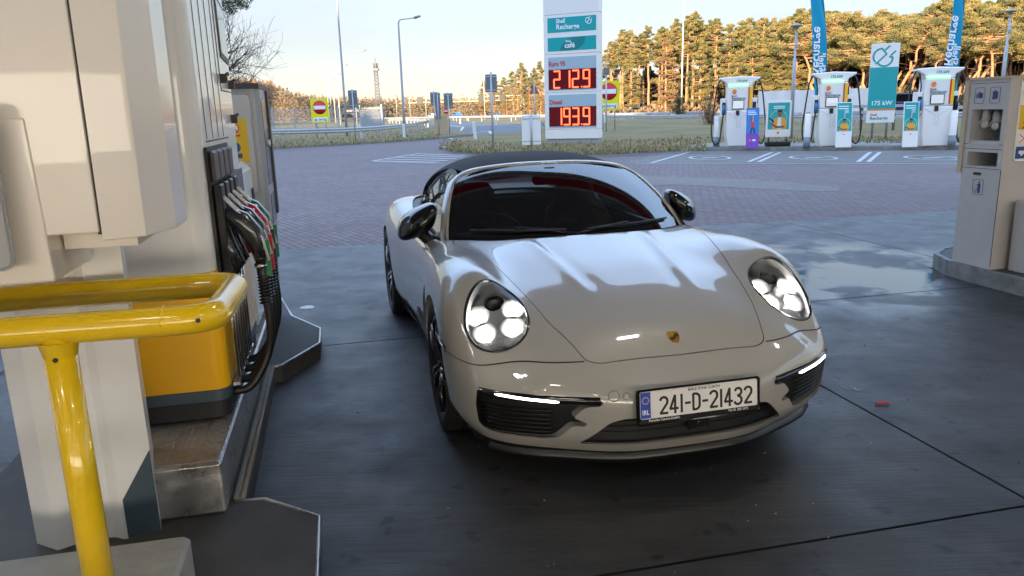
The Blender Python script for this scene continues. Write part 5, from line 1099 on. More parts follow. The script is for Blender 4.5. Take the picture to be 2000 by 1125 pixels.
mb = MB(); plug(mb, Mt2(W_-.42, 56, .010), .22, .03); mb.build('plug_emblem', WH, tt)
join('cafe_lettering', [text('t', 'Shell', Mt2(1.15, 90.5), .13, WH, None, .002, .006), text('t', 'café', Mt2(1.22, 98), .30, WH, None, .002, .010)], WH, tt)
text('petrol_lettering', 'Euro 95', Mt2(.24, 130), .28, RED_, tt, .002, .008, .85, 'LEFT'); text('diesel_lettering', 'Diesel', Mt2(.24, 199.5), .28, RED_, tt, .002, .008, .85, 'LEFT')
SEG = {'a': ((0, 1), (1, 1)), 'b': ((1, 1), (1, .5)), 'c': ((1, .5), (1, 0)), 'd': ((0, 0), (1, 0)), 'e': ((0, .5), (0, 0)), 'f': ((0, 1), (0, .5)), 'g': ((0, .5), (1, .5))}
DIG = {'2': 'abged', '1': 'bc', '9': 'abcdfg', '3': 'abgcd'}
for (ya, yb, s_, xs_) in ((140, 176, '2129', (.47, 1.20, 1.34, 1.84)), (208, 244, '1939', (.80, .92, 1.33, 1.83))):
    mb = MB(); mb.box((xa+.02, zp(yb), .005), (xb-.0, zp(ya), .012), 0, MF()); mb.build('price_display', LEDB, tt)
    mb = MB(); M0 = MF() @ Matrix.Translation((0, 0, .013)); h_ = zp(ya)-zp(yb)
    for ch, x0 in zip(s_, xs_):
        segs = []; w_ = .27 
        for q in DIG[ch]:
            (a, b), (c, d) = SEG[q]
            if ch == '1': a = c = 0
            segs.append(((x0+a*w_, zp(yb)+.07+b*(h_-.14)), (x0+c*w_, zp(yb)+.07+d*(h_-.14))))
        strokes(mb, segs, .062, M0, .004)
    mb.box((xs_[3]-.11, zp(yb)+.05, 0), (xs_[3]-.06, zp(yb)+.11, .004), 0, M0); mb.build('price_digits', LEDC, tt)
# scallop emblem at the totem head
mb = MB(); c_ = Vector((W_/2-.0, 7.3)); pts = [(c_.x+.85*math.cos(q)*(1+.03*math.cos(14*q)), c_.y+.78*math.sin(q)*(1+.03*math.cos(14*q))) for q in np.linspace(R(-38), R(218), 40)]+[(c_.x-.36, c_.y-.75), (c_.x+.36, c_.y-.75)]
mb.prism(pts, .002, .02, 0, MF()); pts2 = [(c_.x+(x-c_.x)*.86, c_.y+(y-c_.y)*.86+.01) for x, y in pts]; mb.prism(pts2, .021, .03, 1, MF())
for q in np.linspace(R(35), R(145), 6): strokes(mb, [((c_.x+.08*math.cos(q), c_.y-.5), (c_.x+.62*math.cos(q), c_.y+.58*math.sin(q)))], .05, MF() @ Matrix.Translation((0, 0, .031)), .004, 0)
mb.box((c_.x-.62, c_.y-.83, .002), (c_.x+.62, c_.y-.77, .02), 0, MF()); mb.build('scallop_emblem', [RED_, mat('emblem_yellow', (.85, .5, .01), .4)], tt)
# no-entry signs
def noentry(px, py0, py1, Y, w_, lab, ground_py, rz=0):
    g0 = D(px, 562, Y); s = Y/FPX; base = Vector((D(px, ground_py, Y).x, Y, 0.1)); zt = D(px, py0, Y).z; zb_ = D(px, py1, Y).z
    o = empty('no_entry_sign', base, rz, lab, 'road sign', 'no entry signs'); mb = MB()
    for x in (-w_*.28, w_*.28): mb.cyl((x, .05, -.15), (x, .05, zt-.2), .038)
    mb.build('pole', GALV, o); h_ = zt-zb_; M = basis((0, 0, zb_-.1), (1, 0, 0), (0, 0, 1))
    mb = MB(); mb.rprism(0, h_/2, -.02, 0, w_, h_, .06, 0, M); mb.build('board', YELS, o)
    r_ = w_*.39; cy_ = h_-r_-.12; mb = MB(); mb.lathe([(0, .006), (r_, .006), (r_, .002)], M @ Matrix.Translation((0, cy_, 0)), 36); mb.build('red_disc', RED_, o)
    mb = MB(); mb.box((-r_*.88, cy_-.13*w_*.8, .007), (r_*.88, cy_+.13*w_*.8, .012), 0, M); mb.build('white_bar', WH, o); mb = MB(); mb.box((-w_*.40, h_*.06, .002), (w_*.40, h_*.06+h_*.17, .006), 0, M); mb.build('text_panel', WH, o)
    text('sign_lettering', 'ga terug', M @ Matrix.Translation((0, h_*.145, .010)), w_*.2, INK, o, .001, .004, .9, 'CENTER', 1.15)
noentry(628.5, 193, 240, 56, 1.22, 'yellow no entry sign standing behind the guardrail on the far left', 262, R(8))
noentry(1189, 158, 215, 53, 1.45, 'yellow no entry sign just right of the price totem', 247, R(-10))
# sign backs and small posts
def signback(px, y0, y1, w_px, base_py, lab, two=True, m=None, nm='road_sign', grp='signs seen from behind', pw=.04, Y=None, tri=False):
    g_ = G(px, base_py, .1) if Y is None else D(px, base_py, Y); Y = g_.y; base = Vector((g_.x, Y, .1)); zt = D(px, y0, Y).z-.1; zb_ = D(px, y1, Y).z-.1; w_ = w_px*Y/FPX
    o = empty(nm, base, 0, lab, 'road sign', grp); mb = MB(); mb.cyl((0, -.03, -.1), (0, -.03, zt+.08), pw); mb.build('pole', GALV, o)
    mb = MB()
    if tri:
        M = basis((0, 0, 0), (1, 0, 0), (0, 0, 1)); mb.prism([(-w_/2, zb_), (w_/2, zb_), (0, zt)], .0, .01, 1, M); mb.prism([(-w_*.38, zb_+w_*.09), (w_*.38, zb_+w_*.09), (0, zt-w_*.17)], .011, .014, 0, M); mb.build('board', [SGY, RED_], o)
    else:
        M = basis((0, .02, 0), (1, 0, 0), (0, 0, 1)); mb.rprism(0, (zt+zb_)/2, 0, .03, w_, zt-zb_, .04, 0, M); mb.build('board', m or SGY, o)
        mb = MB()
        for q in (.12, .88): mb.box((-w_*.46, -.02, zb_+(zt-zb_)*q-.02), (w_*.46, -.01, zb_+(zt-zb_)*q+.02))
        mb.build('bracket', GALV, o)
    return o
signback(963.5, 145, 180, 22, 294, 'grey back of a square sign on a pole left of the totem')
signback(1038.5, 225, 283, 36, 291, 'large white-backed sign low on a pole beside the totem', m=PWH)
signback(1045, 164, 183, 20, 262, 'triangular warning sign seen from behind, just left of the totem', tri=True)
signback(695, 176, 210, 17, 275, 'narrow grey sign back beyond the left guardrail')
signback(851, 180, 205, 14, 262, 'left one of the two tall narrow sign backs by the slip road', m=SGY)
signback(858, 181, 233, 10, 264, 'thin tall sign back directly beside the pair at the slip road', m=SGY)
signback(878.5, 182, 212, 17, 262, 'right one of the two narrow sign backs by the slip road')
# pale wooden cabinet below the pair
g_ = G(856, 263, .1); o = MB().rprism(0, 0, 0, 1.35, .95, .5, .02).build('roadside_cabinet', mat('cabinet_tan', (.50, .36, .22), .7), label='tan roadside cabinet below the pair of narrow signs', cat='cabinet'); o.location = (g_.x+.25, g_.y, .1)
# small red and white signs
for px, y0, y1, lab in ((871, 213, 221, 'small red and white sign by the slip road, upper one'), (871, 225, 232, 'small red and white sign by the slip road, lower one'), (692, 215, 221, 'small round red sign at the left fence, upper one'), (692, 228, 234, 'small red and white sign at the left fence, lower one')):
    Y = 75; a = D(px, y0, Y); b = D(px, y1, Y); c = (a+b)/2; h_ = a.z-b.z; o = empty('marker_sign', (c.x, Y, c.z), 0, lab, 'road sign', 'small red and white signs'); M = basis((0, 0, 0), (1, 0, 0), (0, 0, 1)); mb = MB(); mb.lathe([(0, .01), (h_*.62, .01), (h_*.62, 0)], M, 20); mb.build('red_face', RED_, o); mb = MB(); mb.box((-h_*.45, -h_*.12, .011), (h_*.45, h_*.12, .015), 0, M); mb.build('white_stripe', WH, o)
    mb = MB(); mb.cyl((0, .03, -c.z+.05), (0, .03, h_*.5), .03); mb.build('pole', GALV, o)
# delineator posts
for px, y0, by, tilt, lab in ((929, 238, 273, -5, 'white marker post leaning beside the slip road'), (708, 243, 270, -8, 'white marker post leaning at the left verge'), (790, 242, 270, 0, 'white sleeve at the foot of the near lamp post'), (969, 233, 244, 0, 'small white marker post in the far grass strip'), (899, 232, 241, 0, 'tiny white marker post by the far grass strip'), (1181, 222, 240, 0, 'white marker post behind the right no entry sign')):
    g_ = G(px, by, .1); h_ = D(px, y0, g_.y).z-.1; o = MB().prism([(-.09, -.05), (.09, -.05), (.07, .05), (-.07, .05)], -.05, h_, 0, None, .015).build('marker_post', mat('post_white', (.68, .67, .64), .5), label=lab, cat='post', group='white marker posts'); o.location = (g_.x, g_.y, .1); o.rotation_euler = (0, R(tilt), 0)
# lamp posts
def lamp(px_base, Y, py_top, arm, lab, grp='street lamps', r=.08, z0=.1, head=.5, mm=None, both=False):
    x = D(px_base, 250, Y).x; 
    # top height from the photo row
    zt = D(px_base, py_top, Y).z; b = Vector((x, Y, z0)); o = empty('street_lamp', b, 0, lab, 'street lamp', grp); H_ = zt-z0
    mb = MB(); mb.tube([(0, 0, -.1), (0, 0, H_*.3), (0, 0, H_-.25), (arm*.04, 0, H_-.06), (arm*.12, 0, H_)] if arm and not both else [(0, 0, -.1), (0, 0, H_)], [r*1.25, r, r*.7, r*.6, r*.5] if arm and not both else [r*1.2, r*.6], 0, 8)
    if arm and not both: mb.tube([(arm*.12, 0, H_), (arm*.75, 0, H_+.08)], r*.45, 0, 6)
    if both: mb.tube([(-arm, 0, H_), (arm, 0, H_)], r*.45, 0, 6)
    mb.build('pole', mm or GALV, o)
    for s_ in ((1, -1) if both else (1,)):
        if arm: mb = MB(); a = arm*s_; mb.tube([(a*.72, 0, H_+.08), (a*.8, 0, H_+.11), (a*1.05, 0, H_+.2)], [.05, .10, .06], 0, 8); mb.build('lamp_head', mat('lamp_head_grey', (.25, .26, .27), .4), o)
    return o
YP = mat('pole_pale', (.50, .50, .46), .5, .2)
lamp(677, 58, -40, 1.8, 'tall grey lamp post whose top leaves the picture, behind the no entry sign')
lamp(790, 54, 38, 1.45, 'single-arm lamp post on the left verge, arm pointing right')
lamp(698, 92, 101, 1.6, 'smaller single-arm lamp post between the two tall ones')
lamp(1330, 118, 0, 0, 'tall plain pale mast standing before the pine wood', mm=YP, r=.13)
lamp(948, 150, 121, 0, 'pale lamp post left of the totem with a flat head', mm=YP); 
for k, (px, Y, py) in enumerate(((666, 125, 129), (657, 165, 145), (650, 210, 155), (645, 260, 163), (641, 320, 171))): lamp(px, Y, py, 1.7, ['nearest', 'second', 'third', 'fourth', 'farthest'][k]+' double-arm lamp of the row running off behind the left tall pole', 'double-arm lamps along the motorway', r=.12, mm=YP, both=True)
for k, (px, Y, py) in enumerate(((879, 190, 143), (834, 230, 158), (803, 270, 168), (777, 310, 176), (759, 350, 183))): lamp(px, Y, py, 1.0, ['nearest', 'second', 'third', 'fourth', 'farthest'][k]+' pale motorway lamp of the right-hand row beyond the slip road', 'motorway lamps beyond the slip road', r=.11, mm=YP, both=True)
for px, Y, py, lab in ((1547, 33, 50, 'post-top lamp with a camera between the first two chargers'), (1950, 34, 22, 'post-top lamp with a camera at the far right')):
    xb = D(px-2, 250, Y).x; zt = D(px, py, Y).z; o = empty('post_top_lamp', (xb, Y, 0), 0, lab, 'street lamp', 'post-top lamps by the chargers'); mb = MB(); mb.tube([(0, 0, 0), (0, 0, zt*.72), (0, 0, zt*.73), (0, 0, zt-.08)], [.085, .075, .045, .04], 0, 12); mb.build('pole', GALV, o)
    mb = MB(); mb.lathe([(.0, .07), (.10, .06), (.24, .01), (.25, -.02), (.20, -.05), (.12, -.06), (.06, -.12), (.04, -.16)], Matrix.Translation((0, 0, zt)), 20); mb.build('lamp_head', mat('lamp_disc', (.30, .29, .28), .35, .4), o)
    mb = MB(); mb.rprism(-.02, -.10, zt-.80, zt-.56, .12, .14, .03); mb.lathe([(.05, 0), (.05, -.07), (.02, -.10), (0, -.10)], Matrix.Translation((-.02, -.12, zt-.80)), 12); mb.build('camera', mat('camera_grey', (.5, .5, .5), .4), o)
# twin-lamp small pole right of totem
g_ = D(1184, 245, 52); o = empty('twin_lamp', (g_.x, 52, .1), 0, 'small pole with a twin lamp head and box behind the right no entry sign', 'street lamp'); zt = D(1184, 126, 52).z-.1
mb = MB(); mb.cyl((0, 0, -.1), (0, 0, zt), .05); mb.build('pole', YP, o); mb = MB(); mb.rprism(0, -.05, zt-.62, zt-.22, .36, .2, .02); mb.build('box', SGY, o)
for s_ in (-1, 1): mb = MB(); mb.lathe([(0, .05), (.09, .05), (.11, -.03), (0, -.04)], Matrix.Translation((s_*.13, 0, zt+.05)), 14); mb.build('lamp_head', PWH, o)
# lattice mast
Y = 240; xm = D(740, 230, Y).x; o = empty('lattice_mast', (xm, Y, 0), 0, 'slim lattice radio mast beyond the fenced compound', 'mast'); H_ = D(738, 113, Y).z; mb = MB()
for sx_ in (-1, 1):
    for sy_ in (-1, 1): mb.tube([(sx_*.75, sy_*.75, 0), (sx_*.45, sy_*.45, H_*.9)], .09, 0, 5)
for k in range(18):
    z = H_*.9*k/18; z2 = H_*.9*(k+1)/18; r1 = .75-.30*k/18; r2 = .75-.30*(k+1)/18; 
    for s_ in (-1, 1): mb.tube([(-r1*s_, -r1, z), (r2*s_, -r2, z2)], .05, 0, 4); mb.tube([(-r1*s_, r1, z), (r2*s_, r2, z2)], .05, 0, 4)
mb.build('lattice', SGY, o); mb = MB(); mb.rprism(0, 0, H_*.80, H_*.83, 1.9, 1.9, .1); mb.rprism(0, 0, H_*.60, H_*.61, 1.6, 1.6, .1)
for a in range(5): q = a*1.256; mb.cyl((.7*math.cos(q), .7*math.sin(q), H_*.80), (.7*math.cos(q), .7*math.sin(q), H_*.92), .14, mi=0, seg=6)
mb.cyl((0, 0, H_*.8), (0, 0, H_), .12); mb.build('antennas', SGY, o)
# gantry over the motorway
Y = 190; a = D(876, 190, Y); b = D(1020, 187, Y); o = empty('sign_gantry', (b.x, Y, .1), 0, 'long yellow-lit lattice gantry with dark signal boxes over the motorway', 'gantry'); z1 = b.z+.2; z0 = D(1020, 194, Y).z; L_ = D(780, 190, Y).x-b.x
GY = mat('gantry_pale', (.45, .40, .26), .5); mb = MB(); mb.box((L_, -.5, z1-.28), (0, .5, z1-.1)); mb.box((L_, -.5, z0-.28), (0, .5, z0-.1)); n_ = 34
for k in range(n_): xA = L_*k/n_; xB = L_*(k+1)/n_; mb.tube([(xA, -.4, (z0 if k % 2 else z1)-.2), (xB, -.4, (z1 if k % 2 else z0)-.2)], .07, 0, 4)
mb.build('truss', GY, o)
for s_ in (-.9, .9): mb = MB(); mb.tube([(s_, 0, 0), (0, 0, z1-.2)], .22, 0, 6); mb.build('leg', GY, o)
for px in (940, 961, 981, 790, 820): 
    x = D(px, 190, Y).x-b.x; mb = MB(); mb.box((x-.65, -.9, z0-.5), (x+.65, -.55, z1+.1)); mb.build('signal_box', mat('signal_black', (.03, .03, .035), .5), o)
# guardrails
def guardrail(name, pts, lab, step=2.0, h=.75, two=False, m=GALV, grp='guardrails'):
    P_ = [Vector((x, y, .1)) for x, y in catmull(np.array(pts), 8)] if len(pts) > 2 else [Vector((x, y, .1)) for x, y in pts]
    o = empty(name, P_[0], 0, lab, 'guardrail', grp); mb = MB(); o0 = P_[0]
    prof = [(-.0, -.15), (-.05, -.11), (-.05, -.05), (0, 0), (-.05, .05), (-.05, .11), (0, .15)]; vs = []
    for i, p_ in enumerate(P_):
        d = (P_[min(i+1, len(P_)-1)]-P_[max(0, i-1)]).normalized(); nn = Vector((d.y, -d.x, 0)); nn = nn if nn.y < 0 else -nn
        vs += [p_-o0-nn*u+Vector((0, 0, h-.15+v)) for u, v in prof]
    mb.add(vs, [(i*7+k, i*7+k+1, (i+1)*7+k+1, (i+1)*7+k) for i in range(len(P_)-1) for k in range(6)], 0, True); mb.build('beam', m, o)
    acc = 0; k = 0
    for i in range(len(P_)-1):
        seg = P_[i+1]-P_[i]; L = seg.length; t = -acc % step if False else (step-acc) % step
        while t < L:
            q = P_[i]+seg*(t/L)-o0; 
            if k < 95: mb = MB(); mb.box((q.x-.04, q.y+.04, -.05), (q.x+.04, q.y+.14, h-.05)); mb.build('post', m, o)
            k += 1; t += step
        acc = (acc+L) % step
    return o
def wg(px, py): v = G(px, py, .1); return (v.x, v.y)
guardrail('guardrail', [wg(480, 277), wg(600, 275), wg(700, 271), wg(780, 262), wg(826, 253), wg(836, 246.5), wg(815, 243), wg(760, 241)], 'curved steel guardrail bending round on the left verge', 3)
guardrail('guardrail', [(10.2, 90), (14.5, 72), (25.6, 43)], 'near steel guardrail running behind the totem and chargers', 2.6)
guardrail('guardrail', [(-34, 195), (4, 128), (38, 76), (66, 40)], 'far guardrail along the motorway, second behind the chargers', 6, .8)
guardrail('guardrail', [(-60, 250), (-20, 165), (10.2, 98)], 'far guardrail beyond the grass strip left of the totem', 6, .8)
# palisade fence and compound
f0 = D(450, 262, 74); f1 = D(748, 258, 74); o = empty('security_fence', (f0.x, 74, .1), 0, 'grey open steel fence behind the left guardrail', 'fence'); L_ = f1.x-f0.x; mb = MB(); n_ = 130
for k in range(n_): mb.box((L_*k/n_-.012, 0, 0), (L_*k/n_+.012, .03, 2.25))
for z in (.3, 1.2, 2.1): mb.box((0, .03, z), (L_, .06, z+.04))
mb.build('fence_panel', GALV, o)
for k in range(8): mb = MB(); mb.box((L_*k/7-.06, -.03, 0), (L_*k/7+.06, .09, 2.45)); mb.build('post', GALV, o)
a = D(703, 214, 86); b = D(745, 246, 86); o = empty('equipment_shed', (a.x, 86, .1), 0, 'pale grey equipment shed inside the fenced compound', 'shed'); mb = MB(); mb.box((0, 0, 0), (b.x-a.x, 2.4, 1.9)); mb.build('wall', mat('shed_grey', (.28, .30, .31), .6), o); mb = MB(); mb.box((-1.6, -.1, 1.9), (b.x-a.x+.1, 2.5, 2.1)); mb.build('roof', SGY, o)
# banner fence behind the chargers
g0 = D(1480, 230, 60); o = empty('white_banner_fence', (g0.x, 60, .1), R(-14), 'long white cloth banner stretched behind the chargers', 'banner'); mb = MB(); zt = D(1500, 176, 58).z-.1; vs = []; n_ = 60
for k in range(n_+1): x = 8.9*k/n_; vs += [(x, .05*math.sin(k*.9), .75), (x, .05*math.sin(k*.9+1), 1.6), (x, .05*math.sin(k*.7), zt-.06*abs(math.sin(k*.52)))]
mb.add(vs, [(3*k+j, 3*k+3+j, 3*k+4+j, 3*k+1+j) for k in range(n_) for j in (0, 1)], 0, True); mb.build('cloth', mat('banner_white', (.78, .72, .68), .8), o)
for k in range(5): mb = MB(); mb.cyl((8.9*k/4, .12, -.1), (8.9*k/4, .12, zt+.05), .035); mb.build('post', GALV, o)
# chargers
def make_charger(lab):
    o = empty('ev_charger', (0, 0, .12), 0, lab, 'charger', 'white charging stations')
    def body(pr, d): mb = MB(); M = basis((0, -d/2, 0), (1, 0, 0), (0, 0, 1)); mb.prism(pr, -d, 0, 0, M, .03); return mb
    body([(-.36, 0), (.36, 0), (.42, .30), (.45, .95), (.44, 1.25), (-.44, 1.25), (-.45, .95), (-.42, .30)], .62).build('lower_body', PWH, o)
    body([(-.44, 1.262), (.44, 1.262), (.43, 2.10), (-.43, 2.10)], .58).build('upper_body', PWH, o)
    body([(-.43, 2.112), (.43, 2.112), (.46, 2.22), (.70, 2.36), (.70, 2.42), (.35, 2.44), (0, 2.46), (-.35, 2.44), (-.70, 2.42), (-.70, 2.36), (-.46, 2.22)], .50).build('crown', PWH, o)
    F_ = basis((0, -.315, 0), (1, 0, 0), (0, 0, 1))
    mb = MB(); mb.box((.295, 1.32, -.02), (.335, 2.08, .003), 0, F_); mb.build('red_stripe', RED_, o); mb = MB(); mb.box((.335, 1.32, -.02), (.425, 2.08, .003), 0, F_); mb.build('yellow_stripe', mat('emblem_yellow'), o)
    mb = MB(); mb.rprism(-.05, 1.47, -.02, .008, .42, .32, .02, 0, F_); mb.build('screen_frame', BLK, o); mb = MB(); mb.box((-.235, 1.335, .009), (.135, 1.605, .011), 0, F_); mb.build('screen', mat('charger_screen', (.30, .33, .34), .2, emis=(.5, .55, .58), estr=.25), o)
    mb = MB(); mb.box((-.11, 1.10, -.02), (.0, 1.26, .03), 0, F_); mb.build('card_reader', BLK, o)
    mb = MB(); mb.prism([(-.38, 1.20), (-.05, 1.02), (-.05, .70), (.0, .70), (.0, 1.02), (.38, 1.20), (.38, 1.17), (.05, .98), (.05, .66), (-.10, .66), (-.10, .98), (-.38, 1.17)][::-1], -.02, .004, 0, F_); mb.build('front_ribs', mat('rib_shade', (.72, .67, .60), .45), o)
    mb = MB(); mb.lathe([(0, .003), (.075, .003)], F_ @ Matrix.Translation((-.19, 1.93, 0)), 20); mb.prism([(-.215, 1.845), (-.165, 1.845), (-.155, 1.90), (-.225, 1.90)], 0, .003, 0, F_); mb.build('scallop_emblem', ORG, o)
    join('brand_lettering', [text('t', 'Shell', F_ @ Matrix.Translation((-.20, 1.77, .003)), .10, RED_, None, .001, .004)], RED_, o); join('recharge_lettering', [text('t', 'Recharge', F_ @ Matrix.Translation((-.04, 1.69, .003)), .13, TXG, None, .001, .003)], TXG, o)
    join('power_lettering', [text('t', '175 kW', F_ @ Matrix.Translation((.06, 2.29, -.055)), .12, TXG, None, .001, .003)], TXG, o)
    mb = MB(); mb.box((-.41, 2.11, -.02), (.28, 2.17, .002), 0, F_); mb.build('status_strip', mat('status_green', (.35, .75, .40), .4, emis=(.35, 1, .45), estr=.5), o)
    for s_ in (-1, 1):
        mb = MB(); mb.rprism(s_*.53, .0, 1.02, 1.70, .20, .42, .06, 0, None, 4, .02); hs = mb.build('holster', PWH, o)
        mb = MB(); mb.rprism(s_*.53, -.212, 1.12, 1.56, .12, .03, .01, 0, None); mb.build('socket_recess', BLK, hs)
        mb = MB(); mb.tube([(s_*.53, -.22, 1.45), (s_*.54, -.30, 1.35), (s_*.55, -.28, 1.15)], [.045, .05, .035], 0, 8); mb.build('plug', mat('plug_blue', (.01, .16, .38), .4) if s_ < 0 else BLK, o)
        pts = catmull(np.array([(s_*.66, -.05, 2.37), (s_*.78, -.12, 2.05), (s_*.88, -.2, 1.3), (s_*.95, -.25, .55), (s_*.84, -.3, .10), (s_*.66, -.3, .22), (s_*.60, -.28, .7), (s_*.55, -.27, 1.12)]), 5); mb = MB(); mb.tube([tuple(q) for q in pts], .026, 0, 7); mb.build('cable', BLK, o)
        pts = catmull(np.array([(s_*.66, -.05, 2.37), (s_*.56, -.10, 2.25), (s_*.50, -.12, 1.9), (s_*.50, -.12, 1.68)]), 4); mb = MB(); mb.tube([tuple(q) for q in pts], .022, 0, 6); mb.build('upper_cable', BLK, o)
    return o
ch0 = make_charger('leftmost white charging station, beside the purple board'); ch1 = dup(ch0); ch2 = dup(ch0)
ch1['label'] = 'middle white charging station, in front of the first tall flag'; ch2['label'] = 'rightmost white charging station, right of the 175 kW sign'
for o, px, py, k in ((ch0, 1439, 285, 1), (ch1, 1618, 285, 1), (ch2, 1818, 284.5, 1)):
    g_ = G(px, py, .12); o.location = g_; o.rotation_euler = (0, 0, R(-9))
# bollards
for k, (px, py) in enumerate(((1399, 286), (1575, 287.5), (1858, 285.5))):
    o = empty('bollard', G(px, py, .12), 0, ['white and grey bollard left of the first charger', 'white and grey bollard left of the middle charger', 'white and grey bollard right of the last charger'][k], 'bollard', 'white bollards with grey feet')
    mb = MB(); mb.cyl((0, 0, 0), (0, 0, .34), .115, .105, 0, 20); mb.build('foot', mat('bollard_grey', (.20, .23, .25), .6), o); mb = MB(); mb.lathe([(.108, .34), (.10, 1.08), (.08, 1.10), (0, 1.105)], None, 20); mb.build('sleeve', PWH, o)
# boards
def human(mb, M, s, coat, skin=1, hair=2):   # half-length flat print: head, neck, torso, arm
    mb.lathe([(0, 0), (.15*s, 0)], M @ Matrix.Translation((0, .78*s, .001)) @ Matrix.Diagonal((.8, 1.05, 1, 1)), 16, skin); mb.prism([(-.055*s, .55*s), (.055*s, .55*s), (.055*s, .70*s), (-.055*s, .70*s)], 0, .0008, skin, M)
    mb.prism([(-.34*s, 0), (.32*s, 0), (.34*s, .35*s), (.24*s, .55*s), (.06*s, .60*s), (-.06*s, .60*s), (-.25*s, .54*s), (-.33*s, .3*s)], 0, .001, coat, M)
    strokes(mb, [((-.42*s, .30*s), (-.15*s, .10*s)), ((-.15*s, .10*s), (.22*s, .12*s))], .10*s, M @ Matrix.Translation((0, 0, .002)), .001, skin); mb.prism([(-.13*s, .84*s), (.13*s, .84*s), (.10*s, .95*s), (-.10*s, .95*s)], .0015, .0022, hair, M)
SKN = mat('print_skin', (.22, .10, .05), .6); PORG = mat('print_orange', (.78, .34, .03), .6); PRD = mat('print_red', (.6, .05, .03), .6); PBL_ = mat('print_blue', (.04, .20, .50), .6); PUR = mat('print_purple', (.22, .06, .42), .6); PYE = mat('print_green_ring', (.25, .65, .35), .6)
def tealboard(px, py, h_, w_, lab, rz):
    o = empty('advert_board', G(px, py, .12), rz, lab, 'advert board', 'advert boards by the chargers'); T = Matrix.Rotation(R(-6), 4, 'X'); M = T @ basis((0, 0, 0), (1, 0, 0), (0, 0, 1)); mb = MB(); mb.rprism(0, h_/2, -.04, 0, w_, h_, .01, 0, M); mb.build('board', PWH, o)
    mb = MB(); mb.box((-w_*.45, h_*.36, .001), (w_*.45, h_*.985, .004), 0, M); a = [(.37*w_*math.cos(q), h_*.52+.37*w_*math.sin(q)) for q in np.linspace(0, 2*math.pi, 22)]; strokes(mb, list(zip(a[:-1], a[1:])), .018, M @ Matrix.Translation((0, 0, .0045)), .0005, 4); human(mb, M @ Matrix.Translation((0, h_*.37, .006)), h_*.28, 1, 2, 3)
    mb.build('poster', [TEAL, PORG, SKN, INK, PYE], o); mb = MB()
    for k in range(2): mb.box((-w_*.38, h_*(.90-.05*k), .005), (w_*.25, h_*(.92-.05*k), .006), 0, M)
    for k in range(3): mb.box((-w_*.02, h_*(.82-.028*k), .005), (w_*.25, h_*(.83-.028*k), .006), 0, M)
    mb.build('poster_lines', WH, o); mb = MB(); mb.lathe([(0, .005), (w_*.05, .005)], M @ Matrix.Translation((0, h_*.29, 0)), 12); mb.build('small_emblem', ORG, o)
    mb = MB(); mb.tube([(0, .04, h_*.8), (0, .38, .0)], .02, 0, 6); mb.build('stay', GALV, o)
tealboard(1647, 288, 1.46, .50, 'teal leaning board with a yellow figure, beside the middle charger', R(-8)); tealboard(1777, 287.5, 1.42, .46, 'teal leaning board with a yellow figure, left of the last charger', R(-8))
o = empty('advert_board', G(1469, 289.5, .12), R(-8), 'blue and purple leaning board with a walking figure in red', 'advert board', 'advert boards by the chargers'); T = Matrix.Rotation(R(-6), 4, 'X'); M = T @ basis((0, 0, 0), (1, 0, 0), (0, 0, 1)); h_, w_ = 1.36, .42
mb = MB(); mb.rprism(0, h_/2, -.04, 0, w_, h_, .01, 0, M); mb.build('board', PUR, o); mb = MB(); mb.box((-w_*.5, h_*.36, .001), (w_*.5, h_*.995, .004), 0, M); mb.prism([(-.06, .95), (.02, .96), (.05, .90), (.06, .70), (-.04, .70), (-.07, .88)], .005, .007, 1, M); mb.lathe([(0, .008), (.035, .008)], M @ Matrix.Translation((-.01, 1.0, 0)), 12, 3); strokes(mb, [((-.02, .70), (-.07, .50)), ((.03, .70), (.07, .50))], .05, M @ Matrix.Translation((0, 0, .005)), .001, 2); mb.build('poster', [PBL_, PRD, mat('print_navy', (.02, .04, .12), .6), INK], o)
mb = MB()
for k in range(3): mb.box((-.17, 1.24-.055*k, .005), (.08+.03*k, 1.265-.055*k, .006), 0, M)
mb.box((.0, .24, .005), (.10, .30, .006), 0, M); mb.build('poster_lines', WH, o); mb = MB(); mb.lathe([(0, .005), (.04, .005)], M @ Matrix.Translation((-.09, .27, 0)), 12); mb.build('small_emblem', ORG, o); mb = MB(); mb.tube([(0, .04, h_*.8), (0, .36, .0)], .02, 0, 6); mb.build('stay', GALV, o)
o = empty('poster_stand', G(1518, 285, .12), R(-9), 'poster stand on a black base, teal print with a man in orange', 'poster stand'); M = basis((0, 0, 0), (1, 0, 0), (0, 0, 1)) ; mb = MB(); mb.rprism(0, .0, 0, .16, .84, .55, .08, 0, None, 4, .04); mb.build('weighted_base', RUB, o)
mb = MB(); mb.rprism(0, .94, -.05, 0, .86, 1.26, .03, 0, M); mb.build('frame', PWH, o); mb = MB(); 
for x in (-.3, .3): mb.cyl((x, .02, .14), (x, .02, .35), .02)
mb.build('supports', BLK, o); mb = MB(); mb.box((-.36, .58, .001), (.36, 1.50, .005), 0, M); a = [(.28*math.cos(q), .96+.28*math.sin(q)) for q in np.linspace(0, 2*math.pi, 26)]; strokes(mb, list(zip(a[:-1], a[1:])), .02, M @ Matrix.Translation((0, 0, .0055)), .0005, 4); human(mb, M @ Matrix.Translation((.04, .585, .007)), .70, 1, 2, 3); strokes(mb, [((-.32, .98), (-.16, .84))], .05, M @ Matrix.Translation((0, 0, .010)), .001, 3); mb.prism([(-.05, .60), (.10, .60), (.08, .98), (-.02, .98)], .0085, .0092, 5, M); mb.build('poster', [TEAL, PORG, SKN, INK, PYE, mat('print_white', (.7, .7, .68), .6)], o)
mb = MB()
for k in range(2): mb.box((-.18, 1.36-.06*k, .0055), (.20, 1.385-.06*k, .0065), 0, M)
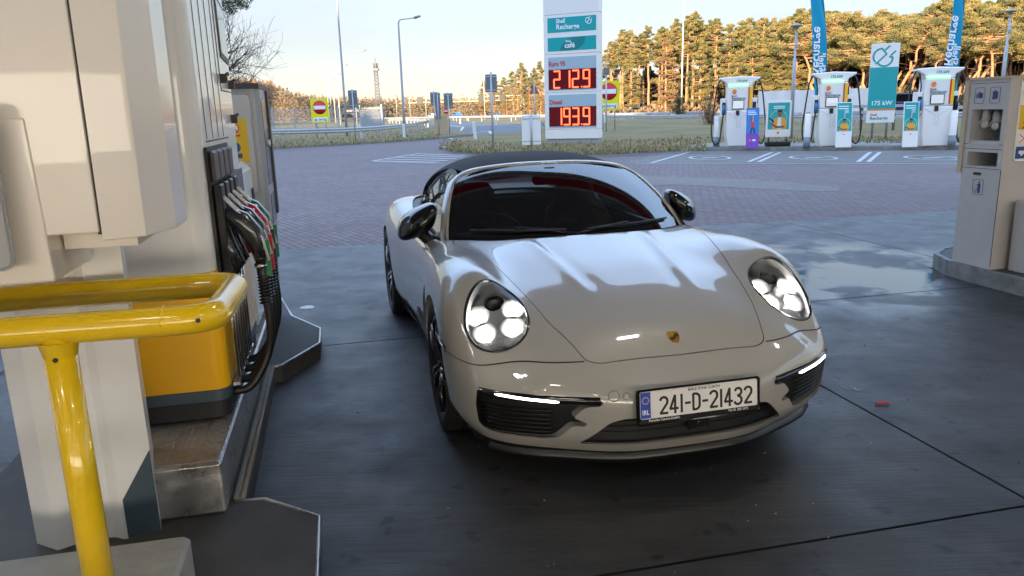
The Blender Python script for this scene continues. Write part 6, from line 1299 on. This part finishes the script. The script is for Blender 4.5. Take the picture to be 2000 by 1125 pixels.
mb.build('poster_lines', WH, o); mb = MB(); mb.lathe([(0, .003), (.045, .003)], M @ Matrix.Translation((.0, .46, 0)), 14); mb.build('small_emblem', ORG, o)
# 175 kW sign
a = G(1702, 272, .1); b = G(1730, 272, .1); Y = (a.y+b.y)/2; sc_ = Y/FPX; o = empty('charging_price_sign', ((a.x+b.x)/2, Y, .1), R(-20), 'tall cream and teal charging sign reading 175 kW on two posts', 'sign'); z0 = D(1716, 240, Y).z-.1; z1 = D(1718, 85, Y).z-.1; hw = .5*49*sc_; H_ = z1-z0
mb = MB()
for x in (-hw*.5, hw*.5): mb.cyl((x, .06, -.1), (x, .06, z1+.05), .045)
mb.build('posts', GALV, o); M = basis((0, 0, 0), (1, 0, 0), (0, 0, 1)); mb = MB(); mb.rprism(0, (z0+z1)/2, -.04, 0, hw*2, H_, .02, 0, M); mb.build('board', PWH, o); mb = MB(); mb.box((-hw*.985, z0+H_*.175, .001), (hw*.985, z0+H_*.705, .004), 0, M); mb.build('teal_field', TEAL, o); mb = MB(); mb.box((-hw*.985, z0+H_*.160, .001), (hw*.985, z0+H_*.178, .006), 0, M); mb.build('orange_line', ORG, o)
mb = MB(); plug(mb, M @ Matrix.Translation((-.02, z0+H_*.845, .004)), hw*1.15, hw*.13); mb.build('plug_emblem', TEAL, o)
text('power_lettering', '175 kW', M @ Matrix.Translation((0, z0+H_*.25, .005)), hw*.46, WH, o, .002, .012); join('brand_lettering', [text('t', 'Shell', M @ Matrix.Translation((-hw*.5, z0+H_*.105, .004)), hw*.26, RED_, None, .001, .008)], RED_, o); join('recharge_lettering', [text('t', 'Recharge', M @ Matrix.Translation((-hw*.12, z0+H_*.06, .004)), hw*.34, TXG, None, .001, .006)], TXG, o)
# feather flags
FLG = mat('flag_cyan', (.0, .30, .46), .7); FLG2 = mat('flag_teal', (.0, .38, .36), .7)
def flag(path, Y, lab, tx, rot):
    base = Vector((D(path[0][0], path[0][1], Y).x, Y, .1)); o = empty('feather_flag', base, 0, lab, 'flag', 'tall cyan feather flags'); L_ = []; 
    cl = catmull(np.array([(x, y, w_) for x, y, w_ in path], float), 8); pts = []
    for x, y, w_ in cl: a = D(x-w_/2, y, Y)-base; b = D(x+w_/2, y, Y)-base; pts.append((a, b))
    mb = MB(); n_ = len(pts); K = 6; vs = []
    for i, (a, b) in enumerate(pts):
        for k in range(K+1): q = a.lerp(b, k/K); q.y += .05*math.sin(k*1.3+i*.35); vs.append(q)
    mb.add(vs, [(i*(K+1)+k, i*(K+1)+k+1, (i+1)*(K+1)+k+1, (i+1)*(K+1)+k) for i in range(n_-1) for k in range(K)], 0, True); mb.build('cloth', FLG, o)
    mb = MB(); mb.tube([Vector((pts[0][1].x, .03, -.1))]+[b+Vector((.01, .03, 0)) for a, b in pts], .022, 0, 6); mb.build('pole', mat('flag_pole', (.05, .15, .2), .4), o)
    for s_, px, py, sz, nm in tx:
        c = D(px, py, Y-.09)-base; dx = Vector((-math.sin(R(rot)), 0, math.cos(R(rot)))); dy = Vector((math.cos(R(rot)), 0, math.sin(R(rot)))); M = Matrix((dx, dy, dx.cross(dy))).transposed().to_4x4(); M.translation = c; text(nm, s_, M, sz, WH, o, .002, .010, 1.0)
    mb = MB(); 
    return o
flag([(1601, 262, 20), (1601, 225, 22), (1602, 170, 24), (1601, 100, 27), (1598, 40, 27), (1594, -20, 22), (1586, -70, 8)], 33, 'tall cyan flag lettered Recharge behind the middle charger', (('Recharge', 1597, 100, .52, 'recharge_lettering'), ('Shell', 1605, 122, .40, 'shell_lettering')), 2)
flag([(1852, 262, 18), (1855, 225, 19), (1860, 150, 22), (1864, 90, 23), (1870, 30, 23), (1877, -30, 18), (1880, -70, 6)], 31, 'tall cyan flag lettered Recharge behind the last charger', (('Recharge', 1860, 80, .50, 'recharge_lettering'), ('Shell', 1866, 108, .38, 'shell_lettering')), -5)
# vehicles on the motorway
def road_car(lab, px, Y, col, L=4.4, W=1.8, H=1.48, rz=0, z=.12):
    o = empty('passing_car', (D(px, 215, Y).x, Y, z), rz, lab, 'car', 'cars on the motorway'); cm_ = mat('motor_paint_'+str(len(MATS)), col, .25, 0, coat=.8); M = basis((0, W/2, 0), (1, 0, 0), (0, 0, 1))
    h = L/2; pr = [(-h, .35), (-h+.1, .25), (h-.1, .25), (h, .4), (h-.03, .72), (h-.9, .90), (-h+.25, .98), (-h, .85)]; mb = MB(); mb.prism(pr, 0, W, 0, M, .06); mb.build('body', cm_, o)
    cb = [(-h+.25, .97), (-h+.65, H-.06), (-h+1.1, H), (.35, H-.02), (.75, H-.14), (h-.95, .89)][::-1]; mb = MB(); mb.prism(cb, .10, W-.10, 0, M, .08); mb.build('cabin_roof', cm_, o)
    wn = [(-h+.45, 1.0), (-h+.78, H-.12), (-h+1.2, H-.09), (.28, H-.11), (h-1.15, .96)][::-1]; mb = MB(); mb.prism(wn, .085, W-.085, 0, M, .01); mb.build('side_windows', GLOSSBLK, o)
    for x in (-h+.8, h-.85):
        for y in (0, 1): mb = MB(); Mw = Matrix.Translation((x, (W/2+.01)*(1 if y else -1)-(.2 if y else -.0), .33)) @ Matrix.Rotation(R(-90), 4, 'X'); mb.lathe([(0, 0), (.2, 0), (.32, .0), (.32, .2), (.2, .2), (0, .2)], Mw, 20); mb.build('wheel', RUB, o)
    return o
road_car('small blue-grey car on the motorway behind the grey sign pole', 965, 210, (.10, .16, .22), rz=R(-65)); road_car('tiny blue car on the motorway left of the sign pole', 893, 235, (.05, .15, .35), rz=R(-65)); road_car('dark blue car on the motorway right of the no entry sign', 1251, 140, (.02, .06, .14), rz=R(-50)); road_car('pale car half hidden by the right no entry sign', 1200, 165, (.3, .4, .45), rz=R(-50)); road_car('large dark blue estate car between the 175 kW sign and the last charger', 1782, 62, (.015, .028, .08), 4.7, 1.85, 1.62, R(-14), .50); road_car('pale car far off by the left lamp row', 845, 245, (.4, .4, .42), rz=R(-65))
road_car('yellow van behind the fenced compound', 683, 200, (.6, .35, .05), 5.0, 1.9, 2.1, 0); 
# pecten-free bench-like barrier with brown posts behind the sign
g_ = D(1669, 240, 40); o = empty('plank_barrier', (g_.x, 40, .1), R(-30), 'low grey plank barrier on brown posts behind the 175 kW sign', 'barrier'); mb = MB(); 
for z in (.55, .85, 1.15): mb.box((-.2, 0, z), (4.6, .04, z+.14))
mb.build('rail', GALV, o)
for x in (.3, 1.8, 3.3, 4.3): mb = MB(); mb.box((x-.06, .04, 0), (x+.06, .14, 1.3)); mb.build('post', mat('post_brown', (.12, .08, .05), .8), o)
# ------------------------------------------------------------------ trees
BARK = mat('pine_bark', (.42, .23, .12), .9, noise=.35, nscale=6); BARKD = mat('dark_bark', (.055, .045, .04), .9, noise=.3)
N1 = mat('needles_olive', (.165, .150, .045), .8); N2 = mat('needles_gold', (.29, .22, .07), .8); N3 = mat('needles_dark', (.075, .085, .030), .8); N4 = mat('leaves_rust', (.26, .14, .07), .85)
def clump(c, r, n_, flat=.5, s0=.06, s1=.155):
    P_ = np.random.randn(n_, 3); P_ /= np.linalg.norm(P_, axis=1)[:, None]; P_ *= (np.random.rand(n_)**.45)[:, None]*r; P_[:, 2] *= flat; P_ += c
    a = np.random.randn(n_, 3); a /= np.linalg.norm(a, axis=1)[:, None]; b = np.cross(a, np.random.randn(n_, 3)); b /= np.linalg.norm(b, axis=1)[:, None]; s_ = np.random.uniform(s0, s1, n_)[:, None]
    V_ = np.zeros((n_*3, 3)); V_[0::3] = P_+a*s_; V_[1::3] = P_-a*s_*.4+b*s_*.35; V_[2::3] = P_-a*s_*.4-b*s_*.35; return V_
def pine(seed, H=14, c0=.45, spread=2.2, lean=0, cl=46, per=210, rust=0, twist=0, dens=1):
    np.random.seed(seed); random.seed(seed); o = empty('pine_tree', (0, 0, 0)); mb = MB()
    tp = [Vector((lean*(k/8)**1.5*H*.3+random.gauss(0, .05+twist)*(k > 0), random.gauss(0, .05+twist)*(k > 0), H*k/8.4)) for k in range(9)]
    mb.tube(tp, [(.24 if not twist else .30)*(1-.09*k)*H/14 for k in range(9)], 0, 7)
    def tr_(z): f_ = min(7.99, z/H*8.4); i = int(f_); return tp[i].lerp(tp[i+1], f_-i)
    CC = []; CCm = []
    for k in range(int(cl)):
        q = (k+random.random())/cl; z = H*(c0+(1-c0)*q*.97); rr = spread*(math.sin(math.pi*min(.97, .25+.74*q)))**.9*random.uniform(.35, 1.15); a = random.random()*6.283; p_ = tr_(min(z, H*.95)); e = p_+Vector((math.cos(a)*rr, math.sin(a)*rr, random.uniform(.0, .6)+(z-p_.z)*.9))
        if rr > .4: mb.tube([p_, p_.lerp(e, .5)+Vector((0, 0, -.08)), e], [.06, .04, .018] if not twist else [.10, .07, .03], 0, 4, False)
        CC.append(np.array(e)); CCm.append((random.uniform(.34, .80)*(1.25-.65*q)*spread/2.2))
    for k in range(7):  # dead stubs
        z = H*random.uniform(.2, c0); a = random.random()*6.28; p_ = tr_(z); mb.tube([p_, p_+Vector((math.cos(a), math.sin(a), .2))*random.uniform(.4, 1.8)], [.03, .01], 0, 4, False)
    mb.build('trunk', BARK, o)
    V_ = []; mi = []
    for c, r_ in zip(CC, CCm):
        n_ = int(per*dens*random.uniform(.6, 1.3)); V_.append(clump(c, r_, n_)); pal = random.choice([[0, 1], [1, 0], [0, 2], [2, 0], [1, 1]]) if not rust else random.choice([[3, 1], [3, 3], [1, 3]]); mi.append(np.where(np.random.rand(n_) < .75, pal[0], pal[1]))
    V_ = np.vstack(V_); mi = np.concatenate(mi); mobj('crown', V_, np.arange(len(V_)).reshape(-1, 3), [N1, N2, N3, N4], o, mi=mi); return o
PV = [pine(11, 14, .55, 1.9, 0, 90), pine(12, 14.5, .60, 2.0, .1, 84), pine(13, 13, .32, 2.3, -.1, 100), pine(14, 15, .64, 1.8, 0, 76), pine(15, 12, .15, 2.3, .05, 110), pine(16, 12.5, .62, 3.2, .9, 80, twist=.35), pine(17, 12, .60, 3.3, -.8, 80, twist=.4), pine(18, 11, .1, 2.0, 0, 90, rust=1)]
used = set(); tree_n = 0
KIND = {0: 'narrow olive pine', 1: 'tall-stemmed pine', 2: 'bushy pine', 3: 'bare-trunked orange pine', 4: 'dense low-branched pine', 5: 'crooked pine leaning right', 6: 'crooked pine leaning left', 7: 'rusty brown tree'}
def plant(v, px, Y, ytop, grp, lab, z=.0):
    """stand a tree of kind v where column px is seen, at distance Y, as tall as the picture row ytop shows"""
    src = PV[v]; o = src if v not in used else dup(src); used.add(v); H0 = {0: 14, 1: 14.5, 2: 13, 3: 15, 4: 12, 5: 12.5, 6: 12, 7: 11}[v]
    p_ = D(px, 210, Y); top = D(px, ytop, Y).z; s_ = (top-z)/H0; o.location = (p_.x, Y, z); o.scale = (s_*random.uniform(.92, 1.08), s_*random.uniform(.92, 1.08), s_); o.rotation_euler = (0, 0, random.uniform(0, 6.28) if v not in (5, 6) else random.uniform(-.4, .4)); o['label'] = lab; o['category'] = 'tree'; o['group'] = grp; return o
random.seed(21)
TOP = [(1172, 100), (1185, 88), (1207, 62), (1230, 60), (1255, 72), (1272, 48), (1300, 52), (1328, 30), (1350, 26), (1375, 36), (1400, 40), (1420, 44), (1440, 42), (1457, 33), (1478, 36), (1500, 38), (1530, 44), (1555, 18), (1575, 14), (1600, 30), (1630, 22), (1660, 16), (1690, 26), (1715, 24), (1740, 20), (1770, 14), (1800, 14), (1830, 16), (1860, 4), (1890, -2), (1920, -8), (1950, -4), (1985, -2), (2030, -6)]
tx = [t[0] for t in TOP]; ty = [t[1] for t in TOP]; i = 0; px = 1168.0; nth = 0
ORDW = lambda x: 'right of the price totem' if x < 1240 else 'left of the tall pale mast' if x < 1328 else 'right of the tall pale mast' if x < 1410 else 'above the first charger' if x < 1480 else 'behind the post-top lamp' if x < 1560 else 'beside the first flag' if x < 1640 else 'above the 175 kW sign' if x < 1760 else 'above the last charger' if x < 1840 else 'beside the last flag' if x < 1910 else 'at the right edge of the photo'
cnt = {}
while px < 2060:
    Y = float(np.interp(px, [1170, 1300, 1500, 1700, 2000], [150, 135, 122, 104, 92])); 
    for row in range(3):
        if row == 2 and (px < 1400 or px > 1590) and random.random() < .65: continue
        x = px+random.uniform(-9, 9)+row*7; yy = float(np.interp(x, tx, ty))+random.uniform(-2, 6)+(0, 8, 26)[row] if row < 2 else float(np.interp(x, tx, ty))+random.uniform(18, 60)
        if x < 1400: v = random.choice((0, 1, 3, 3, 2)) if row else random.choice((3, 1, 3, 0))
        elif x < 1570: v = random.choice((2, 4, 0, 2, 4))
        else: v = random.choice((5, 6, 6, 5))
        if row == 2: v = random.choice((4, 2, 4, 2)) if x < 1570 else random.choice((5, 6, 6, 5)); 
        if row == 2 and x < 1400 and random.random() < .5: v = 7
        Yr = Y+(6, 14, -3)[row]+random.uniform(-3, 3); wd = ORDW(x); key = (v, wd, row); cnt[key] = cnt.get(key, 0)+1
        lab = ('' if cnt[key] == 1 else ('', '', 'second ', 'third ', 'fourth ', 'fifth ', 'sixth ', 'seventh ')[min(7, cnt[key])])+KIND[v]+(' behind the others ' if row == 1 else ' in front ' if row == 2 else ' ')+wd; plant(v, x, Yr, yy, 'pines of the wood on the right', lab)
    px += 21 if px < 1570 else 24
for k, (px, Y, yt, v) in enumerate(((1058, 205, 120, 4), (1045, 210, 134, 0), (1028, 215, 136, 2), (1018, 205, 123, 4), (1003, 220, 140, 2), (985, 225, 151, 4), (968, 230, 153, 2), (948, 230, 158, 4), (990, 190, 172, 7), (1012, 185, 165, 7), (1035, 180, 168, 7), (1056, 175, 165, 7), (965, 195, 180, 7), (940, 205, 185, 7))):
    plant(v, px, Y, yt, 'trees left of the price totem', ['tallest dark pine touching the totem edge', 'slim pine just left of the totem', 'bushy pine two along from the totem', 'pointed dark pine above the warning sign', 'bushy pine above the gantry end', 'dense round pine above the gantry boxes', 'low round pine behind the grey sign back', 'leftmost round pine left of the grey sign back', 'rusty tree above the gantry legs', 'rusty tree right of the gantry legs', 'rusty tree behind the warning sign', 'rusty tree against the totem edge', 'rusty low tree behind the grey sign back', 'leftmost rusty low tree by the gantry'][k])
# bare tree at left with one dark tuft
np.random.seed(4); random.seed(9); bt = empty('bare_tree', (D(384, 240, 40).x, 40, 0), 0, 'bare winter tree with fine twigs and one dark tuft, left of the sky', 'tree'); mb = MB(); tips = []
def branch(p, d, L, r, lv):
    n_ = 5; pts = [p]; q = p.copy(); dd = d.copy()
    for k in range(n_):
        dd = (dd+Vector((random.gauss(0, .16), random.gauss(0, .16), random.gauss(.03, .12)))).normalized(); q = q+dd*L/n_; pts.append(q.copy())
    mb.tube(pts, [max(.005, r*(1-.13*k)) for k in range(n_+1)], 0, 6 if lv < 2 else 4 if lv < 4 else 3, False)
    if lv >= 5: return
    for k in range(3 if lv < 3 else 4):
        i_ = random.randint(2, n_); b = pts[i_]; a = Vector((random.gauss(0, 1), random.gauss(0, 1), random.gauss(.2, .7))).normalized(); nd_ = (dd*1.0+a*.85).normalized(); branch(b, nd_, L*random.uniform(.55, .8), r*.5*(1-.05*i_), lv+1)
branch(Vector((0, 0, 0)), Vector((.05, 0, 1)), 3.0, .20, 0); branch(Vector((.1, 0, 2.6)), Vector((.55, -.1, .85)), 2.6, .13, 1); branch(Vector((.1, 0, 2.9)), Vector((.25, .1, 1)), 3.2, .13, 1); branch(Vector((.15, 0, 2.4)), Vector((1, -.1, .25)), 2.5, .10, 1); branch(Vector((.15, 0, 3.6)), Vector((.8, .1, .6)), 2.0, .09, 2); branch(Vector((.1, 0, 2.7)), Vector((.35, .1, 1)), 3.0, .12, 1); branch(Vector((.2, 0, 2.2)), Vector((1, .1, .12)), 2.2, .08, 2)
for z_, dx_, dz_, L_, in ((3.0, .9, .5, 2.6), (3.6, .7, .8, 2.6), (4.2, .8, .55, 2.3), (2.6, 1, .1, 2.9), (4.8, .5, .8, 2.0), (3.3, 1, .3, 2.4)): branch(Vector((.25, random.uniform(-.2, .2), z_)), Vector((dx_, random.uniform(-.3, .3), dz_)), L_, .06, 3)
mb.build('trunk', BARKD, bt); V_ = np.vstack([clump(np.array((x, y, z)), .40, 260, .6, .04, .10) for x, y, z in [tuple(D(a, b, 40)-bt.location) for a, b in ((440, 6), (458, 4), (474, 10), (450, 20), (482, -4), (465, -14), (440, -16))]]); mobj('crown', V_, np.arange(len(V_)).reshape(-1, 3), N3, bt)
# far woods seen as one mass
WO = mat('far_wood_orange', (.26, .18, .11), .9); WB = mat('far_wood_brown', (.26, .16, .09), .9); WG_ = mat('far_wood_green', (.14, .13, .055), .9)
PX = [420, 450, 500, 530, 552, 575, 600, 640, 700, 760, 800, 860, 900, 950, 1070]; PT_ = [152, 150, 156, 158, 170, 180, 185, 188, 190, 192, 190, 191, 190, 192, 186]; PY_ = [150, 155, 170, 195, 235, 260, 280, 310, 340, 360, 360, 360, 350, 340, 300]
np.random.seed(8)
def fn(n_):
    x = np.random.uniform(420, 1070, n_); Y = np.interp(x, PX, PY_)+np.random.uniform(-14, 14, n_); top = np.interp(x, PX, PT_)+3.5*np.sin(x*.31)*np.sin(x*.077+1)+2.5*np.sin(x*.83+2)+np.abs(np.random.randn(n_))*5; zt = np.array([D(a, b, c).z for a, b, c in zip(x, top, Y)]); xw = np.array([D(a, 200, c).x for a, c in zip(x, Y)]); return np.stack([xw, Y, zt*np.random.rand(n_)**.75], 1)
PXL = 548
def fn_near(n_): q = fn(int(n_*5)); m_ = q[:, 1] < 205; return q[m_][:n_] if m_.sum() >= n_ else np.resize(q[m_], (n_, 3))
Va, Fa, ma = leafcloud(45000, fn_near, .10, .26, 3); Vb, Fb, mb_ = leafcloud(50000, fn, .18, .5, 3); kb = np.repeat(Vb[0::3, 1] > 205, 3); Vb = Vb[kb]; mb_ = mb_[kb[0::3]]
V_ = np.vstack([Va, Vb]); F_ = np.arange(len(V_)).reshape(-1, 3); mi = np.concatenate([ma, mb_]); mi = np.where(V_[0::3, 1] < 200, np.where(np.random.rand(len(mi)) < .55, 0, 1), np.where(np.random.rand(len(mi)) < .5, 1, np.where(np.random.rand(len(mi)) < .5, 0, 2)))
tag(mobj('woodland', V_, F_, [WO, WB, WG_], mi=mi), 'orange-brown winter woods along the far horizon', 'wood', kind='stuff')
# undergrowth in front of the pine wood and bushes
def fn2(n_):
    x = np.random.uniform(1175, 2060, n_); Y = np.interp(x, [1170, 1300, 1500, 1700, 2000], [144, 128, 114, 94, 84])+np.random.uniform(-5, 22, n_); h_ = np.interp(x, [1170, 1380, 1600, 2000], [1.3, 1.7, 2.0, 2.2])*(1+.3*np.sin(x*.11)); xw = np.array([D(a, 200, c).x for a, c in zip(x, Y)]); return np.stack([xw, Y, h_*np.random.rand(n_)**.8], 1)
def fn3(n_):
    x = np.random.uniform(1165, 2090, n_); Y = np.interp(x, [1165, 1300, 1500, 1700, 2090], [182, 166, 150, 130, 112])+np.random.uniform(-6, 8, n_); h_ = np.interp(x, [1165, 1240, 1400, 2090], [7, 8.5, 9.5, 8.5])*(1+.12*np.sin(x*.17)); xw = np.array([D(a, 200, c).x for a, c in zip(x, Y)]); return np.stack([xw, Y, h_*np.random.rand(n_)**.9], 1)
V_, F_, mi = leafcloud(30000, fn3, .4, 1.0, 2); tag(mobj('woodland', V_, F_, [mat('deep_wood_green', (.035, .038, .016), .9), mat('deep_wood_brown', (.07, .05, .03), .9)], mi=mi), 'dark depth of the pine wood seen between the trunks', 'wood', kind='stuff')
V_, F_, mi = leafcloud(22000, fn2, .15, .55, 3); tag(mobj('undergrowth', V_, F_, [N4, WB, N3], mi=mi), 'rusty undergrowth along the foot of the pine wood', 'undergrowth', kind='stuff')
def bush(px, Y, ybase, ytop, w_px, m, lab, n_=1500, z=0):
    s = Y/FPX; b = Vector((D(px, ybase, Y).x, Y, z)); zt = D(px, ytop, Y).z-z; o = empty('bush', b, 0, lab, 'bush', 'bushes behind the chargers'); V_ = []
    for k in range(9): a = random.random()*6.28; rr = random.random()*w_px*s*.33; V_.append(clump(np.array((math.cos(a)*rr, math.sin(a)*rr*.7, zt*random.uniform(.2, .72))), w_px*s*.24, n_//9, zt/(w_px*s)*1.5 if zt < w_px*s else 1, .05, .16))
    V_ = np.vstack(V_); mobj('foliage', V_, np.arange(len(V_)).reshape(-1, 3), m, o); mb = MB()
    for k in range(22): a = random.random()*6.28; r_ = random.random()*w_px*s*.45; mb.tube([(0, 0, 0), (math.cos(a)*r_*.4, math.sin(a)*r_*.4, zt*.5), (math.cos(a)*r_, math.sin(a)*r_, zt*random.uniform(.7, 1.05))], [.03, .02, .008], 0, 3, False)
    mb.build('stem', mat('twig_rust', (.20, .10, .05), .9), o)
random.seed(31)
bush(1385, 62, 238, 184, 70, N4, 'rusty twiggy shrub left of the first charger', 900); bush(1325, 95, 228, 178, 40, N3, 'dark green bush behind the tall pale mast', 1800)
bush(1762, 84, 215, 150, 62, mat('bush_yellowgreen', (.16, .15, .03), .8), 'yellow-green bush above the estate car', 2400); bush(1905, 80, 215, 150, 60, mat('bush_yellowgreen'), 'yellow-green bush left of the far right lamp', 2400); bush(1975, 78, 210, 132, 60, mat('bush_yellowgreen'), 'yellow-green bush above the glove cabinet', 2400)
